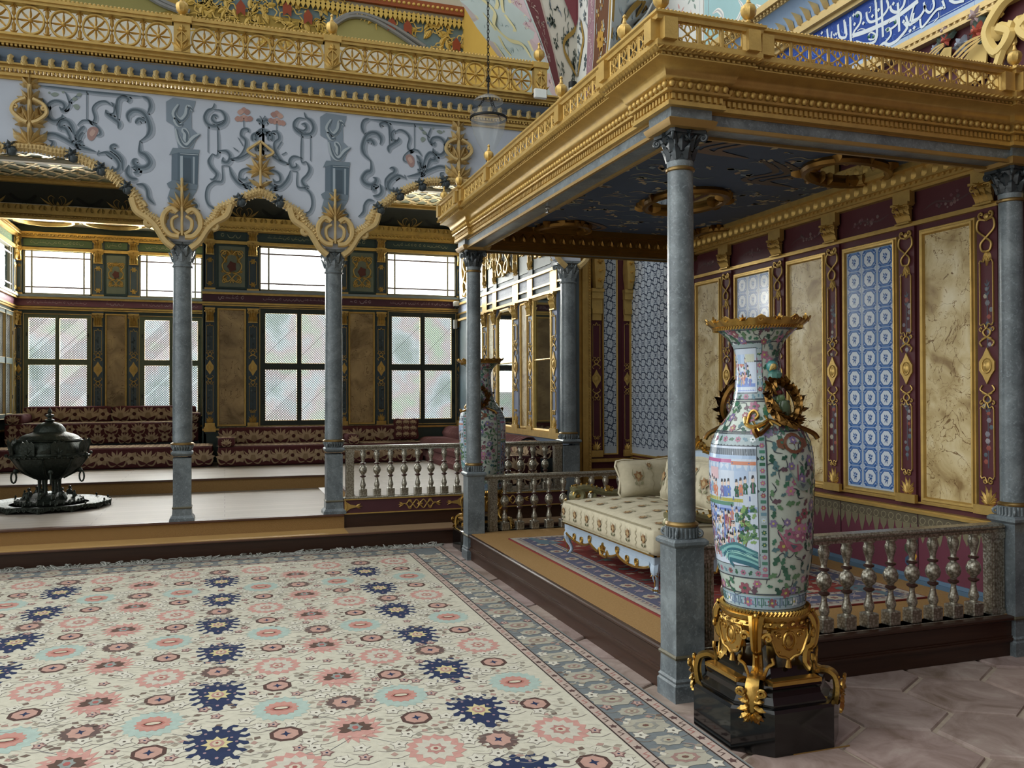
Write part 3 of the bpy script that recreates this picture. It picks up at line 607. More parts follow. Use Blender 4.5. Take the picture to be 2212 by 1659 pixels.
for pa, pb, lab in ((1077, 1112, 'tall arched wall mirror behind the far porcelain vase, reflecting window lattice'), (1156, 1195, 'tall wall mirror beside the rightmost gallery column'), (1036, 1046, 'narrow wall mirror in the far corner of the gallery')):
    u0, u1 = yu(pa), yu(pb); g = MB()
    if lab.startswith('tall arched'):
        P = [(u0, 1.11), (u1, 1.11), (u1, 2.70), ((u0+u1)/2+.25*(u1-u0), 2.80), ((u0+u1)/2-.25*(u1-u0), 2.80), (u0, 2.70)]
    else: P = [(u0, 1.11), (u1, 1.11), (u1, 2.82), (u0, 2.82)]
    g.prism(fm, P, .004, .014); o = tag(g.build('wall_mirror', MIRROR, None, 0), lab, 'mirror', 'mirrors on the right gallery wall')
    g = MB()
    for a, b in zip(P, P[1:]+P[:1]): g.tube([fm(*a, .02), fm(*b, .02)], .022, 6)
    g.tube([fm(u0, 2.02, .016), fm(u1, 2.02, .016)], .012, 6); g.build('mirror_frame', GOLD, o)
# gilt relief panels above the mirrors
g = MB(); ed = [-14.4]+[yu(x) for x in (1047, 1055, 1069, 1076, 1113, 1123, 1145, 1154, 1195, 1207)]+[-9.4]
bk = MB()
for a, b in zip(ed[::2], ed[1::2]):
    bk.fbox(fm, a+.03, b-.03, 3.22, 4.15, 0, .014, '#8b9290'); q = Fr(fm(0, 0, .014), fm.U, fm.V); u = (a+b)/2; w = min(.5, (b-a)*.5)
    for mx in (1, -1):
        s = Sub(q, u, 3.65, w, 0, mx)
        stem(g, s, [(0, .8), (.35, .6), (.55, .2), (.3, -.1), (.6, -.45), (.45, -.8), (.15, -.7)], .06, .08); stem(g, s, [(.05, -.9), (.2, -.5), (.7, -.2), (.8, .4), (.55, .8)], .05, .07)
        for x, y, an in ((.4, .5, 1.2), (.5, 0, .4), (.5, -.6, -1), (.1, .1, 1.6), (.75, .1, 1.8), (.2, -.3, -.6)): leaf(g, s, x, y, an, .4, .22, .12, bend=.6, lobes=2)
bkp = bk.build('relief_panel', PAINT, wm); g.build('gilt_relief', GOLD, bkp)
# ------------------------------------------------------------------ pier between gallery and throne wall
YP = 9.40; fp = XZ(YP)
def pxu(px): return aty(px, 800, YP).x
g = MB(); g.box(3.93, 4.75, YP, YP+.3, 0, 4.4, '#4d2329'); g.box(3.93, 4.75, YP+.02, YP+.3, 4.4, 8.5, '#b9b9b2'); wp = struct(g, 'wall_pier', PAINT, 'narrow crimson pier wall with tile strip beside the rightmost gallery column', 'wall')
g = MB(); g.fbox(fp, 3.94, pxu(1252), 0, 4.4, 0, .06); g.fbox(fp, pxu(1252), pxu(1263), 0, 4.4, 0, .10); g.fbox(fp, pxu(1263), pxu(1272), 0, 4.4, 0, .07)
for i in range(110): g.ball(fp(pxu(1269), .3+i*.034, .075), .011, 5)
g.fbox(fp, pxu(1272), 4.70, .76, .80, 0, .05); g.fbox(fp, pxu(1272), 4.70, .55, .68, 0, .02); g.build('gilt_frame', GOLD, wp)
for pa, pb in ((1274, 1298), (1344, 1361)):
    u = (pxu(pa)+pxu(pb))/2; w = pxu(pb)-pxu(pa); g = MB(); g.fbox(fp, u-w/2, u+w/2, .86, 2.5, 0, .025, '#4a1f2a'); p = g.build('pilaster', PAINT, wp, 0)
    q = Fr(fp(0, 0, .025), fp.U, fp.V); g = MB(); pil_orn(g, q, u, .90, 2.46, w*.9)
    for k, (a, b, d) in enumerate(((2.46, 2.54, .03), (2.54, 2.60, .05), (2.60, 2.72, .035), (2.72, 2.80, .06), (2.80, 2.84, .075))): g.fbox(q, u-w*(.42+.03*k), u+w*(.42+.03*k), a, b, 0, d)
    rows = []                                                              # scrolled bracket above the capital
    for k in range(11):
        t = k/10; ww = w*(.28+.2*sin(pi*t*1.1)); d = .04+.09*sin(pi*(.2+.8*t)); rows.append([q(u-ww, 2.84+.5*t, 0), q(u-ww, 2.84+.5*t, d), q(u+ww, 2.84+.5*t, d), q(u+ww, 2.84+.5*t, 0)])
    g.grid(rows)
    for k in range(4): rosette(g, q, u, 2.93+.11*k, w*.3, .14)
    g.fbox(q, u-w*.52, u+w*.52, .82, .90, 0, .03); g.build('gilt_relief', GOLD, p)
def tile_panel(wall, fr, u0, u1, v0, v1, kind, ts, fw=.03):
    g = MB(); g.fbox(fr, u0+fw*.5, u1-fw*.5, v0+fw*.5, v1-fw*.5, 0, .008, '#aab4bf' if kind == 0 else '#aebccb'); q = Fr(fr(0, 0, .008), fr.U, fr.V)
    U0, U1, V0, V1 = u0+fw, u1-fw, v0+fw, v1-fw; c1 = '#27364f' if kind == 0 else '#31548f'; nv = int((V1-V0)/ts)+1; nu = max(1, int(round((U1-U0)/ts))); tw = (U1-U0)/nu
    def ok(x, y): return U0 <= x <= U1 and V0 <= y <= V1
    for i in range(nu):
        for j in range(nv):
            cx = U0+(i+.5)*tw; cy = V1-(j+.5)*ts
            if cy-ts/2 < V0: continue
            s = Sub(q, cx, cy, ts/2)
            if kind == 0:                                                  # knotted navy lattice on white
                for a in range(4):
                    r_ = Sub(q, cx, cy, ts/2, a*pi/2)
                    g.ribbon(r_, [(.12, -.36), (.2, -.12), (.42, .12), (.36, .3), (.12, .2), (-.12, .36)], .1, .0008, c1, 2, False)
                    g.ribbon(r_, [(.3, .3), (.62, .52), (.98, .55)], .12, .0008, c1, 2, False); g.ribbon(r_, [(.3, .3), (.52, .62), (.55, .98)], .12, .0008, c1, 2, False)
                    g.ribbon(r_, [(.98, .98), (.8, .8)], .14, .0008, c1, 0, False); g.flat(r_, [(.9, 0), (.98, .1), (.98, -.1)], .0008, c1)
            else:                                                          # white octagon with a flower spray on a blue scrolled ground
                g.flat(s, [(-.97, -.97), (.97, -.97), (.97, .97), (-.97, .97)], .0003, '#5d80b4')
                g.flat(s, [(.76*cos(pi/8+k*pi/4), .78*sin(pi/8+k*pi/4)) for k in range(8)], .0006, '#c8d2dc')
                for k in range(8): g.ribbon(s, [(.80*cos(pi/8+(k+t)*pi/4), .82*sin(pi/8+(k+t)*pi/4)) for t in (0, 1)], .07, .0007, c1, 0, False)
                g.ribbon(s, [(-.25, .35), (0, 0), (.15, -.5)], .1, .0010, c1, 3); g.ribbon(s, [(.3, .25), (.05, 0), (-.2, -.45)], .09, .0010, c1, 3)
                for a in range(6): g.flat(Sub(s, 0, .02, .34, a*1.05+.2), [(.15, 0), (.6, .28), (1, .05), (.6, -.22)], .0012, c1)
                g.flat(Sub(s, .02, .04, .14), [(cos(k), sin(k)) for k in (0, 1.05, 2.1, 3.15, 4.2, 5.25)], .0014, '#8fa8cb')
                for sx in (1, -1):
                    for sy in (1, -1):
                        g.flat(s, [(sx*.95, sy*.72), (sx*.72, sy*.95), (sx*.95, sy*.95)][::sx*sy], .0007, '#c3cedb'); g.ribbon(s, [(sx*.92, sy*.5), (sx*.78, sy*.7), (sx*.5, sy*.92)], .12, .0009, c1, 3, False)
                        g.ribbon(s, [(sx*.6, sy*.68), (sx*.75, sy*.55), (sx*.9, sy*.7)], .05, .001, '#c3cedb', 2)
    for i in range(1, nu): g.flat(q, [(U0+i*tw-.001, V0), (U0+i*tw+.001, V0), (U0+i*tw+.001, V1), (U0+i*tw-.001, V1)], .0015, '#8996a5')
    p = g.build('tile_panel', GLAZE, wall, 0); g = MB(); frame_rect(g, fr, u0, u1, v0, v1, fw, .03); g.build('gilt_frame', GOLD, p); return p
tile_panel(wp, fp, pxu(1300), pxu(1334), .84, 3.6, 0, .155, .02)
# ------------------------------------------------------------------ right wall: throne side panels
fw_ = YZ(XW)
def pu(px): return -atx(px, 800, XW).y
g = MB(); g.fbox(fw_, -9.5, 3.2, 0, 4.62, -.12, 0, '#4d2329'); g.fbox(fw_, -9.5, 3.2, 4.62, 7.5, -.12, 0, '#c2c3bd')
wr = struct(g, 'wall_right', PAINT, 'crimson right wall with gilt pilasters, marble and tile panels behind the throne', 'wall')
g = MB()
for v0, v1, h in ((.735, .752, .075), (.752, .764, .055), (.800, .812, .02), (2.785, 2.815, .03), (3.03, 3.05, .05), (3.05, 3.08, .08), (3.08, 3.16, .12), (3.16, 3.21, .17)): g.fbox(fw_, -9.38 if v1 < 1 else -7.86, -2.2, v0, v1, 0, h)
for i in range(59): leaf(g, Fr(fw_(0, 0, .12), fw_.U, fw_.V), -7.8+i*.095, 3.09, pi/2-.25, .075, .06, .02, n=4, lobes=2)
for i in range(112): g.ball(fw_(-7.82+i*.05, 3.075, .085), .014, 5)
g.build('gilt_moulding', GOLD, wr)
def dado_pts(): pass
g = MB(); g.fbox(fw_, -7.98, -4.08, PZ, .735, 0, .06, '#62303f'); dd = g.build('crimson_dado', PAINT, wr, 0)
q = Fr(fw_(0, 0, .06), fw_.U, fw_.V); g = MB(); u = -7.9
g.fbox(q, -7.98, -4.08, .655, .735, 0, .001, '#57503f')
while u < -4.1:                                                            # painted pelmet of pendant arches
    for du, ln in ((0, .10), (.075, .06)):
        g.flat(q, [(u+du-.035, .66), (u+du-.03, .62), (u+du-.012, .655-ln), (u+du, .63-ln), (u+du+.012, .655-ln), (u+du+.03, .62), (u+du+.035, .66)], .0015, '#6f6952')
        g.ribbon(q, spiral(u+du, .685, .028, .02, 0, 1, 8), .006, .002, '#837c62', 0, False)
    u += .15
for px in (1828, 1995): uu = pu(px); g.fbox(q, uu-.004, uu+.004, PZ, .735, 0, .003, '#2f161c')
for k, (cc, rr_) in enumerate((('#2c3a33', .05), ('#3d4a36', .045), ('#b58a2e', .035), ('#35506b', .04), ('#8a5a2b', .03))): dome(g, q, -4.86+.02*(-1)**k, .52-.045*k, rr_, .002, cc, 7)
g.build('painted_pelmet', PAINT, dd)
g = MB(); g.fbox(fw_, -7.98, -4.08, PZ, PZ+.03, 0, .085, '#4a6379'); g.fbox(fw_, -7.98, -4.08, PZ+.03, PZ+.055, 0, .072, '#587188'); g.build('blue_baseboard', PAINT, dd, 0)
for pa, pb in ((1504, 1562), (1701, 1789), (1990, 2114)): marble_panel(wr, fw_, pu(pa), pu(pb), .805, 2.75, ONYX, .05)
tile_panel(wr, fw_, pu(1588), pu(1673), .805, 2.74, 1, .152, .05); tile_panel(wr, fw_, pu(1823), pu(1944), .805, 2.74, 1, .152, .05); tile_panel(wr, fw_, pu(1363), pu(1480), .83, 3.6, 0, .155, .03)
for pa, pb in ((1480, 1502), (1563, 1587), (1674, 1700), (1790, 1820), (1948, 1982), (2117, 2163)):
    u = (pu(pa)+pu(pb))/2; w = pu(pb)-pu(pa); w = min(w, .155); g = MB(); g.fbox(fw_, u-w/2, u+w/2, .815, 2.80, 0, .022, '#50242b'); p = g.build('pilaster', PAINT, wr, 0)
    q = Fr(fw_(0, 0, .022), fw_.U, fw_.V); g = MB(); pil_orn(g, q, u, .86, 2.50, w*.9)
    s = Sub(q, u, 2.62, w)                                                  # pendant of knots under the capital
    for mx in (1, -1):
        s2 = Sub(q, u, 2.62, w, 0, mx); stem(g, s2, [(0, .55), (.35, .6), (.42, .2), (.1, -.1), (-.25, -.4), (-.2, -.7), (0, -.75)], .05, .06, n=5, k=4); vol(g, s2, .22, .8, .16, -pi/2, .9, .06, .05)
        for a, l in ((-1.1, .45), (-1.57, .6)): leaf(g, s2, .02, -.75, a, l, .18, .08, n=5)
    dome(g, s, 0, .72, .14, .09); capital_flat(g, q, u, 2.805, 2.955, w*1.08, .06); g.fbox(q, u-w*.55, u+w*.55, 2.955, 3.035, 0, .045)
    g.fbox(q, u-w*.62, u+w*.62, .80, .86, 0, .03); g.build('gilt_relief', GOLD, p)
    g = MB(); rf = random.Random(pa)
    for v0 in (1.22, 1.98):                                                # painted garlands of flowers on the pilaster
        g.fbox(q, u-.004, u+.004, v0-.12, v0+.34, 0, .001, '#4a4a54')
        for k in range(9): dome(g, q, u+rf.uniform(-.2, .2)*w, v0-.08+.045*k, w*rf.uniform(.09, .15), .002, rf.choice(['#8f8b90', '#7c7a84', '#8a4a40', '#6f7076', '#9a9484', '#54606a']), 6)
        for k in range(3): g.ribbon(q, [(u-.12*w, v0+.26+.03*k), (u, v0+.24+.03*k), (u+.12*w, v0+.27+.03*k)], .012, .0015, '#4a5560', 2)
    g.build('painted_flowers', PAINT, p)
g = MB(); q = Fr(fw_(0, 0, .002), fw_.U, fw_.V); rf = random.Random(4)
for pa, pb in ((1502, 1563), (1587, 1674), (1700, 1790), (1820, 1948), (1982, 2117)):      # faint bouquets above the panels
    u = (pu(pa)+pu(pb))/2
    for k in range(16): dome(g, q, u+rf.gauss(0, .08), 2.91+rf.gauss(0, .018), rf.uniform(.008, .018), .002, rf.choice(['#5f3c42', '#6b5150', '#4e3a3a', '#6d5a58']), 5)
    g.ribbon(q, [(u-.2, 2.88), (u-.08, 2.92), (u+.08, 2.89), (u+.2, 2.92)], .012, .001, '#4e3638')
g.build('painted_bouquet', PAINT, wr)
# tiled calligraphy frieze above the throne roof
fz = Fr(fw_(0, 0, .0), fw_.U, fw_.V); g = MB(); g.fbox(fz, -8.6, -2.2, 4.135, 4.605, 0, .012, '#27458f'); fz2 = Fr(fw_(0, 0, .012), fw_.U, fw_.V)
g.fbox(fz2, -8.6, -2.2, 4.135, 4.175, 0, .001, '#9fb4cc'); g.fbox(fz2, -8.6, -2.2, 4.185, 4.19, 0, .001, '#9fb4cc')
u = -8.6
while u < -2.2: g.fbox(fz2, u-.0015, u+.0015, 4.135, 4.605, 0, .0012, '#6f88b8'); u += .285
rf = random.Random(6)
for k in range(260):
    a = rf.uniform(-8.5, -2.3); b = rf.uniform(4.2, 4.6); g.ribbon(Sub(fz2, a, b, .05, rf.uniform(0, 6)), [(-.5, 0), (0, .3), (.5, .1), (.3, -.3)], .12, .0013, rf.choice(['#4a6cb4', '#3f60aa', '#5f7fc0']), 3)
fzp = g.build('tiled_frieze', GLAZE, wr, 0)
# calligraphy traced on the tiled frieze (right to left script, white on blue)
def cpx(x, y, x0=1740, k=280/1270): p = atx(x0+x*k, y*k, XW); return (-p.y, p.z)
g = MB(); W_ = '#c9d2d8'; q = Fr(fw_(0, 0, .0135), fw_.U, fw_.V)
kc = [0]
def cs(P, w=.022, h=.0, k=4): kc[0] += 1; g.ribbon(q, [cpx(*p) for p in P], w, kc[0]*.00012, W_, k, False)
for P, w in (([(125, 345), (135, 400)], .018), ([(225, 285), (235, 400)], .02), ([(270, 310), (268, 385), (300, 395), (325, 370)], .018), ([(332, 240), (345, 355), (392, 372), (415, 340), (400, 220)], .022), ([(392, 195), (404, 330)], .02),
    ([(288, 335), (298, 352), (308, 326), (316, 345), (325, 318)], .01), ([(452, 170), (460, 425)], .024), ([(500, 150), (520, 125), (552, 135), (560, 175), (545, 235), (495, 305), (476, 352)], .02), ([(476, 352), (600, 312), (760, 243), (900, 172), (1010, 95), (1120, 10)], .034),
    ([(612, 120), (622, 190), (662, 218), (760, 170), (825, 80), (812, 0)], .02), ([(705, 30), (712, 230), (716, 330), (698, 405), (640, 438)], .024), ([(760, 0), (766, 160), (775, 365)], .022), ([(845, 60), (862, 108), (920, 120), (975, 60), (990, 0)], .022), ([(920, 30), (930, 180), (935, 312)], .022),
    ([(652, 322), (632, 350), (642, 388), (690, 380), (700, 342), (672, 322), (652, 322)], .013), ([(510, 410), (600, 432), (690, 412), (722, 340)], .02), ([(800, 300), (828, 280), (850, 300), (850, 350), (800, 412)], .018), ([(882, 205), (908, 178), (916, 228), (880, 268), (812, 310)], .018),
    ([(985, 228), (1012, 262), (990, 312), (905, 405), (832, 440), (785, 425), (740, 465)], .024), ([(1000, 160), (1022, 228), (1052, 240), (1078, 130)], .02), ([(1052, 238), (1130, 182), (1180, 100), (1192, 60)], .02), ([(640, 80), (655, 70), (655, 110), (635, 130)], .008), ([(525, 305), (560, 285), (600, 290)], .007), ([(700, 0), (706, 60)], .02)): cs(P, w)
k2 = 252/1270
for P, w in (([(200, 30), (222, 110), (262, 140), (300, 100), (312, 50), (300, 0)], .018), ([(160, 210), (172, 298), (220, 262), (330, 122), (395, 92), (420, 84)], .018), ([(428, 100), (418, 50), (402, 10)], .018), ([(50, 240), (62, 180), (90, 80)], .016), ([(62, 235), (140, 200), (200, 122), (212, 60)], .02), ([(360, 140), (360, 190), (310, 245)], .008), ([(480, 0), (540, 30), (640, 10)], .02)):
    g.ribbon(q, [cpx(x, y, 1960, k2) for x, y in P], w, .004, W_, 4, False)
for x, y in ((490, 150), (500, 240), (585, 230), (735, 100), (880, 40), (1045, 305), (1085, 275), (980, 215), (825, 215), (1080, 65), (675, 160), (178, 325)):
    u, v = cpx(x, y); g.flat(q, [(u-.016, v), (u, v-.016), (u+.016, v), (u, v+.016)], .005, W_)
for x, y in ((522, 155), (822, 291), (895, 218), (636, 362), (680, 362)):
    u, v = cpx(x, y); dome(g, q, u, v, .016, .006, '#1f5a4a', 7)
o = g.build('inscription', GLAZE, fzp, 0)
g = MB()
for v0, v1, h in ((4.035, 4.06, .06), (4.06, 4.085, .035), (4.085, 4.105, .05), (4.11, 4.135, .03), (4.605, 4.64, .05), (4.64, 4.69, .085), (4.69, 4.72, .06), (4.93, 4.96, .16), (4.96, 5.01, .20), (5.01, 5.04, .17)): g.fbox(fw_, -8.9, -2.2, v0, v1, 0, h)
q = Fr(fw_(0, 0, .055), fw_.U, fw_.V)
for i in range(60):
    u = -8.8+i*.11; leaf(g, q, u, 4.71, pi/2-.2, .12, .05, .05, bend=.7, lobes=2, n=5, curl=.06)
for i in range(130): g.ball(fw_(-8.8+i*.05, 4.945, .17), .016, 5); g.ball(fw_(-8.8+i*.05, 4.072, .045), .014, 5)
g.build('gilt_moulding', GOLDL, wr)
g = MB(); g.grid([[fw_(u, v, h) for h, v in ((.05, 4.72), (.06, 4.80), (.09, 4.88), (.13, 4.92), (.15, 4.935))] for u in (-8.9, -2.2)], '#8197b2'); g.build('blue_cove', PAINT, wr)
g = MB(); q = Fr(fw_(0, 0, .03), fw_.U, fw_.V)                             # relief flowers and scrolls on the crimson wall
for px, py, s in ((2045, 112, .17), (2112, 105, .26)):
    p = atx(px, py, XW); u, v = -p.y, p.z; s2 = Sub(q, u, v, s)
    g.prism(s2, [(-.35, -.9), (.35, -.9), (.45, 0), (.1, .1), (-.5, -.35)], 0, .05, '#c9ae6a')
    for k in range(3): g.ribbon(s2, [(-.45, -.4+.15*k), (0, -.15+.12*k), (.45, .0+.05*k)], .07, .07, '#b6985a', 3)
    for k in range(7): leaf(g, s2, R.uniform(-.2, .3), R.uniform(0, .4), R.uniform(.2, 2.6), .55, .25, .12, '#46544c', n=5, lobes=2)
    for cx, cy, cc in ((-.35, .2, '#8d95a3'), (.15, .35, '#b0584a'), (.1, .75, '#a9979a')): rosette(g, s2, cx, cy, .26, .16, cc, 6)
for mx in (1, -1):
    p = atx(2196, 70, XW); s = Sub(q, -p.y+.05, p.z-.12, .34, 0, mx)
    stem(g, s, [(0, 1.0), (.3, .9), (.62, .5), (.4, .05), (.1, .3), (.35, .5)], .11, .1, '#d0b775'); stem(g, s, [(.05, .5), (.35, -.1), (.5, -.6), (.25, -.95), (.05, -.7)], .09, .1, '#d0b775')
    for a, x, y in ((.4, .3, .8), (1.6, .5, .3), (-.6, .4, -.3), (2.2, .3, .0)): leaf(g, s, x, y, a, .4, .25, .15, '#d0b775', lobes=2)
g.build('relief_flowers', PAINT, wr)
def px_poly(mb, P, pl, c, h=0.0):                                          # a painted field on a known wall plane
    ax, val = pl; pts = [(atx(x, y, val-h) if ax == 'x' else aty(x, y, val-h)) for x, y in P]; mb.poly(pts, c)
g = MB(); rf = random.Random(12)
q = Fr(fw_(0, 0, .004), fw_.U, fw_.V)
def wx(px, py): p = atx(px, py, XW); return (-p.y, p.z)
g.flat(q, [wx(*p) for p in ((1400, 130), (1520, 130), (1520, -60), (1400, -60))], 0, '#c9cbc8'); g.flat(q, [wx(*p) for p in ((1522, 140), (1760, 160), (1760, -80), (1522, -80))], .0, '#8fb0b4')
for c_, w_ in (('#d6d6d2', .05), ('#a9aeb0', .018)):
    for P in ([(1540, 30), (1552, 22), (1562, 36), (1548, 50), (1580, 60), (1604, 20), (1596, 0)], [(1570, 80), (1584, 50), (1600, 64), (1596, 90)], [(1634, 10), (1650, 20), (1664, 4), (1676, 20), (1664, 34)], [(1620, 40), (1640, 50), (1640, 70)]):
        g.ribbon(q, [wx(*p) for p in P], w_, .001 if w_ > .03 else .002, c_, 4)
g.ribbon(q, [wx(1531, 130), wx(1531, -40)], .03, .002, '#9aa3a6', 0); g.ribbon(q, [wx(1512, 130), wx(1512, -40)], .012, .002, '#a9bccb', 0)
for k in range(20):
    u, v = wx(rf.uniform(1430, 1505), rf.uniform(-5, 60)); leaf(g, q, u, v, rf.uniform(0, 6), .08, .03, .003, rf.choice(['#b0807c', '#7f8f88', '#8d9a95', '#c09a94']), n=4)
g.build('painted_decoration', MATTE, wr, 0)
# ------------------------------------------------------------------ arcade wall with three ogee arches
AX = lambda px, py, Y=YA: (lambda p: (p.x, p.z))(aty(px, py, Y))
A_ = [AX(*p) for p in [(45, 318), (70, 320), (95, 326), (129, 331), (151, 338), (183, 351), (205, 362), (239, 381), (253, 393), (286, 417), (298, 433), (306, 446), (310, 459), (326, 471), (342, 479), (350, 495), (358, 513)]]
B_ = [AX(*p) for p in [(432, 508), (441, 490), (452, 480), (463, 472), (470, 458), (478, 449), (492, 444), (510, 435), (529, 427), (548, 419), (567, 416)]]
MX = .349                                                                  # mirror axis of the middle arch
cA = -1.757; kx = (cA-A_[0][0])
A_ = [(x+kx*max(0, 1-i/10), z) for i, (x, z) in enumerate(A_)]
mirr = lambda P, c: [(2*c-x, z) for x, z in P]
archL = mirr(A_, cA)[::-1]+A_[1:]; B_[-1] = (MX, B_[-1][1]); archM = B_+mirr(B_, MX)[::-1][1:]; archR = mirr(archL, MX)[::-1]
zcap = 3.12; low = [(-4.9, zcap), (-3.22, zcap)]+archL+[(-.50, zcap), (-.31, zcap)]+archM+[(1.01, zcap), (1.20, zcap)]+archR+[(3.72, zcap), (3.93, zcap)]
poly = [(x, z) for x, z in low]+[(3.93, 4.62), (-4.9, 4.62)]
AW = XZ(YA); g = MB(); g.prism(AW, poly, 0, -.20, '#b4bdcb')
wa = struct(g, 'wall_arcade', MATTE, 'pale blue arcade wall with painted grey scrolls over three arches', 'wall', smooth=0)
g = MB(); q = Fr(AW(0, 0, .002), AW.U, AW.V)
DK_, MD_, LT_ = '#55626d', '#75838f', '#8e9ba5'
K1 = 640/2212
def wp1(x, y): return AX(x*K1, y*K1)
def paint(P, w, mirror=True, k=6, dark=True, tip=True):
    Q = [wp1(*p) for p in P]
    for M_ in ((None, MX) if mirror else (None,)):
        T = mirr(Q, M_) if M_ is not None else Q
        g.ribbon(q, [(x+.008, z-.008) for x, z in T], w*1.35, .0, '#939daa', k); g.ribbon(q, T, w*.8, .001, MD_, k)
        if dark: g.ribbon(q, [(x-.006, z+.004) for x, z in T], w*.34, .002, DK_, k)
def blob(P, c, mirror=True, h=.003):
    Q = [wp1(*p) for p in P]; Q = [tuple(v[:2]) for v in spline(Q, 3, True)]
    for M_ in ((None, MX) if mirror else (None,)): g.flat(q, mirr(Q, M_) if M_ is not None else Q, h, c)
D1 = [([(290, 640), (700, 690), (1060, 722)], .035), ([(650, 685), (650, 890)], .03), ([(650, 890), (690, 915), (712, 880), (697, 810), (735, 768), (790, 760), (835, 790)], .035), ([(1060, 720), (1108, 742), (1125, 795), (1105, 850)], .045),
  ([(320, 735), (348, 800), (362, 870), (410, 905), (462, 885), (470, 858)], .05), ([(350, 850), (362, 785), (410, 756), (468, 768), (488, 802), (466, 822), (446, 800)], .045), ([(480, 830), (520, 790), (512, 740), (490, 690)], .025), ([(515, 770), (560, 730), (600, 710)], .02),
  ([(305, 1060), (330, 1012), (400, 1002), (470, 1030), (560, 1080), (640, 1110), (718, 1135)], .05), ([(305, 1060), (332, 1092), (380, 1092), (396, 1062), (362, 1046)], .035), ([(545, 1075), (500, 970), (452, 950), (455, 912), (500, 902), (540, 950), (572, 1050)], .055),
  ([(565, 1060), (590, 990), (632, 942)], .05), ([(590, 1060), (600, 1020), (625, 990)], .04), ([(580, 940), (622, 902), (682, 912), (738, 960), (752, 1000), (722, 1018)], .03),
  ([(885, 962), (888, 920), (850, 888), (802, 850), (795, 822)], .05), ([(802, 850), (850, 850), (858, 800), (832, 765)], .035), ([(882, 895), (876, 800), (886, 742), (922, 726), (962, 742), (958, 768)], .045),
  ([(965, 910), (955, 862), (992, 826), (1050, 832), (1092, 870), (1120, 950), (1106, 1010), (1048, 1058)], .06), ([(1048, 1055), (1046, 1132), (1090, 1160), (1120, 1210), (1098, 1245), (1050, 1254), (1008, 1230), (1002, 1196), (1028, 1190)], .065),
  ([(1015, 925), (1040, 890), (1085, 905)], .05), ([(740, 1150), (800, 1140), (860, 1180), (892, 1230), (880, 1268), (842, 1268), (846, 1242)], .05), ([(918, 1275), (915, 1200), (880, 1150), (842, 1122), (832, 1096), (856, 1084), (880, 1095)], .045),
  ([(965, 1235), (950, 1290), (980, 1330), (1028, 1340)], .05), ([(985, 1252), (1028, 1258), (1024, 1288), (998, 1288)], .045), ([(1020, 1378), (1070, 1382), (1100, 1420), (1112, 1480), (1155, 1525)], .045), ([(730, 1160), (742, 1125)], .05), ([(790, 1150), (830, 1180)], .035), ([(562, 1100), (590, 1075), (620, 1060)], .06)]
for P, w in D1: paint(P, w)
for P in ([(378, 705), (410, 690), (440, 705), (410, 722)], [(538, 740), (555, 725), (580, 738), (558, 755)], [(545, 790), (575, 778), (595, 800), (575, 822)], [(570, 712), (592, 692), (612, 705), (595, 722)], [(360, 690), (372, 685), (378, 695), (366, 702)], [(462, 685), (478, 680), (480, 694), (466, 696)]): blob(P, '#84918c')
blob([(650, 1000), (662, 962), (700, 946), (735, 968), (722, 1010), (690, 1050), (660, 1040)], '#9a7f7c'); blob([(668, 1000), (690, 965), (715, 985), (690, 1020)], '#b39a92', h=.004)
D2 = [([(1605, 775), (1590, 810), (1550, 832), (1530, 880), (1556, 930), (1620, 944), (1676, 918), (1684, 870), (1650, 828), (1600, 822)], .045), ([(1676, 900), (1620, 922), (1586, 892), (1600, 862), (1628, 872)], .04), ([(1555, 940), (1555, 1140)], .03), ([(1626, 945), (1628, 1150), (1590, 1150)], .025),
  ([(1590, 1150), (1562, 1200), (1580, 1250), (1620, 1300), (1600, 1340), (1570, 1338)], .045), ([(1625, 1130), (1690, 1130), (1720, 1170), (1700, 1214), (1666, 1204), (1670, 1176)], .045), ([(1720, 1190), (1790, 1168), (1830, 1110), (1836, 1050), (1802, 1012), (1812, 970), (1850, 966), (1860, 990)], .04),
  ([(1780, 1130), (1745, 1105)], .05), ([(1815, 1090), (1780, 1030)], .05), ([(1740, 1190), (1800, 1180), (1865, 1140)], .035), ([(1660, 1240), (1705, 1240)], .03), ([(1660, 1240), (1660, 1350), (1598, 1360), (1552, 1400), (1540, 1470), (1560, 1530), (1602, 1562), (1600, 1598), (1570, 1598)], .035),
  ([(1712, 1240), (1742, 1320), (1802, 1382), (1870, 1370), (1900, 1340)], .05), ([(1900, 1292), (1850, 1262), (1800, 1282), (1792, 1330), (1830, 1346), (1848, 1322)], .04), ([(1866, 1432), (1858, 1400), (1802, 1375)], .035)]
for P, w in D2: paint(P, w)
for cx, cy in ((1820, 878),):
    for dx, dy in ((-45, 10), (-25, -40), (0, -55), (25, -40), (45, 10), (0, 0), (-20, 10), (20, 10)): blob([(cx+dx-24, cy+dy), (cx+dx, cy+dy-22), (cx+dx+24, cy+dy), (cx+dx, cy+dy+22)], R.choice(['#a8877f', '#b5968c', '#9c7d78']), h=.003+abs(dx)*.00001)
    paint([(1820, 900), (1822, 955)], .03)
for s in (-1, 1):
    for P in ([(1962, 1150), (1962, 900)], [(1962, 930), (1962+s*25, 900), (1962+s*45, 905)], [(1962, 960), (1962+s*40, 1000), (1962+s*45, 1050)], [(1962, 985), (1962+s*70, 1010), (1962+s*72, 1055)], [(1962, 1120), (1962+s*40, 1095), (1962+s*48, 1130)], [(1962, 900), (1962+s*20, 868)]): paint(P, .05, False)
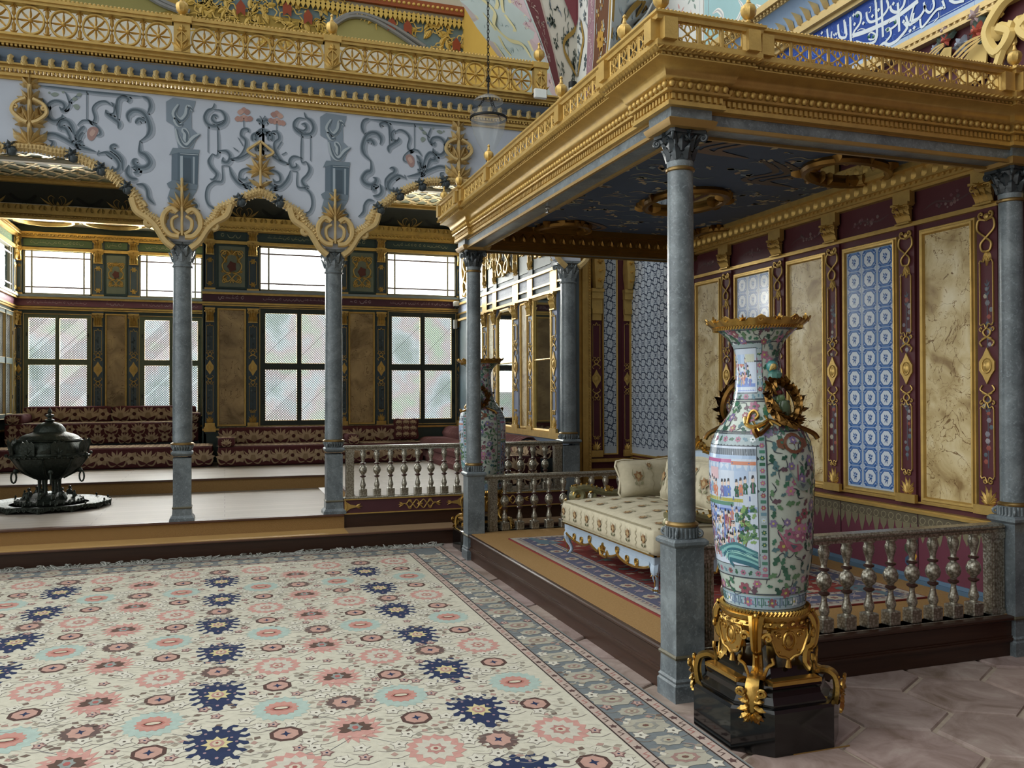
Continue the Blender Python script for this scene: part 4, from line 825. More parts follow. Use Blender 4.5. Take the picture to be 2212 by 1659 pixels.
# painted brackets above the two columns
def painted_column(dx):
    T = lambda P: [(x+dx, z) for x, z in [wp1(*p) for p in P]]
    for P, c, h in (([(1240, 760), (1290, 730), (1460, 755), (1455, 785), (1430, 850), (1432, 960), (1480, 1005), (1440, 1110), (1330, 1105), (1300, 940), (1242, 905)], '#7c8a98', .003), ([(1282, 1115), (1325, 1108), (1325, 1350), (1280, 1352)], '#62717f', .004), ([(1325, 1112), (1485, 1125), (1475, 1385), (1325, 1350)], '#566673', .004), ([(1262, 1160), (1290, 1105), (1490, 1120), (1486, 1150), (1330, 1140)], '#71808c', .005),
        ([(1345, 1165), (1365, 1165), (1365, 1352), (1345, 1350)], '#9aa7b2', .005), ([(1440, 1170), (1455, 1172), (1452, 1375), (1440, 1372)], '#93a0ab', .005), ([(1372, 1178), (1425, 1184), (1425, 1365), (1372, 1356)], '#4b5965', .005), ([(1245, 1370), (1290, 1345), (1478, 1382), (1470, 1418), (1300, 1412), (1262, 1405)], '#6d7c89', .006), ([(1272, 1405), (1250, 1480), (1285, 1575), (1425, 1575), (1440, 1470), (1470, 1420)], '#73828f', .004)):
        g.flat(q, T(P)[::-1], h, c)
    for P, w in (([(1330, 780), (1300, 850), (1345, 900), (1390, 860), (1405, 800), (1440, 830)], .05), ([(1310, 960), (1345, 1060), (1390, 1090), (1440, 1040), (1490, 1000)], .05), ([(1360, 960), (1390, 1000), (1385, 1060)], .06), ([(1300, 880), (1330, 930), (1360, 920)], .05), ([(1345, 1150), (1480, 1158)], .025), ([(1420, 1500), (1462, 1530), (1440, 1570)], .06), ([(1300, 1500), (1320, 1550), (1360, 1500)], .05)):
        Q = T(P); g.ribbon(q, Q, w, .007, '#a3afb8', 5); g.ribbon(q, [(x+.01, z-.006) for x, z in Q], w*.4, .008, '#5c6a76', 5)
painted_column(0); painted_column(1.509)
g.build('painted_scrolls', MATTE, wa, 0)
# gilt arch mouldings, rosettes and crests
g = MB(); q = AW
for P in (archL, archM, archR):
    n = len(P); stem(g, q, P, .042, .02, k=2, n=6); Q = spline(P, 8); acc = 0
    for a, b in zip(Q, Q[1:]):
        acc += (b-a).length
        if acc > .028:
            acc = 0; d = (b-a).normalized(); nn = Vector((-d.y, d.x, 0)); g.tube([q(b.x+nn.x*.05, b.y+nn.y*.05, .02), q(b.x, b.y, .068), q(b.x-nn.x*.05, b.y-nn.y*.05, .02)], .009, 4)
for c, s in ((-.405, 1), (1.104, 1), (-3.11, 1), (3.813, 1)):
    for mx in (1, -1):
        s1 = Sub(q, c, 0, 1, 0, mx); vol(g, s1, .40 if True else 0, 3.44, .06, pi, -1.2, .03, .03); vol(g, s1, .30, 3.28, .05, pi, -1.2, .03, .03); stem(g, s1, [(.08, 3.05), (.16, 3.12), (.24, 3.25), (.32, 3.33), (.42, 3.40), (.46, 3.52)], .035, .04)
        leaf(g, s1, .25, 3.28, .9, .2, .08, .05, lobes=2)
am = g.build('arch_moulding', GOLDL, wa)
g = MB()
for P in (archL, archM, archR):
    Q = spline(P, 8); tot = sum((b-a).length for a, b in zip(Q, Q[1:])); acc = 0; nxt = .55
    mid = tot/2
    for a, b in zip(Q, Q[1:]):
        acc += (b-a).length
        if acc > nxt:
            if abs(acc-mid) > .12 and acc < tot-.5: rosette(g, Fr(q(0, 0, .03), q.U, q.V), b.x, b.y, .07, .05, n=7); dome(g, Fr(q(0, 0, .03), q.U, q.V), b.x+.02, b.y-.03, .05, .05)
            nxt += .27 if P is not archM else .21
g.build('dark_rosette', mat('dark_rosettes', '#39444a', .5), wa)
def crest(name, u, v, s, kind):
    g = MB(); f = Sub(q, u, v, s)
    if kind == 'tall':
        palmette(g, f, 0, 0, .40, .14, n=9, spread=3.0, wd=.34, lobes=2); palmette(g, f, 0, .40, .42, .14, n=9, spread=2.6, wd=.3, lobes=2); palmette(g, f, 0, .84, .30, .14, n=7, spread=3.0, wd=.34, lobes=2); palmette(g, f, 0, 1.12, .30, .12, n=5, spread=2.0, wd=.36, lobes=2)
        for mx in (1, -1):
            t = Sub(f, 0, 0, 1, 0, mx); stem(g, t, [(.04, .42), (.16, .48), (.29, .62), (.24, .78), (.06, .88)], .045, .1, taper=.2); vol(g, t, .24, .70, .05, 0, 1.0, .1, .03)
            leaf(g, t, .06, .40, 1.15, .34, .13, .12, bend=.6, lobes=2); leaf(g, t, .22, .55, 1.6, .22, .1, .1, bend=.8); leaf(g, t, .05, .05, .35, .36, .15, .1, bend=.8, lobes=2)
        stem(g, f, [(0, 0), (0, 1.15)], .04, .08, k=0)
    elif kind == 'small':
        palmette(g, f, 0, .25, .45, .12, n=9, spread=3.6, wd=.26); palmette(g, f, 0, .55, .25, .1, n=5, spread=2); stem(g, f, [(0, -.1), (0, .95)], .03, .08, k=0)
        for mx in (1, -1):
            t = Sub(f, 0, 0, 1, 0, mx); stem(g, t, [(0, 1.0), (.18, .86), (.30, .74), (.12, .62)], .035, .08); leaf(g, t, .02, -.08, .5, .3, .12, .1)
        palmette(g, f, 0, -.12, .2, .1, n=5, spread=2.6)
    else:
        for mx in (1, -1):
            t = Sub(f, 0, 0, 1, 0, mx)
            stem(g, t, [(.06, .02), (.24, .05), (.38, .24), (.36, .48), (.22, .62), (.10, .54)], .06, .12); stem(g, t, [(.05, .08), (.18, .18), (.20, .38), (.08, .48)], .04, .1); leaf(g, t, .37, .30, 1.7, .26, .12, .12, bend=.5, lobes=2)
            leaf(g, t, .08, .6, .4, .3, .16, .12, bend=-.5, lobes=2); leaf(g, t, .04, .06, .9, .22, .1, .1); vol(g, t, .18, .58, .07, pi/2, -1.0, .12, .03)
        palmette(g, f, 0, .62, .45, .14, n=9, spread=2.2, wd=.24); palmette(g, f, 0, 1.05, .24, .12, n=5, spread=1.8); stem(g, f, [(0, .05), (0, 1.3)], .03, .1, k=0); palmette(g, f, 0, .08, .2, .1, n=5)
    return g.build(name, GOLDL, wa)
zc1 = A_[0][1]
crest('gilt_crest', cA, zc1+.02, .50, 'tall'); crest('gilt_crest', 2*MX-cA, zc1+.02, .50, 'tall'); crest('gilt_crest', MX, B_[-1][1]+.10, .42, 'small')
for c in (-.405, 1.104): crest('gilt_cartouche', c, zcap+.03, .46, 'cart')
# ------------------------------------------------------------------ cornice of the arcade and the balcony
g = MB()
def run(y_off, z0, z1): g.box(-5, 3.60, YA-y_off, YA+.1, z0, z1)
run(.02, 4.575, 4.60); run(.05, 4.60, 4.625); run(.035, 4.625, 4.64); run(.07, 4.662, 4.675); run(.05, 4.675, 4.70); run(.085, 4.70, 4.715)
for i in range(240): x = -4.9+i*.0355; g.box(x, x+.02, YA-.065, YA, 4.64, 4.662)
run(.18, 4.81, 4.825); run(.225, 4.845, 4.87); run(.25, 4.87, 4.90); run(.29, 4.90, 4.918); q = XZ(YA-.19)
for i in range(240): x = -4.9+i*.0355; g.box(x, x+.02, YA-.215, YA, 4.825, 4.845)
q = XZ(YA-.06)
co = struct(g, 'trim_4', GOLD, 'gilt cornice with blue cove and leaf cresting above the arcade', 'cornice')
g = MB(); q = Fr(q(0, 0, .02), q.U, q.V)
for i in range(75):
    u = -4.9+i*.115
    for da, l_ in ((-.75, .045), (.75, .045), (-.35, .06)): leaf(g, q, u, 4.70, pi/2+da, l_, .034, .02, '#d2b878', n=4)
    leaf(g, q, u, 4.70, pi/2+.35, .135, .056, .02, '#d8c088', bend=-1.1, lobes=2, n=8)
g.build('leaf_cresting', PAINT, co)
g = MB(); g.grid([[(x, YA-o, z) for o, z in ((.04, 4.715), (.05, 4.755), (.10, 4.79), (.17, 4.81), (.20, 4.812))] for x in (-5, 3.6)], '#75889f'); g.build('blue_cove', PAINT, co)
br = thing('balcony_railing', (0.5, YA-.27, 4.918), 'long gilt balcony railing of pierced wheels above the blue cove of the arcade', 'railing')
YR = YA-.24; fr = XZ(YR); RX1 = 3.40
g = MB(); g.box(-5, RX1, YR-.03, YR+.04, 4.905, 4.93); g.build('bottom_rail', GOLD, br)
g = MB(); g.box(-5, RX1, YR-.04, YR+.05, 5.205, 5.235); g.box(-5, RX1, YR-.055, YR+.06, 5.235, 5.262)
for i in range(230):
    x = -4.9+i*.0362
    if x < RX1: g.ball((x, YR-.03, 5.275), .0155, 6)
g.build('top_rail', GOLD, br)
posts = [-5.4+.0, -2.75, -.396, 1.048, 3.333]; first = None
for k, x in enumerate(posts[1:]):
    g = MB(); g.box(x-.075, x+.075, YR-.055, YR+.03, 4.92, 5.24); g.box(x-.09, x+.09, YR-.075, YR+.04, 5.205, 5.268); q = XZ(YR-.055)
    for a in (pi/2, pi/2-.5, pi/2+.5, pi/2-.9, pi/2+.9): leaf(g, q, x, 4.93, a, .13, .04, .02, n=5)
    rosette(g, q, x, 5.13, .045, .02); stem(g, q, [(x, 4.95), (x, 5.18)], .008, .012, k=0)
    for mx in (1, -1): stem(g, q, [(x, 5.0), (x+mx*.05, 5.06), (x, 5.12)], .007, .012)
    g.build('post', GOLD, br)
def urn(name, x, y, z, s, parent):
    g = MB(); g.lathe([(.30, 0), (.34, .08), (.18, .16), (.14, .26), (.30, .34), (.46, .50), (.52, .74), (.46, .94), (.32, 1.04), (.17, 1.09), (.20, 1.13), (.14, 1.2), (.09, 1.42), (.14, 1.46), (.15, 1.52), (.08, 1.6), (.0, 1.66)], 16, (x, y, z))
    P = g.V; n = 16
    for i, v in enumerate(P):                                              # gadroons
        ring = i//n
        if 4 <= ring <= 7 and i < 16*n:
            k = 1.06 if (i % 2) else .94; P[i] = (x+(v[0]-x)*k, y+(v[1]-y)*k, v[2])
    g.V = [(x+(a-x)*s, y+(b-y)*s, z+(c-z)*s*1.3) for a, b, c in g.V]
    return g.build(name, GOLD, parent)
for x in posts[1:]: urn('finial', x, YR, 5.268, .115, br)
def wheel():
    g = MB(); cz = 5.066; q = Fr((0, YR, cz), (1, 0, 0), (0, 0, 1)); rx, rz = .122, .137; rows = []
    for k in range(28):
        a = k*2*pi/28; c, s = cos(a), sin(a); rows.append([q(c*rx*d, s*rz*d, h) for d, h in ((1, -.012), (1, .012), (.97, .02), (.87, .02), (.84, .012), (.84, -.012))])
    g.grid(rows, cu=True, cv=True)
    for k in range(8):
        a = pi/2+k*pi/4; leaf(g, q, .02*cos(a), .02*sin(a), a, .095, .026, .022, lobes=3, n=6); g.tube([q(0, 0, 0), q(.10*cos(a), .115*sin(a), 0)], .006, 5)
    dome(g, q, 0, 0, .024, .035); return g
def bar():
    g = MB(); q = Fr((0, YR, 5.066), (1, 0, 0), (0, 0, 1)); g.tube([q(0, -.145, 0), q(0, .145, 0)], .007, 5); dome(g, q, 0, 0, .016, .026)
    for s in (1, -1): leaf(g, q, 0, s*.03, s*pi/2, .11, .04, .02, n=5, lobes=2)
    for sx in (1, -1):
        for s in (1, -1): leaf(g, q, 0, s*.135, s*pi/2*(-1)+sx*.8+ (0), .05, .02, .015, n=4)
    return g
w0 = wheel().build('wheel_ornament', GOLD, br); b0 = bar().build('leaf_bar', GOLD, br); firstw = True
for a, b in zip([-5.2]+posts[1:], posts[1:]):
    n = max(1, round((b-a-.15)/.27)); sp_ = (b-a-.15)/n
    for i in range(n):
        x = a+.075+(i+.5)*sp_
        for src, xx in ((w0, x), (b0, x+sp_/2)):
            if src is b0 and i == n-1: continue
            if firstw and src is w0: w0.matrix_parent_inverse = w0.matrix_parent_inverse; w0.location = (xx, 0, 0); firstw = False; continue
            c = src.copy(); COL.objects.link(c); c.parent = br; c.matrix_parent_inverse = src.matrix_parent_inverse.copy(); c.location = (xx, 0, 0)
bpy.data.objects.remove(b0)
# ------------------------------------------------------------------ upper hall behind the balcony
YU = 12.8
g = MB(); g.box(-7, 3.6, YU, YU+.1, 4.7, 9.8, '#bdb7a6')
def up(P, c, h=.004): px_poly(g, P, ('y', YU), c, h)
up([(-200, 66), (1000, 300), (1000, 120), (-200, -40)], '#d2cec2', .002)
up([(-150, -100), (-150, -22), (408, 42), (1003, 132), (1003, 52), (742, 10), (560, -60)], '#a58b48', .004)
up([(385, 5), (740, 55), (1003, 135), (1003, 52), (742, 10), (560, -40), (385, -40)], '#6d7f83', .006)
up([(160, -40), (150, 12), (330, 30), (372, 22), (312, -10)], '#8e8754', .008); up([(728, 46), (760, 36), (800, 40), (860, 70), (905, 98), (905, 130), (728, 90)], '#9a9360', .010)
wu = struct(g, 'wall_balcony', MATTE, 'gilt and blue painted wall behind the balcony', 'wall', smooth=0)
g = MB(); q = XZ(YU-.02); rg = random.Random(8)
def ux(px, py): p = aty(px, py, YU-.02); return (p.x, p.z)
for P in ([(300, -20), (345, 8), (395, 28)], [(312, -22), (358, 6), (410, 26)], [(718, 52), (752, 32), (790, 32), (850, 58), (918, 102)], [(716, 60), (752, 38), (795, 40), (846, 66), (905, 106)]): stem(g, q, [ux(*p) for p in P], .035, .01)
for k in range(300):
    px = rg.uniform(390, 1000); py = rg.uniform(-20, 130)
    lo = 20+(px-390)*.19; hi = (px-742)*.163-4 if px > 742 else -30
    if not (hi+16 < py < lo+40): continue
    if 725 < px < 905 and py > 34+abs(px-775)*.42: continue
    u, v = ux(px, py); g.ribbon(Sub(q, u, v, .2, rg.uniform(0, 6)), [(-.5, 0), (-.2, .3), (.2, .1), (.5, .4)], .09, .015, rg.choice(['#c4a24f', '#b8963f', '#caa95c']), 4)
    if k % 2: leaf(g, q, u, v, rg.uniform(0, 6), .16, .08, .02, '#c0a04e', n=4)
for px, py in ((520, 20), (665, 40), (845, 55), (880, 62), (985, 100), (620, 22)):
    u, v = ux(px, py); g.flat(Sub(q, u, v, .13), [(0, 1), (.5, .3), (.45, -.8), (0, -.4), (-.45, -.8), (-.5, .3)][::-1], .03, '#8a3f24')
for i in range(40):                                                       # zigzag and rope bands along the top
    x, z = ux(600, -20); x1, z1 = ux(1000, 50); t = i/39; xx = x+(x1-x)*t; zz = ux(1000, 52)[1]
    g.prism(q, [(xx-.05, zz), (xx, zz-.10), (xx+.05, zz), (xx, zz+.06)], 0, .04, '#c9ab58')
x1, zz = ux(1000, 46); g.fbox(q, -7, x1, zz+.06, zz+.20, 0, .06, '#8d4a26')
for i in range(70): g.ball(q(x1-.04-.075*i, zz+.13, .06), .027, 6, '#caa95c')
g.build('gilt_arabesque', PAINT, wu)
g = MB(); g.poly([(x1, YU, 4.7), (x1+.35, 9.6, 4.7), (x1+.35, 9.6, zz+.2), (x1, YU, zz+.2)], '#b89647'); g.poly([(x1, YU, zz+.2), (x1+.35, 9.6, zz+.2), (x1+.35, 9.6, 9.8), (x1, YU, 9.8)], '#b9b3a2'); struct(g, 'wall_balcony_right', MATTE, 'gilt side wall at the right end of the balcony', 'wall')
# great arch over the gallery: soffit and faces, pendentive, arch over the throne niche
def band(mb, Lp, Rp, pl, pr, c):
    a = [(atx if pl[0] == 'x' else aty)(x, y, pl[1]) for x, y in Lp]; b = [(atx if pr[0] == 'x' else aty)(x, y, pr[1]) for x, y in Rp]; mb.grid([a, b], c)
g = MB()
def vline(x0, y0, x1, y1, n=7): return [(x0+(x1-x0)*t/(n-1), y0+(y1-y0)*t/(n-1)) for t in range(n)]
EL = [(955, -70), (993, 0), (1030, 60), (1078, 123), (1130, 200), (1150, 240)]; ER = [(1112, -70), (1136, 0), (1155, 50), (1171, 88), (1192, 160), (1212, 235)]
band(g, EL, ER, ('y', 10.4), ('y', 9.25), '#b3c0c2')
ar = struct(g, 'wall_great_arch', MATTE, 'painted soffit of the great arch over the gallery', 'arch')
def bil(s, t, L_, R_, pl, pr):
    def pt(P, t): i = min(len(P)-2, int(t*(len(P)-1))); k = t*(len(P)-1)-i; return (P[i][0]+(P[i+1][0]-P[i][0])*k, P[i][1]+(P[i+1][1]-P[i][1])*k)
    a, b = pt(L_, t), pt(R_, t); A = (atx if pl[0] == 'x' else aty)(a[0], a[1], pl[1]); B = (atx if pr[0] == 'x' else aty)(b[0], b[1], pr[1]); return A+(B-A)*s
class Ruled:                                                              # u across, v down a ruled painted field
    def __init__(s, L_, R_, pl, pr): s.a = (L_, R_, pl, pr); s.n = None
    def __call__(s, u, v, h=0.0):
        p = bil(u, min(1, max(0, v)), *s.a); return p+(CP-p).normalized()*0+Vector((-.6, -.8, 0))*h
rs = Ruled(EL, ER, ('y', 10.4), ('y', 9.25)); g = MB(); rg = random.Random(5)
for s0, s1, c in ((0, .10, '#b9aeb0'), (.10, .13, '#cfc6a0'), (.74, .78, '#cfc6a0'), (.78, .97, '#b7a5ac')): g.grid([[rs(s, t/6, .006) for t in range(7)] for s in (s0, s1)], c)
for k in range(90):
    s, t = rg.uniform(.16, .72), rg.uniform(.05, .95); g.ribbon(Sub(rs, s, t, .06, rg.uniform(0, 6)), [(-.5, 0), (0, .4), (.5, 0), (.3, -.4)], .12, .008, rg.choice(['#97a9b0', '#a3b3b6', '#8b9fa8']), 3)
for P in ([(.18, .10), (.34, .18), (.46, .30), (.34, .40), (.42, .52), (.60, .58), (.66, .72), (.5, .85)], [(.70, .16), (.60, .30), (.64, .44), (.52, .50)], [(.26, .30), (.30, .44), (.24, .58), (.34, .72)], [(.46, .30), (.58, .22), (.56, .12)]): g.ribbon(rs, P, .035, .012+.003*len(P), '#cfc89f', 6)
for k in range(40): s, t = rg.uniform(.8, .95), rg.uniform(0, 1); g.ribbon(Sub(rs, s, t, .05, rg.uniform(0, 6)), [(-.5, 0), (0, .4), (.5, 0)], .15, .01, rg.choice(['#8d6a78', '#cfc2b0', '#9f7f8a']), 3)
g.build('painted_decoration', MATTE, ar, 0)
XA = XG
PL = [(1112, -70), (1136, 0), (1155, 50), (1171, 88), (1192, 160), (1212, 235)]; PC = [(1247, -70)]*1+[(1247, 0), (1247, 60), (1247, 110), (1247, 180), (1247, 240)]
PR = [(1330, -70), (1323, 0), (1321, 60), (1318, 102), (1308, 160), (1292, 240)]
g = MB(); band(g, PL, PC, ('y', 9.25), ('y', 9.25), '#c9c6ba'); band(g, PC, PR, ('y', 9.25), ('x', XA+.02), '#c6c8c4')
pe = struct(g, 'wall_pendentive', MATTE, 'painted pendentive with floral panels and crimson bands above the far end of the throne roof', 'pendentive')
ra = Ruled(PL, PC, ('y', 9.25), ('y', 9.25)); rb = Ruled(PC, PR, ('y', 9.25), ('x', XA+.02)); g = MB()
for r_, s0, s1, c in ((ra, 0, .27, '#6d4044'), (ra, .27, .30, '#b5a79c'), (rb, .33, .52, '#8d6f78'), (rb, .54, .90, '#5f3f2c'), (rb, .92, .96, '#98793f')): g.grid([[r_(s, t/6, .006) for t in range(7)] for s in (s0, s1)], c)
px_poly(g, [(1219, -40), (1219, 0), (1243, 58), (1247, 50), (1247, -40)], ('y', 9.25), '#7a4248', .02); px_poly(g, [(1247, -40), (1247, 50), (1258, 0), (1262, -40)], ('y', 9.25), '#7a4248', .03)
def floral(r_, s0, s1, n, sc, cols, h=.012, t0=0., t1=1.):
    for k in range(n):
        s, t = rg.uniform(s0, s1), rg.uniform(t0, t1); f = Sub(r_, s, t, sc, rg.uniform(0, 6))
        if k % 3 == 0:
            for a in range(5): g.flat(Sub(f, 0, 0, 1, a*1.257), [(.1, 0), (.6, .3), (1, 0), (.6, -.3)], h, rg.choice(cols))
        else: g.ribbon(f, [(-1, 0), (-.3, .4), (.4, .2), (1, .6)], .25, h, rg.choice(cols), 3)
floral(ra, .34, .95, 46, .055, ['#39423c', '#4a564f', '#5c6a78', '#2f3a34'], t0=.2); floral(rb, .02, .30, 22, .05, ['#59656c', '#7e8a90', '#4c565a'], t0=.15)
floral(ra, .05, .22, 26, .04, ['#a08c86', '#b39d94', '#8a6a64']); floral(rb, .35, .5, 24, .03, ['#bda7a8', '#a98f94']); floral(rb, .58, .86, 34, .05, ['#8f9693', '#a9874a', '#b0aba0', '#7f5a35'])
for P in ([(.45, 0), (.75, .12), (.9, .3), (.95, .42), (.7, .52), (.62, .62), (.8, .7), (.98, .76)],): g.ribbon(ra, P, .045, .014, '#94793f', 5)
g.ribbon(rb, [(.02, .76), (.15, .6), (.2, .5), (.12, .35)], .05, .014, '#94793f', 5)
f = Sub(rb, .72, .52, .1)
for a in range(8): g.flat(Sub(f, 0, 0, 1, a*pi/4), [(.1, 0), (.7, .35), (1.1, 0), (.7, -.35)], .02, '#a8813c')
g.build('painted_decoration', MATTE, pe, 0)
g = MB(); NL = PR; NR = [(1424, -70), (1411, 0), (1395, 30), (1375, 52), (1350, 76), (1310, 130)]
band(g, NL, NR, ('x', XA+.02), ('x', XW-.02), '#b9c0c6'); na = struct(g, 'wall_niche_arch', MATTE, 'painted soffit of the arch over the throne niche', 'arch'); rn = Ruled(NL, NR, ('x', XA+.02), ('x', XW-.02)); g = MB()
for s0, s1, c in ((0, .06, '#98793f'), (.88, .93, '#98793f'), (.93, 1.0, '#4f3a28')): g.grid([[rn(s, t/6, .006) for t in range(7)] for s in (s0, s1)], c)
for P in ([(.6, .0), (.72, .18), (.5, .3), (.3, .42), (.25, .55), (.4, .6)], [(.65, .1), (.8, .25), (.7, .4)]): g.ribbon(rn, P, .09, .01, '#9a7c40', 5)
floral(rn, .1, .8, 24, .06, ['#76879a', '#8596a5', '#a3adb5'])
g.build('painted_decoration', MATTE, na, 0)
# ================================================================== columns
def acanthus_capital(cx, cy, z0, z1, r0, r1, half, parent, m, name='capital'):
    g = MB(); h = z1-z0
    g.lathe([(r0, 0), (r0*1.02, .1*h), (r0*1.0, .35*h), (r0*1.12, .65*h), (r1*.92, .86*h)], 20, (cx, cy, z0))
    for row, (zz, ln, n, off) in enumerate(((.02, .48, 8, 0), (.30, .50, 8, .5))):
        for k in range(n):
            a = 2*pi*(k+off)/n; d = Vector((cos(a), sin(a), 0)); f = Fr(Vector((cx, cy, z0+zz*h))+d*(r0*(.98+.05*row)), (-sin(a), cos(a), 0), (0, 0, 1))
            leaf(g, f, 0, 0, pi/2, ln*h, r0*.75, r0*.18, curl=r0*.42, lobes=3, n=7)
    for k in range(4):
        a = pi/4+k*pi/2; d = Vector((cos(a), sin(a), 0)); f = Fr((cx, cy, z0), d, (0, 0, 1)); e = half*1.18
        P = [(r0*1.1, .45*h), (r0*1.35, .72*h), (e*.95, .88*h)]+spiral(e*.98, .74*h, .13*h, .03*h, pi/2, -1.25, 10)
        stem(g, f, P, r0*.14, 0, k=3, taper=.3); g.ball(f(e*.98, .74*h, 0), .07*h, 6)
    for k in range(4):
        a = k*pi/2; d = Vector((cos(a), sin(a), 0)); f = Fr(Vector((cx, cy, z0))+d*(r1*.96), (-sin(a), cos(a), 0), (0, 0, 1)); palmette(g, f, 0, .62*h, .30*h, r0*.15, n=5); rosette(g, f, 0, .9*h, .1*h, r0*.2, n=5)
    P = []
    for k in range(4):
        a = pi/4+k*pi/2; q = Vector((cos(a), sin(a)))*half*1.30; b = a+pi/4; P += [(cx+q.x+.012*cos(a+pi/2), cy+q.y+.012*sin(a+pi/2)), (cx+cos(b)*half*.84, cy+sin(b)*half*.84)]
        q2 = Vector((cos(a+pi/2), sin(a+pi/2)))*half*1.30; P += [(cx+q2.x-.012*cos(a+pi), cy+q2.y-.012*sin(a+pi))]
    g.prism(XY(z0), P, .86*h, h); return g.build(name, m, parent)
def sqring(g, cx, cy, prof): g.grid([[(cx+sx*o, cy+sy*o, z) for sx, sy in ((-1, -1), (1, -1), (1, 1), (-1, 1))] for o, z in prof], cu=True)
def carved_base(cx, cy, z0, z1, r, half, parent):
    g = MB(); h = z1-z0; g.lathe([(half*1.12, 0), (half*1.02, .25*h), (r*1.12, .7*h), (r*1.1, h)], 24, (cx, cy, z0))
    for k in range(24):
        a = 2*pi*k/24; g.tube([(cx+cos(a)*half*1.1, cy+sin(a)*half*1.1, z0+.08*h), (cx+cos(a)*(half+r)*.56, cy+sin(a)*(half+r)*.56, z0+.45*h), (cx+cos(a)*r*1.15, cy+sin(a)*r*1.15, z0+.9*h)], .007, 5)
    for k in range(4):
        a = pi/4+k*pi/2; d = Vector((cos(a), sin(a), 0)); f = Fr((cx, cy, z0), d, (0, 0, 1))
        for s in (.0,): stem(g, f, [(r*1.1, .9*h), (half*1.15, .75*h)]+spiral(half*1.22, .4*h, .3*h, .06*h, pi/2, -1.1, 10), .008, s, k=2)
    return g.build('carved_base', MARB, parent)
def column(x, y, zb, hp, r, zt, half, label, group, rnd=False, gallery=False):
    t = thing('marble_column', (x, y, zb), label, 'column', group)
    pt = zb+hp; g = MB()
    if gallery: sqring(g, x, y, [(half+.035, zb), (half+.03, zb+.03), (half+.008, zb+.055), (half+.004, zb+.12), (half, zb+.13), (half, pt-.05)])
    else: sqring(g, x, y, [(half+.014, zb), (half+.014, zb+.085), (half+.006, zb+.095), (half+.01, zb+.108), (half+.002, zb+.12), (half, zb+.22), (half, pt-.02)])
    g.build('plinth', MARB, t, 30)
    zm = zb+(.13 if gallery else .225); g = MB(); sqring(g, x, y, [(half-.01, zm-.012), (half+.008, zm-.006), (half+.01, zm+.004), (half+.002, zm+.014), (half-.01, zm+.014)])
    g.build('plinth_moulding', mat('marble_bronze_edge', '#5b5848', .4, .3), t, 20)
    g = MB(); sqring(g, x, y, [(half-.005, pt-.03), (half+.004, pt-.02), (half+.018, pt-.008), (half+.018, pt+.008), (half+.006, pt+.02), (half, pt+.022), (.01, pt+.022)]); g.build('plinth_cap', MARB, t, 20)
    carved_base(x, y, pt+.02, pt+.082, r, half*.92, t)
    zr = pt+.092; g = MB(); g.lathe([(r, -.012), (r*1.18, -.010), (r*1.22, 0), (r*1.15, .008), (r*1.05, .012), (r, .014)], 28, (x, y, zr)); g.build('gilt_ring', mat('old_brass', '#8b7348', .35, .8), t)
    hc = .20 if gallery else .155; zc = zt-hc; g = MB()
    g.lathe([(r*1.0, zr+.01-zb), (r*.985, (zc-.06-zb)*.6), (r*.93, zc-.05-zb)], 32, (x, y, zb)); g.build('shaft', MARB, t)
    g = MB(); g.lathe([(r*.93, -.052), (r*1.06, -.048), (r*1.08, -.038), (r*.98, -.030)], 28, (x, y, zc)); g.build('neck_ring', MARB if gallery else mat('old_brass'), t)
    g = MB(); g.lathe([(r*.95, -.032), (r*.98, 0)], 28, (x, y, zc)); g.build('neck', MARB, t)
    acanthus_capital(x, y, zc, zt, r*.98, half*1.15, half*(1.45 if gallery else 1.3), t, MARB if gallery else mat('dark_marble', '#2c3439', .35, var=.15))
    return t
for k, lab in ((1, 'grey marble gallery column at the left, behind the bronze brazier'), (2, 'grey marble gallery column at the left end of the gallery balustrade'), (3, 'grey marble gallery column at the right end of the gallery balustrade')):
    x, y = CA[k]; column(x, y, Z2 if k < 3 else .17, (.68 if k < 3 else .86), .094, zcap, .085 if k < 3 else .10, lab, 'columns of the gallery arcade', gallery=True)
KC = []
for (x, y), lab in ((CN, 'tall grey marble column at the near corner of the throne canopy, next to the large vase'), (CF, 'slender grey marble column at the far corner of the throne canopy, before the far vase'), (CR, 'grey marble column with white veins at the right end of the front throne balustrade')):
    t = column(x, y, 0, .815, .072, 2.965, .083, lab, 'columns of the throne canopy')
    g = MB(); sqring(g, x, y, [(.10, 2.960), (.125, 2.966), (.138, 2.985), (.142, 3.0), (.125, 3.010), (.12, 3.012)]); g.build('gilt_abacus', mat('dull_gilding', '#9a7d48', .45, .5, var=.1), t, 20)
    g = MB(); sqring(g, x, y, [(.12, 3.005), (.12, 3.062)]); g.build('impost_block', MARB, t, 20)
# ================================================================== throne platform
g = MB(); g.box(2.225, 4.66, 3.93, 8.02, 0, PZ-.03)
pf = struct(g, 'floor_throne_platform', WOOD, 'low dark wooden platform of the throne', 'platform')
g = MB(); g.box(2.20, 4.66, 3.905, 8.045, PZ-.03, PZ-.003, bev=.008); g.box(2.212, 4.66, 3.917, 8.03, .088, .10); g.box(2.205, 4.66, 3.91, 8.04, .10, .112); g.box(2.214, 4.66, 3.92, 8.03, .112, .122); g.build('platform_moulding', WOOD, pf)
g = MB(); g.box(2.235, 4.65, 3.96, 8.0, PZ-.006, PZ); g.build('straw_mat', MATTING, pf, 0)
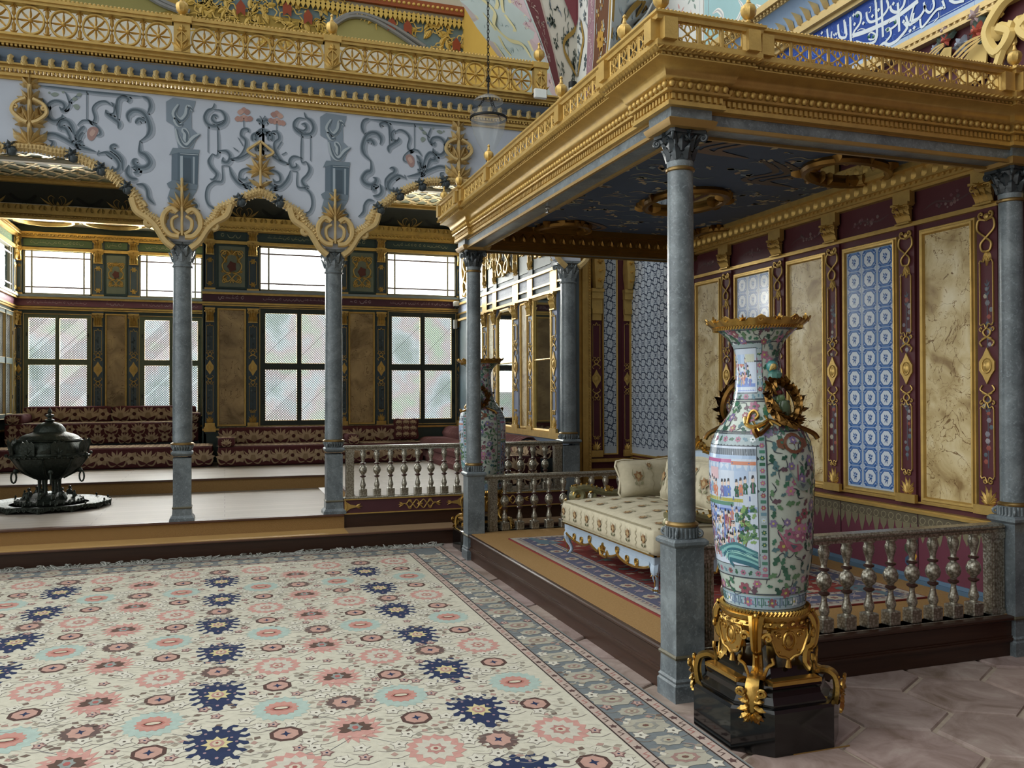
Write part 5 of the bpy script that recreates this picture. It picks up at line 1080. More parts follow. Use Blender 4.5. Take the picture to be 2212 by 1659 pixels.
# ================================================================== canopy
cn = thing('throne_canopy', (3.4, 5.9, 2.975), 'gilded flat throne canopy with pierced railing and urn finials over the settee', 'canopy')
xL, yF, yB, RS = 2.193, 3.885, 8.02, .03
MAIN = [(4.72, yB), (xL, yB), (xL, yF), (4.72, yF)]
PATH = [(4.72, yB), (2.46, yB), (2.46, yB+RS), (xL-RS, yB+RS), (xL-RS, 7.61), (xL, 7.61), (xL, 4.20), (xL-RS, 4.20), (xL-RS, yF-RS), (2.44, yF-RS), (2.44, yF), (4.47, yF), (4.47, yF-RS), (4.72, yF-RS)]
def offs(path, o):
    out = []; n = len(path)
    for i in range(n):
        b = Vector(path[i]); d1 = (b-Vector(path[i-1])).normalized() if i else None; d2 = (Vector(path[i+1])-b).normalized() if i < n-1 else None
        d1 = d1 or d2; d2 = d2 or d1; n1 = Vector((d1.y, -d1.x)); n2 = Vector((d2.y, -d2.x)); q = n1+n2; q = q/(q.length_squared/2); out.append(b+q*o)
    return out
def along(path, o, sp):
    P = offs(path, o)
    for a, b in zip(P, P[1:]):
        L_ = (b-a).length; k = int(L_/sp)
        d = (b-a).normalized(); nn = Vector((d.y, -d.x))
        for i in range(k): yield a+d*((i+.5)*L_/k), d, nn
def fr_at(p, d, z): return Fr((p.x, p.y, z), (d.x, d.y, 0), (0, 0, 1))
g = MB(); g.sweep(PATH, [(-.15, 3.06), (0, 3.06), (.03, 3.062), (.03, 3.084), (.018, 3.09), (.018, 3.125), (.045, 3.129), (.047, 3.14), (.036, 3.145), (.038, 3.178), (.055, 3.188), (.064, 3.198), (.066, 3.208), (.070, 3.218), (.080, 3.230), (.098, 3.242), (.124, 3.251), (.145, 3.254), (.145, 3.261), (.136, 3.263), (.136, 3.276), (.152, 3.279), (.158, 3.286), (.166, 3.293), (.166, 3.302), (-.15, 3.302)])
for p, d, n in along(PATH, .018, .032): g.fbox(fr_at(p, d, 0), -.009, .009, 3.094, 3.122, 0, .012)
for p, d, n in along(PATH, .137, .030): g.fbox(fr_at(p, d, 0), -.008, .008, 3.263, 3.275, 0, .010)
for p, d, n in along(PATH, .043, .046): g.ball((p.x, p.y, 3.163), .0185, 10)
for p, d, n in along(PATH, .160, .034): f = fr_at(p, d, 0); leaf(g, f, -.014, 3.278, .6, .036, .020, .020, n=5); 
g.build('cornice', GOLD, cn, 50)
g = MB(); g.sweep(MAIN, [(-.165, 2.988), (0, 2.988), (0, 3.06), (-.165, 3.06)]); g.build('beam', MARB, cn, 20)
g = MB()
for o0, o1, z0, z1 in ((-.012, .008, 2.972, 2.992), (-.172, -.152, 2.972, 2.992), (-.004, .006, 3.048, 3.062)): g.sweep(MAIN, [(o0, z0), (o1, z0), (o1, z1), (o0, z1)])
g.build('beam_edging', mat('dull_gilding'), cn, 20)
# railing on the canopy
OR = .15; g = MB(); g.sweep(PATH, [(OR-.018, 3.30), (OR+.014, 3.30), (OR+.014, 3.327), (OR-.018, 3.327)]); g.build('bottom_rail', GOLD, cn, 20)
g = MB(); g.sweep(PATH, [(OR-.02, 3.425), (OR+.014, 3.425), (OR+.016, 3.445), (OR+.028, 3.452), (OR+.028, 3.464), (OR-.03, 3.464), (OR-.03, 3.45), (OR-.02, 3.445)]); g.build('top_rail', GOLD, cn, 20)
g = MB()
for p, d, n in along(PATH, OR+.012, .021): g.ball((p.x, p.y, 3.468), .0095, 6)
g.build('rail_beads', GOLD, cn)
def fret():
    g = MB(); q = Fr((0, 0, 0), (1, 0, 0), (0, 0, 1)); w, h = .0535, .047
    for a, b in (((-w, -h), (w, -h)), ((w, -h), (w, h)), ((w, h), (-w, h)), ((-w, h), (-w, -h))): g.tube([q(*a, 0), q(*b, 0)], .0045, 5)
    for mx in (1, -1):
        s = Sub(q, 0, 0, 1, 0, mx)
        stem(g, s, spiral(.036, .032, .010, .003, -.6, -1.0, 8)[::-1]+[(.030, .018), (0, -.004), (-.030, -.026)]+spiral(-.036, -.034, .010, .003, pi-.6, 1.0, 8), .0046, 0, k=2)
        stem(g, s, [(0, -.01), (.016, .01), (.010, .034), (0, .042)], .004, .002, k=3); g.tube([s(.0, -.045, 0), s(.01, -.02, 0)], .004, 5)
    dome(g, q, 0, -.006, .010, .012); g.box(-.0665, -.0545, -.006, .006, -.05, .05); return g
fb_ = fret().build('fret_panel', GOLD, None); fb_.parent = cn; fb_.matrix_parent_inverse = Matrix.Translation(cn.location).inverted(); used = [False]
def put_fret(x, y, rz):
    c = fb_ if not used[0] else fb_.copy()
    if used[0]: COL.objects.link(c); c.parent = cn; c.matrix_parent_inverse = fb_.matrix_parent_inverse.copy()
    used[0] = True; c.location = (x, y, 3.376); c.rotation_euler = (0, 0, rz)
PR_ = offs(PATH, OR); rail_posts = []
def bay(a, b, rz, posts_at=()):
    d = (b-a).normalized(); L_ = (b-a).length; st = sorted([.05]+[t for t in posts_at if .2 < t < L_-.2]+[L_-.05])
    for t in st: rail_posts.append((a+d*t, d))
    for t0, t1 in zip(st, st[1:]):
        n = max(1, round((t1-t0-.10)/.121)); s_ = (t1-t0-.09)/n
        for i in range(n):
            p = a+d*(t0+.045+(i+.5)*s_); put_fret(p.x, p.y, rz)
lp = [atx(px, 100, xL-OR).y for px in (1212, 1055)]
for i, (a, b) in enumerate(zip(PR_, PR_[1:])):
    if (b-a).length < .2: continue
    d = (b-a).normalized(); rz = atan2(d.y, d.x); bay(a, b, rz, [a.y-y for y in lp] if i == 5 else ())
for p, d in rail_posts:
    g = MB(); g.box(p.x-.036, p.x+.036, p.y-.036, p.y+.036, 3.325, 3.43); g.build('rail_post', GOLD, cn, 20)
for x, y in [(xL-RS-OR+.03, yF-RS-OR+.03), (xL-OR-.01, atx(1348, 70, 2.03).y), (xL-OR, lp[0]), (xL-OR, lp[1]), (xL-RS-OR+.02, 7.52), (xL-RS-OR+.03, 8.13), (aty(1608, 28, 3.74).x, yF-RS-OR), (aty(2190, 130, 3.74).x, yF-OR), (3.4, yF-OR+.0)][:8]: urn('finial', x, y, 3.466, .075, cn)
# painted ceiling with gilt oval mirrors
g = MB(); g.box(2.34, 4.70, 4.02, 7.88, 3.20, 3.215, '#3a495f'); q = Fr((0, 0, 3.199), (1, 0, 0), (0, -1, 0)); rg = random.Random(21)
for k in range(230):
    x, y = rg.uniform(2.42, 4.6), rg.uniform(4.1, 7.8); s = Sub(q, x, -y, rg.uniform(.06, .16), rg.uniform(-.5, .5))
    if k % 2: g.ribbon(s, [(-1, 0), (-.4, .35), (.2, -.1), (.8, .25)], .10, .0006+k*4e-6, rg.choice(['#8d8872', '#728078', '#9c9074']), 4)
    else:
        for a in range(5): g.flat(Sub(s, rg.uniform(-.3, .3), rg.uniform(-.2, .2), .6, rg.uniform(0, 6)), [(.0, 0), (.5, .28), (1, 0), (.5, -.28)], .001+k*4e-6, rg.choice(['#a3987c', '#8f7c68', '#74828c', '#aca080']))
for (a, b, c) in ((2.7, 4.4, '#6b5a4c'), (3.5, 5.0, '#54483f'), (3.0, 7.3, '#6b5a4c')):
    for k in range(3): g.ribbon(q, [(a+.1*k, -b), (a+.3+.1*k, -b-.25), (a+.2+.1*k, -b-.5), (a+.5+.1*k, -b-.6)], .05, .003+.0004*k, c, 6)
ce = g.build('painted_ceiling', PAINT, cn, 0)
for px, py, ex, ey, ang in ((1480, 432, .30, .42, 0), (1215, 492, .24, .30, 0), (1830, 368, .40, .26, .5), (1555, 500, .22, .28, 0)):
    p = atz(px, py, 3.19); g = MB(); ct, s_ = cos(ang), sin(ang); E_ = [(p.x+ex*cos(a*pi/14)*ct-ey*sin(a*pi/14)*s_, -(p.y+ex*cos(a*pi/14)*s_+ey*sin(a*pi/14)*ct)) for a in range(28)]
    q2 = Fr((0, 0, 3.195), (1, 0, 0), (0, -1, 0)); g.flat(q2, E_[::-1], .004, '#10141a'); o = g.build('ceiling_mirror', MIRROR, cn, 0); g = MB()
    g.tube([q2(*e, .02) for e in E_], .035, 8, closed=True)
    for a in range(28): leaf(g, q2, *E_[a], rg.uniform(0, 6), .10, .06, .05, n=4, lobes=2)
    g.build('gilt_frame', mat('dark_gilding', '#7b5a26', .35, .75, var=.15), o)
g = MB(); q = XZ(7.85)                                                     # inner cornice towards the gallery
for z0, z1, d in ((2.985, 3.02, .02), (3.02, 3.05, .05), (3.05, 3.15, .075), (3.15, 3.20, .12)): g.box(2.36, 4.70, 7.86-d, 7.87, z0, z1)
for i in range(44): leaf(g, XZ(7.78), 2.4+i*.052, 3.06, pi/2-.4*(-1)**i, .08, .045, .02, n=4, lobes=2)
for z0, z1, d in ((3.05, 3.15, .06), (3.15, 3.20, .10)): g.box(2.35, 2.35+d, 4.03, 7.87, z0, z1); g.box(2.35, 4.7, 4.03, 4.03+d, z0, z1)
g.build('inner_cornice', mat('dark_gilding'), cn)
# ================================================================== balustrades of mirror mosaic
def baluster_mesh():
    g = MB(); g.lathe([(.034, .500), (.036, .488), (.024, .484), (.026, .474), (.033, .455), (.031, .435), (.019, .395), (.016, .37), (.02, .362)], 14)
    g.m = 1; g.lathe([(.020, .362), (.030, .358), (.030, .348), (.020, .342)], 14); g.m = 0
    g.lathe([(.017, .342), (.018, .333), (.032, .32), (.0425, .295), (.043, .28), (.036, .256), (.02, .24), (.017, .228)], 16)
    g.m = 1; g.lathe([(.018, .228), (.031, .222), (.031, .213), (.02, .205)], 14); g.m = 0
    g.lathe([(.017, .205), (.014, .19), (.018, .165), (.029, .13), (.030, .115), (.021, .092), (.024, .084), (.024, .080)], 14); g.box(-.039, .039, -.039, .039, 0, .082, bev=.005)
    return g
RING = mat('ring_wood', '#3a1f1a', .4); bal0 = [None]
def balustrade(x0, x1, y, zb, xs, label, posts):
    t = thing('mirror_balustrade', ((x0+x1)/2, y, zb), label, 'balustrade', 'silvery mirror mosaic balustrades')
    g = MB(); g.box(x0, x1, y-.048, y+.048, zb-.03, zb, bev=.008); g.build('bottom_rail', SILVER, t)
    g = MB(); g.box(x0, x1, y-.036, y+.036, zb+.498, zb+.515); g.box(x0-.0, x1+.0, y-.05, y+.05, zb+.515, zb+.548, bev=.012); g.build('handrail', SILVER, t)
    for a, b in posts:
        g = MB(); g.box(a, b, y-.032, y+.032, zb, zb+.498); n = max(2, int((b-a)/.017))
        for k in range(n): xx = a+.008+(b-a-.016)*(k+.5)/n; g.box(xx-.004, xx+.004, y-.038, y+.038, zb+.04, zb+.44)
        g.box(a-.003, b+.003, y-.037, y+.037, zb+.0, zb+.03); g.box(a-.003, b+.003, y-.037, y+.037, zb+.46, zb+.498); g.build('fluted_panel', SILVER, t, 20)
    for x in xs:
        if bal0[0] is None: o = baluster_mesh().build('baluster', [SILVER, RING], t); bal0[0] = o
        else: o = bal0[0].copy(); COL.objects.link(o); o.parent = t
        o.matrix_parent_inverse = Matrix.Translation(t.location).inverted(); o.location = (x, y, zb)
    return t
balustrade(2.37, 4.50, 4.0, PZ, [2.58+.1555*k for k in range(12)], 'silvery mirror mosaic balustrade beside the large near vase', [(2.37, 2.47), (4.40, 4.50)])
balustrade(2.37, 4.66, 7.97, PZ, [2.608+.1555*k for k in range(12)], 'silvery mirror mosaic balustrade behind the settee at the far end of the platform', [(2.445, 2.525), (4.50, 4.62)])
balustrade(1.20, 3.71, 9.20, Z3-.005, [1.41+.1495*k for k in range(15)], 'silvery mirror mosaic balustrade along the gallery edge between two columns', [(1.225, 1.31), (3.61, 3.705)])
# ================================================================== porcelain vases on gilt stands
VX, VY = 2.43, 3.46
def vz(y): return aty(1637, y, VY).z
KW = 4.056/FPX*.965
VP = [(1304, 84), (1300, 86), (1288, 88), (1280, 88), (1247, 93.5), (1214, 100), (1181, 104), (1115, 108.5), (1048, 112), (1000, 112), (982, 110.5), (958, 106.5), (949, 104), (938, 99), (928, 93.5), (918, 86), (908, 78), (899, 71), (889, 65), (879, 60.5), (859, 55), (839, 51), (819, 48.5), (799, 47.5), (779, 47), (759, 49), (749, 52), (739, 57), (729, 66), (719, 77), (709, 88), (703, 93)]
VPR = [(h*KW, vz(y)) for y, h in VP]; VB = VPR[0][1]
TILT = Matrix.Translation((VX, VY, VB)) @ Matrix.Rotation(radians(-1.5), 4, 'Y') @ Matrix.Translation((-VX, -VY, -VB))
def vr(z):
    for (r0, z0), (r1, z1) in zip(VPR, VPR[1:]):
        if z0 <= z <= z1: t = (z-z0)/(z1-z0); return r0+(r1-r0)*t
    return VPR[-1][0] if z > VPR[-1][1] else VPR[0][0]
va = thing('porcelain_vase', (VX, VY, VB), 'large painted porcelain vase with gilt rim beside the near canopy column', 'vase', 'tall porcelain vases on gilt stands')
def tilted(g):
    g.V = [tuple(TILT @ Vector(v)) for v in g.V]; return g
g = MB(); g.lathe([(r, z) for r, z in VPR]+[(VPR[-1][0]-.012, VPR[-1][1]+.004), (.06, VPR[-1][1]-.16)], 72, (VX, VY, 0), '#a9b4ac'); tilted(g).build('body', PORC, va, 60)
cy_ = Cyl((VX, VY, 0), vr)
INK, GRN, PNK, VIO, ROSE, BLUE, SKY, WHT, YEL, ORG = '#39414a', '#2f5a48', '#96637c', '#75698f', '#84505c', '#5f78b4', '#98aecb', '#c6d0d6', '#a9a85c', '#b87a62'
class Pan:                                                                 # panel on the vase: s in -1..1, t in 0..1
    sc = 1.0
    def __init__(s, a, da, z0, z1): s.a = a; s.da = da; s.z0 = z0; s.z1 = z1
    def __call__(s, u, v, h=0.0): return cy_(s.a+u*s.da, s.z0+(s.z1-s.z0)*v, h)
class Spot:                                                                # a small metric patch on the vase
    def __init__(s, a, z, sc, rot=0.0): s.a = a; s.z = z; s.s = sc; s.c = cos(rot); s.n = sin(rot); s.r = vr(z); s.sc = sc
    def __call__(s, u, v, h=0.0): return cy_(s.a+s.s*(u*s.c-v*s.n)/s.r, s.z+s.s*(u*s.n+v*s.c), h*s.s)
H0 = .0022; lay = [0]
def hh(b=0): lay[0] += 1; return H0+b*.0004+(lay[0] % 40)*5e-6
def bandrow(g, a0, a1, z0, z1, c, b=0, n=None):
    n = n or max(2, int(abs(a1-a0)/.09)); m = max(2, int((z1-z0)/.03)+1); h = hh(b); g.grid([[cy_(a0+(a1-a0)*i/n, z0+(z1-z0)*j/m, h) for i in range(n+1)] for j in range(m+1)], c)
def flower(g, a, z, s, c, cc, rg, b=2):
    f = Spot(a, z, s, rg.uniform(0, 6)); h = hh(b)
    for k in range(6):
        q = Spot(a, z, s, k*1.047+f.c); g.flat(q, [(.12, 0), (.55, .36), (1, .1), (.9, -.25), (.5, -.32)], h+1e-6*k, c)
    g.flat(f, [(.3*cos(k*1.05), .3*sin(k*1.05)) for k in range(6)], h+3e-5, cc)
def leafy(g, a, z, s, c, rg, b=1):
    q = Spot(a, z, s, rg.uniform(0, 6)); g.flat(q, [(-.9, 0), (-.5, .45), (-.1, .3), (.2, .65), (.5, .3), (1, .1), (.6, -.3), (.25, -.6), (-.1, -.25), (-.5, -.4)], hh(b), c)
def florals(g, a0, a1, z0, z1, n, sc, rg, skip=None, dens=1.0):
    pts = []
    for k in range(n*6):
        a, z = rg.uniform(a0, a1), rg.uniform(z0, z1); r = vr(z)
        if skip and skip(a, z): continue
        if any(abs(a-p)*r < sc*.95 and abs(z-q) < sc*.95 for p, q in pts): continue
        pts.append((a, z)); kind = len(pts) % 4
        if len(pts) > n: break
        if kind == 0: flower(g, a, z, sc*rg.uniform(.6, 1.0), rg.choice([PNK, ROSE, VIO, '#a87a94']), rg.choice([YEL, '#c9b9b0', GRN]), rg)
        else: leafy(g, a, z, sc*rg.uniform(.5, .95), rg.choice([GRN, '#3b6a55', '#274c40', '#567a5a', '#4a6a70', '#5a4652']), rg)
        if kind == 2: g.ribbon(Spot(a, z, sc*1.6, rg.uniform(0, 6)), [(-1, 0), (-.3, .4), (.3, -.2), (1, .2)], .10, hh(0), INK, 3)
def person_fig(g, P, s, t, k, rg, c=None):
    f = Sub(P, s, t, 1.0); w = .055*k; h = .062*k; c = c or rg.choice([PNK, BLUE, VIO, WHT, '#7f9fb0', ROSE, GRN, ORG]); z = hh(4)
    g.flat(f, [(-w, 0), (w, 0), (w*.9, h*.7), (w*1.5, h*.9), (w*.6, h*1.35), (-w*.6, h*1.35), (-w*1.4, h*.8), (-w*.8, h*.6)], z, c)
    g.flat(f, [(w*.8*(cos(j)), h*1.62+h*.36*sin(j)) for j in (0, 1.05, 2.1, 3.14, 4.2, 5.25)], z+4e-5, '#c9b8ae'); g.flat(f, [(-w*.7, h*1.75), (w*.7, h*1.75), (w*.4, h*2.15), (-w*.4, h*2.15)], z+8e-5, '#2c2f38')
    g.flat(f, [(-w*.3, h*.1), (w*.2, h*.1), (w*.1, h*1.2), (-w*.2, h*1.2)], z+6e-5, rg.choice([WHT, SKY, PNK, YEL, BLUE]))
def scene_panel(g, a, da, z0, z1, rg, grand=True):
    bandrow(g, a-da, a+da, z0, z1, INK, 0); e = .006/.23; bandrow(g, a-da+e, a+da-e, z0+.006, z1-.006, '#8fa0a6', 1)
    P = Pan(a, da, z0, z1)
    wz = .055 if grand else .03; wa = wz*.8/vr((z0+z1)/2)
    per = [(t, 'v') for t in range(int((z1-z0)/.03))]
    for sgn in (-1, 1):                                                   # border with little blossoms and frets
        for k in range(int((z1-z0)/.028)):
            zz = z0+.02+k*.028; aa = a+sgn*(da-wa*.5)
            if k % 2: flower(g, aa, zz, .012, rg.choice([PNK, ROSE, GRN, '#a9b9c4']), YEL, rg)
            else: g.flat(Spot(aa, zz, .012), [(-1, -.6), (1, -.6), (1, .6), (-1, .6)], hh(2), rg.choice([GRN, '#5d7f8f', PNK, '#3f6f60']))
    for zz in (z0+wz*.5, z1-wz*.5):
        for k in range(int(2*da*vr(zz)/.034)):
            aa = a-da+.03+k*.034/vr(zz)
            if aa > a+da-.03: break
            if k % 2: flower(g, aa, zz, .014, rg.choice([PNK, ROSE, WHT]), GRN, rg)
            else: leafy(g, aa, zz, .015, rg.choice([GRN, '#5d7f8f']), rg, 2)
    bandrow(g, a-da+wa, a+da-wa, z0+wz, z1-wz, INK, 2); bandrow(g, a-da+wa+.012, a+da-wa-.012, z0+wz+.004, z1-wz-.004, '#b6c3d4', 3)
    Q = Pan(a, da-wa-.02, z0+wz+.006, z1-wz-.006)
    F = lambda pts, c, b=4: g.flat(Q, pts, hh(b), c)
    def strip(t0, t1, c, s0=-1, s1=1, b=4):
        n = 10; h = hh(b); g.grid([[Q(s0+(s1-s0)*i/n, t, h) for i in range(n+1)] for t in (t0, t1)], c)
    if grand:
        strip(.93, .985, '#6f7a86'); strip(.90, .93, SKY)
        for k in range(26): s = -1+k/13; g.ribbon(Q, [(s, .985), (s+.03, .93)], .03, hh(5), INK, 0)
        strip(.865, .895, '#a8648e', -1, .25); strip(.85, .88, ORG, .25, 1); strip(.80, .86, SKY, -1, 1)
        for s in (-.75, -.2, .3, .8): strip(.55, .87, '#5c6f9c', s-.02, s+.02, 5)
        strip(.72, .82, '#c3a9b0', -.7, -.25); strip(.70, .80, '#9fb4d0', .35, .78)
        for s in (-.92, -.8, -.62, -.5, -.38, -.1, .02, .15, .42, .55, .68, .9): person_fig(g, Q, s, .57+rg.uniform(0, .05), 1.15, rg)
        strip(.535, .565, YEL, -1, .6); strip(.50, .532, '#5f8a78', -1, .3)
        for k in range(30): s = -1+k*.053; g.ribbon(Q, [(s, .502), (s, .563)], .012, hh(5), INK, 0)
        strip(.475, .50, '#8fa3cc'); strip(.455, .475, '#5d74ae')
        strip(.25, .45, '#8ea5d0', -1, -.05); strip(.26, .43, '#b9c9dd', -.55, -.12)
        for s in (-.95, -.6, -.1): strip(.22, .45, '#5d74ae', s-.025, s+.025, 5)
        for k in range(60): person_fig(g, Q, rg.uniform(-.95, .6), rg.uniform(.08, .38), 1.0, rg)
        for k in range(40): leafy(g, a+(da-wa)*rg.uniform(.45, .92), z0+wz+(z1-z0-2*wz)*rg.uniform(.2, .5), .016, rg.choice([GRN, '#5c7f5a', '#7a9a62']), rg, 6)
        g.ribbon(Q, [(.6, .15), (.7, .3), (.55, .4), (.75, .5)], .05, hh(5), '#5b4a40', 4)
        for k in range(7):
            t = .135-.02*k; P_ = [(-.45+.1*k+.0, t-.03), (.0, t+.02), (.35, t+.04-.004*k), (.7, t), (.98, t-.03)]
            g.ribbon(Q, P_, lambda q: .035, hh(7)+k*4e-5, ['#3d6f78', '#6fa3a5', '#2f5f70', '#86b5b0'][k % 4], 4, False)
        for k in range(14): person_fig(g, Q, rg.uniform(-.95, -.1), rg.uniform(.01, .1), .9, rg)
    else:
        strip(.90, .98, '#6f7a86'); strip(.66, .88, SKY, -.8, .0); strip(.70, .88, '#b8bfae', .1, .85)
        for k in range(8): s = .12+.09*k; g.ribbon(Q, [(s, .70), (s, .88)], .02, hh(5), INK, 0); g.ribbon(Q, [(.1, .71+.02*k), (.85, .71+.02*k)], .008, hh(5), INK, 0)
        strip(.60, .66, ORG, -.6, -.05); strip(.40, .48, '#7f92c4', -.9, .1); strip(.12, .2, '#6d86c2', -.9, .9); strip(.02, .08, '#7f92c4', -.9, .9)
        for k in range(16): person_fig(g, Q, rg.uniform(-.85, .8), rg.uniform(.12, .58), 2.1, rg)
AZ = -2.915
rg = random.Random(77); g = MB(); zA, zB = vz(1232), vz(930)
for k in (0, 1): scene_panel(g, AZ+k*pi, .86, zA, zB, rg)
zn0, zn1 = vz(862), vz(738)
for k in (0, 1): scene_panel(g, AZ+.12+k*pi, .80, zn0, zn1, rg, False)
g.build('painted_scene', PORC, va, 0)
g = MB(); inp = lambda a, z: any(abs((a-AZ-k*pi+pi) % (2*pi)-pi) < .90 for k in (0, 1)) and zA-.02 < z < zB+.02
florals(g, -pi, pi, vz(1262), vz(925), 520, .030, rg, inp)
inn = lambda a, z: any(abs((a-AZ-.12-k*pi+pi) % (2*pi)-pi) < .86 for k in (0, 1)) and z > zn0-.02
florals(g, -pi, pi, vz(930), vz(870), 150, .026, rg); florals(g, -pi, pi, vz(866), vz(742), 130, .026, rg, inn); florals(g, -pi, pi, vz(741), vz(716), 130, .022, rg)
for y0, y1, c in ((929, 926, INK), (1266, 1263, INK), (742, 740, INK), (717, 715, INK), (866, 864, INK), (1298, 1296, INK)): bandrow(g, -pi, pi, vz(y0), vz(y1), c, 0, 72)
bandrow(g, -pi, pi, vz(1296), vz(1268), '#8fa6b4', 0, 72)
for k in range(44):                                                        # key fret band at the foot
    a = -pi+k*2*pi/44; zc = vz(1282); f = Spot(a, zc, .022)
    if k % 4 == 0: flower(g, a, zc, .022, rg.choice([PNK, ROSE, WHT]), YEL, rg)
    else: g.ribbon(f, [(-.9, -1), (-.9, .9), (.7, .9), (.7, -.5), (-.2, -.5), (-.2, .3)], .22, hh(2), rg.choice(['#41606e', '#3c6a60', '#5d6f8f']), 0, False)
for k in range(60):
    a = -pi+k*2*pi/60; f = Spot(a, vz(711), .018); g.ribbon(f, [(-.9, -.6), (-.9, .8), (.7, .8), (.7, -.3), (-.1, -.3)], .22, hh(2), rg.choice(['#41606e', '#4a7a70', '#6d5f7f']), 0, False)
for k, a in enumerate((AZ+1.45, AZ+1.45+pi)):                              # coin and tassel, birds
    zc = vz(952)
    f = Spot(a, zc, .05); g.ribbon(f, [(cos(t*.524), .8*sin(t*.524)) for t in range(13)], .3, hh(5), '#6b4838', 0, False); g.ribbon(f, [(-.6, 0), (.6, 0)], .2, hh(5), '#6b4838', 0); g.ribbon(f, [(0, -.5), (0, .5)], .2, hh(5), '#6b4838', 0)
    for s in (-1, 1): g.flat(f, [(s*1.1, -.5), (s*1.7, -.3), (s*1.75, .3), (s*1.1, .5)], hh(5), '#6b4838')
    g.ribbon(f, [(0, -.9), (.05, -2.0)], .12, hh(5), '#7d9aa0', 0); g.ribbon(f, [(.05, -1.9), (.05, -3.4)], .42, hh(5), '#8a4a66', 0)
    for dz, da in ((1040, .12), (1165, -.1)):
        b = Spot(a+da, vz(dz), .05, -.3); g.flat(b, [(-2, 1.2), (-1, .5), (0, .3), (.7, .45), (1.2, .2), (.8, -.2), (.1, -.45), (-.6, -.2)], hh(6), '#7d8f8a' if dz < 1100 else '#9a5f74'); g.flat(b, [(-.4, .2), (.4, .2), (.1, -.2)], hh(7), '#53606a')
tilted(g); o = g.build('painted_flowers', PORC, va, 0)
for ob in va.children:
    if ob.name.startswith('painted_scene'):
        for v in ob.data.vertices: v.co = TILT @ v.co
g = MB(); zr = VPR[-1][1]                                                   # gilt rim: rope and scrolled crown
for k in range(2): pass
N_ = 120; rows = []
for k in range(N_):
    a = 2*pi*k/N_; w_ = .5+.5*cos(9*a); r0 = VPR[-1][0]; up_ = .016+.016*w_+.006*cos(27*a); out = .022+.018*w_
    rows.append([(VX+q*cos(a), VY+q*sin(a), z) for q, z in ((r0-.01, zr-.006), (r0+.006, zr-.012), (r0+out*.7, zr-.004+up_*.25), (r0+out+.008, zr+up_*.9), (r0+out+.004, zr+up_), (r0+out*.5, zr+up_*.5), (r0-.012, zr+.004))])
g.grid(rows, cu=True, cv=True)
for k in range(18):
    a = 2*pi*k/18; f = Fr((VX+cos(a)*(VPR[-1][0]+.028), VY+sin(a)*(VPR[-1][0]+.028), zr+.012), (-sin(a), cos(a), 0), (cos(a)*.3, sin(a)*.3, .95))
    if k % 2: palmette(g, f, 0, 0, .032, .01, n=5)
    else: stem(g, f, spiral(0, .008, .016, .006, 0, 1, 10), .0045, .006, k=2)
for k in range(90):
    a = 2*pi*k/90; r0 = VPR[-1][0]+.003; g.tube([(VX+r0*cos(a), VY+r0*sin(a), zr-.022), (VX+(r0+.004)*cos(a+.05), VY+(r0+.004)*sin(a+.05), zr-.008)], .0055, 5)
tilted(g).build('gilt_rim', GILT, va)
DRK = mat('antique_gilding', '#6e5026', .3, .9, var=.3, vscale=30)
for a in (-1.42, -1.42+pi):                                                 # wreath handles with a figure and a bird
    d = Vector((cos(a), sin(a), 0)); zc = vz(868); f = Fr(Vector((VX, VY, zc))+d*.150, (-sin(a), cos(a), 0), Vector((d.x*-.35, d.y*-.35, .94)))
    g = MB(); P = [(.086*cos(t*pi/14), .100*sin(t*pi/14)) for t in range(28)]; stem(g, f, P, .016, 0, k=0, closed=True); rw = random.Random(3)
    for t in range(28):
        for j in range(5): aa = t*pi/14; leaf(g, Fr(f(P[t][0]*rw.uniform(.9, 1.1), P[t][1]*rw.uniform(.9, 1.1), 0), f.U, f.V), 0, 0, aa+pi/2+rw.uniform(-1.1, 1.1), .042, .024, .016, n=4, h0=rw.uniform(.0, .020), curl=.012)
    stem(g, f, [(-.10, -.10), (-.17, -.14), (-.20, -.12), (-.19, -.155)], .011, -.02, k=4); stem(g, f, [(.06, -.11), (.15, -.15), (.17, -.18)], .012, -.02, k=4)
    w = tilted(g).build('wreath_handle', DRK, va)
    g = MB(); BRD = '#3c6a6a'
    g.ball(f(-.005, -.035, .0), .034, 10, '#44543f', 1.4); g.ball(f(-.005, .015, .0), .022, 10, '#5f7a52'); g.ball(f(-.005, .045, .002), .014, 8, '#6b2f33'); g.tube([f(-.005, -.06, .01), f(.02, .0, .01)], .012, 6, '#2f4a4a')
    g.ball(f(.0, .130, 0), .036, 10, '#4d7a72', .9); g.ball(f(-.012, .172, .012), .030, 10, '#3f7f80'); g.ball(f(-.02, .165, .028), .017, 8, '#a89050'); g.tube([f(-.03, .16, .03), f(-.05, .145, .03)], lambda t: .010*(1-t)+.002, 6, '#b09a5a'); g.tube([f(.01, .12, -.01), f(.05, .09, -.03)], lambda t: .024*(1-t)+.006, 8, '#4d7a72'); g.tube([f(.0, .11, .01), f(-.03, .09, .02)], .008, 6, '#b09a5a')
    tilted(g).build('figure', PORC, w)
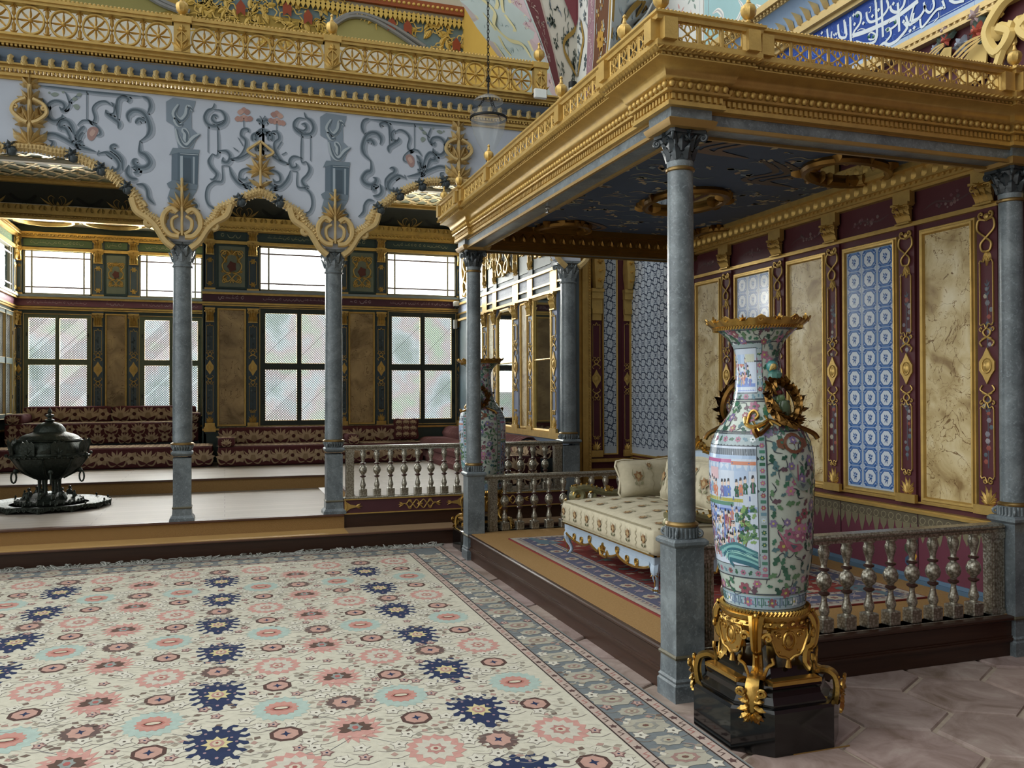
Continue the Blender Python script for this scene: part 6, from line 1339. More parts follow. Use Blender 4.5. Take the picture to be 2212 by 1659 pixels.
for a in (AZ+.75, AZ+.75+pi):                                               # dragon crawling on the shoulder, one slender body
    g = MB(); P = [cy_(a+da, vz(y), .010) for da, y in ((-.42, 898), (-.34, 912), (-.15, 918), (.06, 912), (.22, 905), (.36, 908), (.50, 916))]; g.tube(spline(P, 4), lambda t: .011*(1-.6*abs(t-.4)), 6)
    g.tube(spline([cy_(a+da, vz(y), .012) for da, y in ((-.32, 912), (-.30, 892), (-.16, 884), (-.05, 894), (-.14, 902))], 4), .007, 6)
    for da, y in ((.22, 905), (-.1, 916)):
        for s in (-1, 1): g.tube([cy_(a+da, vz(y), .01), cy_(a+da+.08*s, vz(y+10*s), .008)], .005, 5)
    tilted(g).build('gilt_dragon', GILT, va)
# stand
sd = thing('vase_stand', (VX, VY, 0), 'gilt bronze four legged stand on a black octagonal plinth under the large near vase', 'vase stand', 'gilt stands on black plinths')
def octo(h, ch): return [(VX+x, VY+y) for x, y in ((-h, -h+ch), (-h+ch, -h), (h-ch, -h), (h, -h+ch), (h, h-ch), (h-ch, h), (-h+ch, h), (-h, h-ch))]
def octring(g, prof): g.grid([[(*p, z) for p in octo(h, h*.465)] for h, z in prof], cu=True); g.poly([(*p, prof[-1][1]) for p in octo(prof[-1][0], prof[-1][0]*.465)])
g = MB(); octring(g, [(.288, 0), (.292, .006), (.292, .188), (.280, .200), (.262, .206), (.262, .214), (.255, .222), (.240, .240), (.236, .262), (.243, .278), (.240, .290), (.20, .300), (.17, .335), (.165, .345)]); g.build('plinth', BLACK, sd, 25)
g = MB(); g.box(VX-.06, VX+.24, VY-.293, VY-.290, .0, .006); g.build('plinth_edge', mat('dull_gilding'), sd, 0)
g = MB()
O = octo(.238, .111)
for i in (7, 1, 3, 5): a, b = O[(i) % 8], O[(i+1) % 8]; 
for k in range(4):
    a = k*pi/2; d = Vector((cos(a), sin(a), 0)); f = Fr(Vector((VX, VY, 0))+d*.215, (-sin(a), cos(a), 0), (0, 0, 1)); g.fbox(f, -.13, .13, .290, .306, -.03, .03); g.fbox(f, -.125, .125, .304, .310, -.02, .022)
g.build('gilt_rail', GILT, sd, 20)
zt0 = VB-.075
g = MB(); g.lathe([(.178, zt0-.005), (.196, zt0), (.204, zt0+.012), (.196, zt0+.03), (.206, zt0+.045), (.212, zt0+.058), (.200, zt0+.066), (.186, zt0+.070)], 48, (VX, VY, 0))
for k in range(70): a = 2*pi*k/70; g.tube([(VX+.197*cos(a), VY+.197*sin(a), zt0+.062), (VX+.200*cos(a+.06), VY+.200*sin(a+.06), zt0+.080)], .009, 5)
for k in range(48): a = 2*pi*k/48; f = Fr((VX+.203*cos(a), VY+.203*sin(a), zt0+.02), (-sin(a), cos(a), 0), (0, 0, 1)); leaf(g, f, 0, 0, .6*(-1)**k, .022, .014, .006, n=4)
g.lathe([(.13, zt0-.004), (.19, zt0+.06), (.0, zt0+.062)], 32, (VX, VY, 0)); g.build('gilt_collar', GILT, sd)
for k in range(4):
    a = pi/4+k*pi/2; d = Vector((cos(a), sin(a), 0)); f = Fr((VX, VY, 0), d, (0, 0, 1)); g = MB(); Nn = f.N
    P = spline([f(.205, zt0+.055), f(.225, zt0+.01), f(.215, zt0-.08), f(.188, .41), f(.184, .345), f(.215, .315), f(.27, .325), f(.312, .305), f(.326, .255), f(.322, .205), f(.318, .175)], 5)
    prof = lambda t: .042-.020*sin(pi*min(1, t*1.7)) if t < .55 else .024+.006*sin(pi*(t-.55)/.45)
    rows = []
    for i, p in enumerate(P):
        t = i/(len(P)-1); dd = (P[min(len(P)-1, i+1)]-P[max(0, i-1)]).normalized(); o = dd.cross(Nn).normalized(); w = prof(t)
        if o.dot(d) < 0 and t < .5: o = -o
        rows.append([p+Nn*(w*x)+o*y for x, y in ((-1, -.008), (-.9, .010), (-.45, .018), (-.2, .010), (0, .022), (.2, .010), (.45, .018), (.9, .010), (1, -.008), (0, -.014))])
    g.grid(rows, cu=True); ft = Fr(f(.330, .215), -Nn, (d.x*.10, d.y*.10, 1)); 
    for s in (-1, 1):
        q = Sub(ft, 0, 0, 1, 0, s)
        for an, l, y in ((-.35, .045, .03), (-.75, .055, .005), (-1.1, .055, -.02), (-1.4, .045, -.035)): leaf(g, q, .012, y, an, l, .030, .016, bend=.8, lobes=2, h0=.010)
        stem(g, q, [(.018, .02), (.03, .05)]+spiral(.044, .068, .018, .005, -.5, 1.2, 10), .008, .012, k=2)
        q2 = Sub(Fr(f(.224, zt0-.02), -Nn, (0, 0, 1)), 0, 0, 1, 0, s); vol(g, q2, .052, -.01, .022, pi, -1.1, .0, .010); stem(g, q2, [(.03, -.20), (.05, -.14), (.075, -.12), (.07, -.095)], .008, .0, k=3)
    for j in range(6): g.ball(f(.232-.004*j, zt0-.01-.022*j), .008, 6)
    for an in (-pi/2, -1.1, -2.04): leaf(g, ft, 0, -.03, an, .04, .026, .016, n=5, h0=.010)
    g.ball(f(.218, zt0+.065), .012, 8); g.build('leg', GILT, sd)
for k in range(4):                                                          # shield aprons between the legs
    a = k*pi/2; g = MB(); d = Vector((cos(a), sin(a), 0)); f = Fr(Vector((VX, VY, zt0))+d*.178, (-sin(a), cos(a), 0), (0, 0, 1))
    P = [(-.09, .0), (.09, .0), (.085, -.07), (.06, -.115), (.025, -.125), (0, -.14), (-.025, -.125), (-.06, -.115), (-.085, -.07)]; g.prism(f, P, -.006, .008); stem(g, f, P, .006, .010, k=2, closed=True, n=5)
    stem(g, f, [(.032*cos(t*pi/6), -.052+.042*sin(t*pi/6)) for t in range(12)], .005, .010, k=0, closed=True, n=5); dome(g, f, 0, -.052, .024, .018, e=1.35)
    for s in (-1, 1): leaf(g, f, 0, -.10, pi/2+s*.9, .06, .02, .014, n=5); vol(g, Sub(f, s*.055, -.03, 1, 0, s), 0, 0, .018, 0, 1, .010, .005); g.ball(f(s*.075, -.01, .012), .006, 6); g.ball(f(s*.05, -.10, .012), .006, 6)
    g.tube([f(0, -.14, 0), f(0, -.175, 0)], lambda t: .007+.008*t, 7); g.build('apron', GILT, sd)
FV = (2.535, 8.43)
v2 = copy_tree(va, (FV[0], FV[1], VB), 'porcelain vase half hidden behind the slender far column, its scenes facing left', -.55); s2 = copy_tree(sd, (FV[0], FV[1], 0), 'gilt stand on a black plinth half hidden behind the slender far column', 0)
# ================================================================== settee
def rbox(g, x0, x1, y0, y1, z0, z1, r, c='#808080', n=7, puff=0.0, f=None, sag=0.0):
    f = f or (lambda p: p); cx, cy, cz = (x0+x1)/2, (y0+y1)/2, (z0+z1)/2; ex, ey, ez = (x1-x0)/2, (y1-y0)/2, (z1-z0)/2
    for ax in range(3):
        for s in (-1, 1):
            rows = []
            for i in range(n+1):
                row = []
                for j in range(n+1):
                    u = sin((i/n*2-1)*pi/2); v = sin((j/n*2-1)*pi/2); p = [0, 0, 0]; p[ax] = s; p[(ax+1) % 3] = u; p[(ax+2) % 3] = v*s
                    P = Vector((p[0]*ex, p[1]*ey, p[2]*ez)); I = Vector((max(-ex+r, min(ex-r, P.x)), max(-ey+r, min(ey-r, P.y)), max(-ez+r, min(ez-r, P.z)))); d = P-I
                    if d.length > 1e-9: P = I+d.normalized()*r
                    P += Vector((p[0], p[1], p[2]*1.6)).normalized()*0
                    if puff: P.z += puff*p[2]*(1-p[0]**2)*(1-p[1]**2)**.7
                    row.append(f(P+Vector((cx, cy, cz))))
                rows.append(row)
            g.grid(rows, c)
PALEB = '#9fb1c4'; st = thing('settee', (3.1, 5.85, PZ+.012), 'wide pale blue settee with gilt scrolls and a cream floral mattress under the canopy', 'settee')
SX0, SX1, SY0, SY1, FZ = 2.70, 3.60, 5.07, 6.64, PZ+.017
g = MB(); g.box(SX0, SX1, SY0, SY1, .445, .512, PALEB, bev=.006); FRM = mat('pale_blue_paint', rough=.4, attr=True, var=.05, vscale=20, spec=.45)
f = YZ(SX0+.0); n = 60; P = []
def apron_z(t): return .445-.018-.05*abs(sin(3*pi*t))**.7*(.6+.4*sin(pi*t))+(.035 if .44 < t < .56 else 0)-(.045 if .46 < t < .54 else 0)
P = [(-SY1+.06+(SY1-SY0-.12)*i/n, apron_z(i/n)) for i in range(n+1)]
g.prism(f, P[::-1]+[(-SY1+.06, .46), (-SY0-.06, .46)], -.02, .004, PALEB)
f2 = Fr((0, SY0, 0), (1, 0, 0), (0, 0, 1)); P2 = [(SX0+.06+(SX1-SX0-.12)*i/n, apron_z(i/n)) for i in range(n+1)]; g.prism(f2, P2[::-1]+[(SX0+.06, .46), (SX1-.06, .46)], -.02, .004, PALEB)
g.build('frame', FRM, st, 25)
g = MB(); stem(g, f, [p for p in P], .010, .006, k=0, n=6); stem(g, f2, P2, .010, .006, k=0, n=6)
g.box(SX0-.006, SX0+.02, SY0-.006, SY1, .500, .514); g.box(SX0, SX1, SY0-.006, SY0+.02, .500, .514); q = Fr(f(0, 0, .004), f.U, f.V)
for t in (.12, .22, .33, .5, .67, .78, .88):
    u = -SY1+.06+(SY1-SY0-.12)*t; z = apron_z(t)
    if t == .5: palmette(g, q, u, .40, .07, .02, n=5); palmette(g, q, u, .44, -.06, .02, n=5); rosette(g, q, u, .43, .022, .02)
    else:
        for s in (-1, 1): stem(g, Sub(q, u, z+.005, 1, 0, s), [(0, 0), (.02, .02), (.018, .045), (.006, .05)], .006, .006, k=3)
        leaf(g, q, u, z, pi/2, .05, .02, .012, n=5)
g.build('gilt_scrolls', GILT, st)
for x, y, sx, sy in ((SX0, SY1, 1, -1), (SX0, SY0, 1, 1), (SX1, SY1, -1, -1), (SX1, SY0, -1, 1)):
    g = MB(); rows = []
    for z, o, w in ((.455, .0, .058), (.42, -.012, .060), (.385, -.018, .056), (.35, -.008, .044), (.32, .006, .034), (.295, .012, .028), (.278, .008, .030), (.268, .0, .036), (.258, -.002, .034), (FZ, .0, .026)):
        cx, cy = x+sx*(.035+o), y+sy*(.035+o); rows.append([(cx+w*.5*cos(a), cy+w*.5*sin(a), z) for a in [pi/4+k*pi/4 for k in range(8)]] if z < .40 else [(cx+w*.62*cos(a), cy+w*.62*sin(a), z) for a in [pi/4+k*pi/4 for k in range(8)]])
    g.grid(rows, PALEB, cu=True); g.poly(rows[0], PALEB); lg = g.build('leg', FRM, st)
    d = Vector((-sx, -sy, 0)).normalized(); g = MB(); ff = Fr(Vector((x+sx*.02, y+sy*.02, .40))+d*.018, (-d.y, d.x, 0), (0, 0, 1)); palmette(g, ff, 0, -.005, -.05, .012, n=5); stem(g, ff, [(0, -.04), (0, -.10)], .005, -.012, k=0)
    for k in (-1, 0, 1): g.ball((x+sx*(.035)+d.x*.014+d.y*.014*k, y+sy*(.035)+d.y*.014-d.x*.014*k, FZ+.011), .009, 6, PALEB)
    g.build('gilt_leaf', GILT, lg)
for yy, s, lab in ((SY1+.03, 1, 0), (SY0-.03, -1, 0)):                      # scrolled arms
    g = MB(); fa_ = Fr((0, yy, 0), (1, 0, 0), (0, 0, 1)); P = spiral(SX0+.12, .722, .012, .058, 0, 1.35, 14)+[(SX0+.22, .785), (SX0+.36, .745), (SX0+.52, .735), (SX0+.68, .78), (SX0+.80, .86), (SX0+.86, .92)]
    Q = spline(P, 3); g.tube([fa_(p[0], p[1], 0) for p in Q], lambda t: .026+.010*sin(pi*t), 8, flat=1.5, up=(0, 1, 0))
    g.tube([fa_(SX0+.30, .76, 0), fa_(SX0+.26, .62, 0), fa_(SX0+.16, .60, 0), fa_(SX0+.12, .50, 0)], .022, 8); a_ = g.build('arm', mat('verdigris_gilding', '#7d7a5c', .4, .55, var=.25, vscale=30), st)
    g = MB()
    for i, p in enumerate(Q):
        if i > 14 and i % 1 == 0: g.ball(fa_(p[0], p[1]+.036, 0), .010, 6)
    for k in range(6): leaf(g, Fr(fa_(0, 0, .0), fa_.U, fa_.V), SX0+.16+.07*k, .75, .5 if k % 2 else 2.4, .09, .04, .014, lobes=2, h0=.03)
    dome(g, fa_, SX0+.12, .722, .022, .05); stem(g, fa_, spiral(SX0+.12, .722, .058, .012, 0, 1.3, 14), .008, .034, k=2); stem(g, fa_, [(SX0+.02, .70), (SX0+.05, .62), (SX0+.0, .56), (SX0+.06, .52)], .012, .0, k=3); g.build('gilt_beading', GILT, a_)
g = MB(); rows = []                                                          # high curved back with gilt crest
for i in range(25):
    t = i/24; y = SY0+(SY1-SY0)*t; zt = 1.02+.13*sin(pi*t)**2; rows.append([(SX1-.04, y, .50), (SX1-.05, y, zt-.03), (SX1-.01, y, zt), (SX1+.03, y, zt-.03), (SX1+.02, y, .50)])
g.grid(rows, PALEB); g.poly(rows[0], PALEB); g.poly(rows[-1][::-1], PALEB); bk_ = g.build('back', FRM, st)
g = MB(); rows = []; CRM, BRN = '#b5ae98', '#7d6248'
for i in range(21):
    t = i/20; y = SY0+.06+(SY1-SY0-.12)*t; zt = .97+.12*sin(pi*t)**2; rows.append([(SX1-.05, y, .53), (SX1-.075, y, .60), (SX1-.08, y, .8), (SX1-.07, y, zt-.02), (SX1-.05, y, zt)])
g.grid(rows, CRM); g.build('back_upholstery', CLOTH, bk_)
g = MB(); fbk = YZ(SX1-.02); stem(g, fbk, [(-SY0-(SY1-SY0)*i/24, 1.025+.13*sin(pi*i/24)**2) for i in range(25)], .018, 0, k=0); q = fbk
yc = (SY0+SY1)/2+.10; palmette(g, q, -yc, 1.14, .11, .03, n=7)
for s in (-1, 1): vol(g, Sub(q, -yc, 1.16, 1, 0, s), .09, 0, .045, pi, -1.1, .02, .014); stem(g, Sub(q, -yc, 1.16, 1, 0, s), [(.1, -.03), (.2, -.04), (.34, -.06), (.44, -.03), (.42, .01)], .014, .02, k=4)
g.build('gilt_crest', GILT, bk_)
# cream brocade with brown bouquets
def bouquet(g, f, u, v, s, h=.004, rg=random.Random(5)):
    q = Sub(f, u, v, s)
    for a in range(7): g.flat(Sub(q, 0, .1, .55, a*.9), [(.1, 0), (.55, .3), (1, 0), (.55, -.3)], h, ['#86684a', '#75573c', '#93775a'][a % 3])
    g.flat(q, [(.22*cos(k), .1+.22*sin(k)) for k in (0, 1.05, 2.1, 3.15, 4.2, 5.25)], h+.0004, '#a3906c')
    for s_ in (-1, 1): g.ribbon(Sub(q, 0, 0, 1, 0, s_), [(0, -.8), (.35, -.55), (.25, -.2), (.6, .2), (.5, .8)], .09, h, '#8f8a72', 3); g.flat(Sub(q, 0, 0, 1, 0, s_), [(.1, -.75), (.4, -.7), (.5, -.45), (.2, -.5)], h, '#7f8268')
    g.ribbon(q, [(0, -1.1), (0, -.3)], .08, h, '#7d6b50', 0)
def trail(g, f, u0, v0, u1, v1, s, h=.003):
    n = 7; P = [(u0+(u1-u0)*i/n+s*.5*(-1)**i*(v1-v0 != 0), v0+(v1-v0)*i/n+s*.5*(-1)**i*(v1-v0 == 0)) for i in range(n+1)]; g.ribbon(f, P, .006, h, '#a19a82', 4)
g = MB(); MXa, MXb, MYa, MYb, MZ0, MZ1 = 2.645, 3.53, 4.985, 6.60, .515, .705
rbox(g, MXa, MXb, MYa, MYb, MZ0, MZ1, .055, CRM, 12, .055); mt = g.build('mattress', CLOTH, st, 60); mt.data.materials[0] = CLOTH
class MatTop:
    sc = 1.0
    def __call__(s, u, v, h=0.0):
        px_ = (u-(MXa+MXb)/2)/((MXb-MXa)/2); py_ = (v-(MYa+MYb)/2)/((MYb-MYa)/2); return Vector((u, v, MZ1+.055*(1-px_**2)*max(0, (1-py_**2))**.7+h+.002))
ft = MatTop(); fn = YZ(MXa-.001); g = MB()
for i in range(7):
    y = MYa+.12+i*.235
    bouquet(g, fn, -y, .615, .066)
    for j in range(5): bouquet(g, Sub(ft, MXa+.12+j*.17, min(MYb-.1, y+(.11 if j % 2 else 0)), 1, pi/2), 0, 0, .066)
    if i < 6: trail(g, ft, MXa+.06, y+.115, MXb-.1, y+.115, .02); trail(g, fn, -y-.115, .54, -y-.115, .685, .02)
fs = Fr((0, MYa-.001, 0), (1, 0, 0), (0, 0, 1))
for j in range(4): bouquet(g, fs, MXa+.14+j*.2, .615, .055)
P = [(MXa+.012, MYa+.05, MZ1-.004), (MXa+.012, MYb-.05, MZ1-.004)]; g.tube(P, .005, 5, '#8d866e'); P = [(MXa+.004, MYa+.05, MZ0+.02), (MXa+.004, MYb-.05, MZ0+.02)]; g.tube(P, .006, 5, '#9a937c'); g.tube([(MXa+.05, MYa+.012, MZ1-.004), (MXb-.05, MYa+.012, MZ1-.004)], .005, 5, '#8d866e')
g.build('brocade_pattern', CLOTH, mt, 0)
def cushion(name, c, w, h, d, rot, label, fab=CRM, pat=True):
    g = MB(); M = Matrix.Translation(c) @ rot; fu = lambda p: M @ p
    n = 12
    for s in (-1, 1):
        rows = []
        for i in range(n+1):
            row = []
            for j in range(n+1):
                u, v = i/n*2-1, j/n*2-1; k = (1-u**4)*(1-v**4); pin = 1-.06*(1-u*u)*(abs(v)) ; pv = 1-.06*(1-v*v)*abs(u); row.append(fu(Vector((u*w/2*pv, s*(d/2*k**.6+.006), v*h/2*pin))))
            rows.append(row)
        g.grid(rows if s < 0 else rows[::-1], fab)
    edge = [fu(Vector((x*w/2*.965, 0, z*h/2*.955))) for x, z in ((-1, -1), (0, -.94), (1, -1), (.94, 0), (1, 1), (0, .94), (-1, 1), (-.94, 0))]; g.tube(spline(edge, 3, True), .011, 6, fab, closed=True)
    o = tag(g.build(name, CLOTH, None, 60), label, 'cushion')
    if pat:
        class CF:
            sc = 1.0
            def __call__(s, u, v, o=0.0): a, b = u/(w/2), v/(h/2); k = max(0, 1-a**4)*max(0, 1-b**4); return fu(Vector((u, -(d/2*k**.6+.009+o), v)))
        cf = CF(); g = MB()
        if fab == CRM:
            for i in range(max(2, int(w/.2))): bouquet(g, cf, -w/2+w*(i+.5)/max(2, int(w/.2)), .0, .085); bouquet(g, cf, -w/2+w*(i+1.0)/max(2, int(w/.2))-.03, -.09 if i % 2 else .09, .045); trail(g, cf, -w/2+w*(i+1)/max(2, int(w/.2))-.01, -h*.42, -w/2+w*(i+1)/max(2, int(w/.2))-.01, h*.42, .02)
        else:
            for i in (-1, 0, 1):
                for j in (-1, 0, 1): tanmotif(g, cf, i*w*.3, j*h*.3, min(w, h)*.15)
        g.build('brocade_pattern', CLOTH, o, 0)
    return o
TAN, MAR = '#b29c82', '#563032'
def tanmotif(g, f, u, v, s, h=.004, c=TAN):
    q = Sub(f, u, v, s)
    for k in range(7):
        a = pi/2+(k-3)*.42; g.flat(Sub(q, 0, -.3, 1.25, a-pi/2), [(-.13, .1), (0, 1.0), (.13, .1)] if k % 2 else [(-.17, .1), (-.12, .75), (0, .95), (.12, .75), (.17, .1)], h+k*1e-5, c)
    g.flat(q, [(-.35, -.35), (0, -.62), (.35, -.35), (.2, .15), (-.2, .15)], h+.0002, '#957f66')
    for s_ in (-1, 1): g.ribbon(Sub(q, 0, 0, 1, 0, s_), [(.1, -.7), (.6, -.8), (.9, -.3), (.7, .1), (.95, .6)], .16, h-.0003, '#9c866d', 3)
cushion('bolster_cushion', (3.32, 6.33, .888), .60, .31, .15, Matrix.Rotation(radians(8), 4, 'Z') @ Matrix.Rotation(radians(-14), 4, 'X'), 'cream floral oblong cushion leaning on the far arm of the settee')
cushion('back_cushion', (3.35, 5.70, .91), .80, .34, .15, Matrix.Rotation(radians(-90), 4, 'Z') @ Matrix.Rotation(radians(-14), 4, 'X'), 'cream floral cushion against the settee back, mostly hidden by the near column')
# ================================================================== brocade divans of the gallery
def brocade(g, f, u0, u1, v0, v1, sc=.2):
    nu = max(1, int(round((u1-u0)/sc))); nv = max(1, int(round((v1-v0)/(sc*.95)))); du = (u1-u0)/nu; dv = (v1-v0)/nv
    for i in range(nu):
        for j in range(nv):
            u, v = u0+(i+.5)*du, v0+(j+.5)*dv
            if (i+j) % 2 == 0: tanmotif(g, f, u, v, min(du, dv)*.70)
            else:
                q = Sub(f, u, v, min(du, dv)*.56)
                for a in range(6): g.flat(Sub(q, 0, 0, 1, a*1.047), [(.15, -.12), (.6, -.33), (.95, 0), (.6, .33), (.15, .12)], .0035+a*1e-5, '#a28c72' if a % 2 else '#b39d83')
                g.flat(q, [(.28*cos(k), .28*sin(k)) for k in (0, 1.05, 2.1, 3.15, 4.2, 5.25)], .0038, '#4b2d2a')
def block(parent, name, x0, x1, y0, y1, z0, z1, r=.05, faces='ft', c=MAR, sc=.2):
    g = MB(); rbox(g, x0, x1, y0, y1, z0, z1, r, c, 6); o = g.build(name, CLOTH, parent, 60); g = MB(); e = r*.5
    if 'f' in faces: brocade(g, Fr((0, y0-.0005, 0), (1, 0, 0), (0, 0, 1)), x0+e, x1-e, z0+e*.6, z1-e*.6, sc)
    if 't' in faces: brocade(g, Fr((0, 0, z1+.0005), (1, 0, 0), (0, 1, 0)), x0+e, x1-e, y0+e, y1-e, sc)
    if 'l' in faces: brocade(g, Fr((x0-.0005, 0, 0), (0, -1, 0), (0, 0, 1)), -y1+e, -y0-e, z0+e*.6, z1-e*.6, sc)
    g.build('brocade_pattern', CLOTH, o, 0); return o
dv = thing('divan', (-1.8, 15.3, Z3), 'long maroon and tan brocade divan raised inside the window bay', 'divan', 'brocade divans of the gallery')
g = MB(); g.box(-3.22, -.40, 14.95, 16.0, Z3, .82, '#20262c'); g.build('base', PAINT, dv, 0)
block(dv, 'seat_cushion', -3.22, -.40, 14.90, 15.85, .80, 1.125)
block(dv, 'back_cushion', -3.12, -1.80, 15.72, 16.0, 1.12, 1.385, .05, 'f'); block(dv, 'back_cushion', -1.795, -.47, 15.72, 16.0, 1.12, 1.385, .05, 'f')
block(dv, 'arm_cushion', -3.23, -2.98, 14.95, 15.75, 1.12, 1.27, .05, 'ft'); block(dv, 'arm_cushion', -.60, -.39, 14.95, 15.75, 1.12, 1.27, .05, 'ft')
dv = thing('divan', (-1.7, 14.0, Z3), 'low maroon and tan brocade divan on the gallery floor behind the bronze brazier', 'divan', 'brocade divans of the gallery')
block(dv, 'seat_cushion', -3.6, -.17, 13.62, 14.38, Z3, .80)
dv = thing('divan', (1.5, 14.0, Z3), 'long maroon and tan brocade divan under the right gallery windows', 'divan', 'brocade divans of the gallery')
block(dv, 'seat_cushion', -.10, 3.05, 13.50, 14.20, Z3, .795); block(dv, 'back_cushion', -.09, 3.02, 14.18, 14.42, .76, 1.05, .05, 'ft'); block(dv, 'arm_cushion', -.10, .15, 13.52, 14.18, .79, .92, .05, 'ft')
block(dv, 'arm_cushion', 1.84, 2.02, 13.52, 14.18, .79, .94, .05, 'ft')
cushion('square_cushion', (2.86, 14.0, .995), .40, .34, .13, Matrix.Rotation(radians(-10), 4, 'Z') @ Matrix.Rotation(radians(-18), 4, 'X'), 'small brocade cushion in the corner of the right gallery divan', MAR)
# pink pleated divan along the mirror wall, with a brocade chest in front
PK, PKD = '#a07c7a', '#7e5a5a'
dp = thing('pleated_divan', (3.45, 12.0, Z3), 'pink pleated divan along the mirror wall of the gallery', 'divan')
def pleated(parent, name, x0, x1, y0, y1, z0, z1, sp=.075):
    g = MB(); n = int((y1-y0)/sp); m = n*4; rows = []
    for i in range(m+1):
        y = y0+(y1-y0)*i/m; b = .018*abs(sin(pi*i/4)); dz = .02*sin(i*.7)*.3
        rows.append([(x0+b, y, z0), (x0-.02+b, y+.02, z0+.08), (x0-.015+b, y+.04, (z0+z1)/2), (x0+.03+b, y+.03, z1-.03-b+dz), (x0+.10, y, z1-b+dz), (x1-.05, y, z1-b), (x1, y, z1-.05)])
    g.grid(rows, lambda a, b: PK if a % 4 in (1, 2) else PKD); return g.build(name, CLOTH, parent, 50)
pleated(dp, 'seat_cushion', 3.10, 3.84, 10.35, 14.40, Z3, .66); pleated(dp, 'upper_cushion', 3.16, 3.84, 10.35, 14.40, .66, .84); pleated(dp, 'back_cushion', 3.60, 3.83, 10.35, 14.40, .82, 1.02)
db = thing('divan', (3.4, 9.9, Z3), 'short brocade divan behind the gallery balustrade near the rightmost gallery column', 'divan', 'brocade divans of the gallery')
block(db, 'seat_cushion', 2.95, 3.60, 9.55, 10.28, Z3, .84, .05, 'ftl', '#3a1d20', .2); block(db, 'back_cushion', 3.45, 3.80, 9.58, 10.25, .80, .98, .05, 'ftl', '#3a1d20', .2)
# ================================================================== bronze brazier
BX, BY, BZ = -1.87, 10.78, Z2
bz = thing('brazier', (BX, BY, BZ), 'dark bronze lidded brazier on a wide scalloped tray on the lower gallery floor', 'brazier')
g = MB(); n = 24; rows = []
for r_, z in ((.10, .05), (.50, .05), (.56, .06), (.60, .075)): rows.append([(BX+r_*cos(2*pi*i/96), BY+r_*sin(2*pi*i/96), BZ+z) for i in range(96)])
rows.append([(BX+(.62+.012*cos(2*pi*i*12/96))*cos(2*pi*i/96), BY+(.62+.012*cos(2*pi*i*12/96))*sin(2*pi*i/96), BZ+.068) for i in range(96)])
rows.append([(BX+.615*cos(2*pi*i/96), BY+.615*sin(2*pi*i/96), BZ+.045-.035*abs(cos(pi*i*12/96))**2) for i in range(96)])
rows.append([(BX+.58*cos(2*pi*i/96), BY+.58*sin(2*pi*i/96), BZ+.045) for i in range(96)])
g.grid(rows, cu=True); g.poly(rows[0][::-1]); g.lathe([(.40, .0), (.40, .05)], 32, (BX, BY, BZ))
for k in range(24):
    a = 2*pi*k/24; f = Fr((BX+.622*cos(a), BY+.622*sin(a), BZ+.045), (-sin(a), cos(a), 0), (0, 0, 1)); vol(g, Sub(f, .03, .0), 0, 0, .026, 0, 1.2, .004, .007); vol(g, Sub(f, -.03, .0, 1, 0, -1), 0, 0, .026, 0, 1.2, .004, .007)
    if k % 2: g.ball((BX+.60*cos(a), BY+.60*sin(a), BZ+.088), .012, 6, sz=1.6)
    else: leaf(g, f, 0, .02, -pi/2, .085, .05, .012, n=5)
g.build('tray', BRONZE, bz)
g = MB(); g.lathe([(.34, .05), (.35, .075), (.33, .09), (.30, .095), (.24, .13), (.15, .16), (.12, .17)], 40, (BX, BY, BZ))
for k in range(32): a = 2*pi*k/32; g.tube([(BX+.345*cos(a), BY+.345*sin(a), BZ+.06), (BX+.335*cos(a), BY+.335*sin(a), BZ+.10)], .011, 5)
for k in range(6):
    a = 2*pi*k/6+.3; c, s_ = cos(a), sin(a); g.lathe([(.024, 0), (.016, .05), (.020, .16), (.028, .18)], 8, (BX+.10*c, BY+.10*s_, BZ+.15)); g.ball((BX+.20*c, BY+.20*s_, BZ+.155), .035, 8, sz=1.3); g.ball((BX+.205*c, BY+.205*s_, BZ+.215), .02, 7)
    g.tube([(BX+.20*c, BY+.20*s_, BZ+.17), (BX+.25*c, BY+.25*s_, BZ+.14), (BX+.27*c, BY+.27*s_, BZ+.11)], .016, 6); g.lathe([(.02, 0), (.022, .03), (.008, .06), (.012, .07), (0, .085)], 8, (BX+.27*cos(a+.5), BY+.27*sin(a+.5), BZ+.115))
g.build('pedestal', BRONZE, bz)
def lobed(g, prof, k=8, amp=.05, n=64):
    rows = []
    for r_, z, am in prof: rows.append([(BX+r_*(1-amp*am*abs(sin(k*pi*i/n)) ** 2)*cos(2*pi*i/n), BY+r_*(1-amp*am*abs(sin(k*pi*i/n))**2)*sin(2*pi*i/n), BZ+z) for i in range(n)])
    g.grid(rows, cu=True)
g = MB(); lobed(g, [(.12, .32, 0), (.16, .34, .3), (.24, .39, .6), (.31, .45, 1), (.36, .52, 1), (.375, .565, 1), (.40, .575, .8), (.405, .590, .8), (.385, .60, .8), (.38, .62, 1)])
for k in range(40): a = 2*pi*k/40; g.ball((BX+.40*cos(a), BY+.40*sin(a), BZ+.578), .015, 6)
for k in range(8): a = 2*pi*k/8; g.tube([(BX+.14*cos(a), BY+.14*sin(a), BZ+.33), (BX+.27*cos(a), BY+.27*sin(a), BZ+.40), (BX+.385*cos(a), BY+.385*sin(a), BZ+.56)], .014, 6)
g.build('bowl', BRONZE, bz)
g = MB(); lobed(g, [(.37, .60, 1), (.385, .66, 1), (.36, .72, 1), (.33, .745, 1), (.34, .755, .5), (.32, .77, .3)], 8, .07)
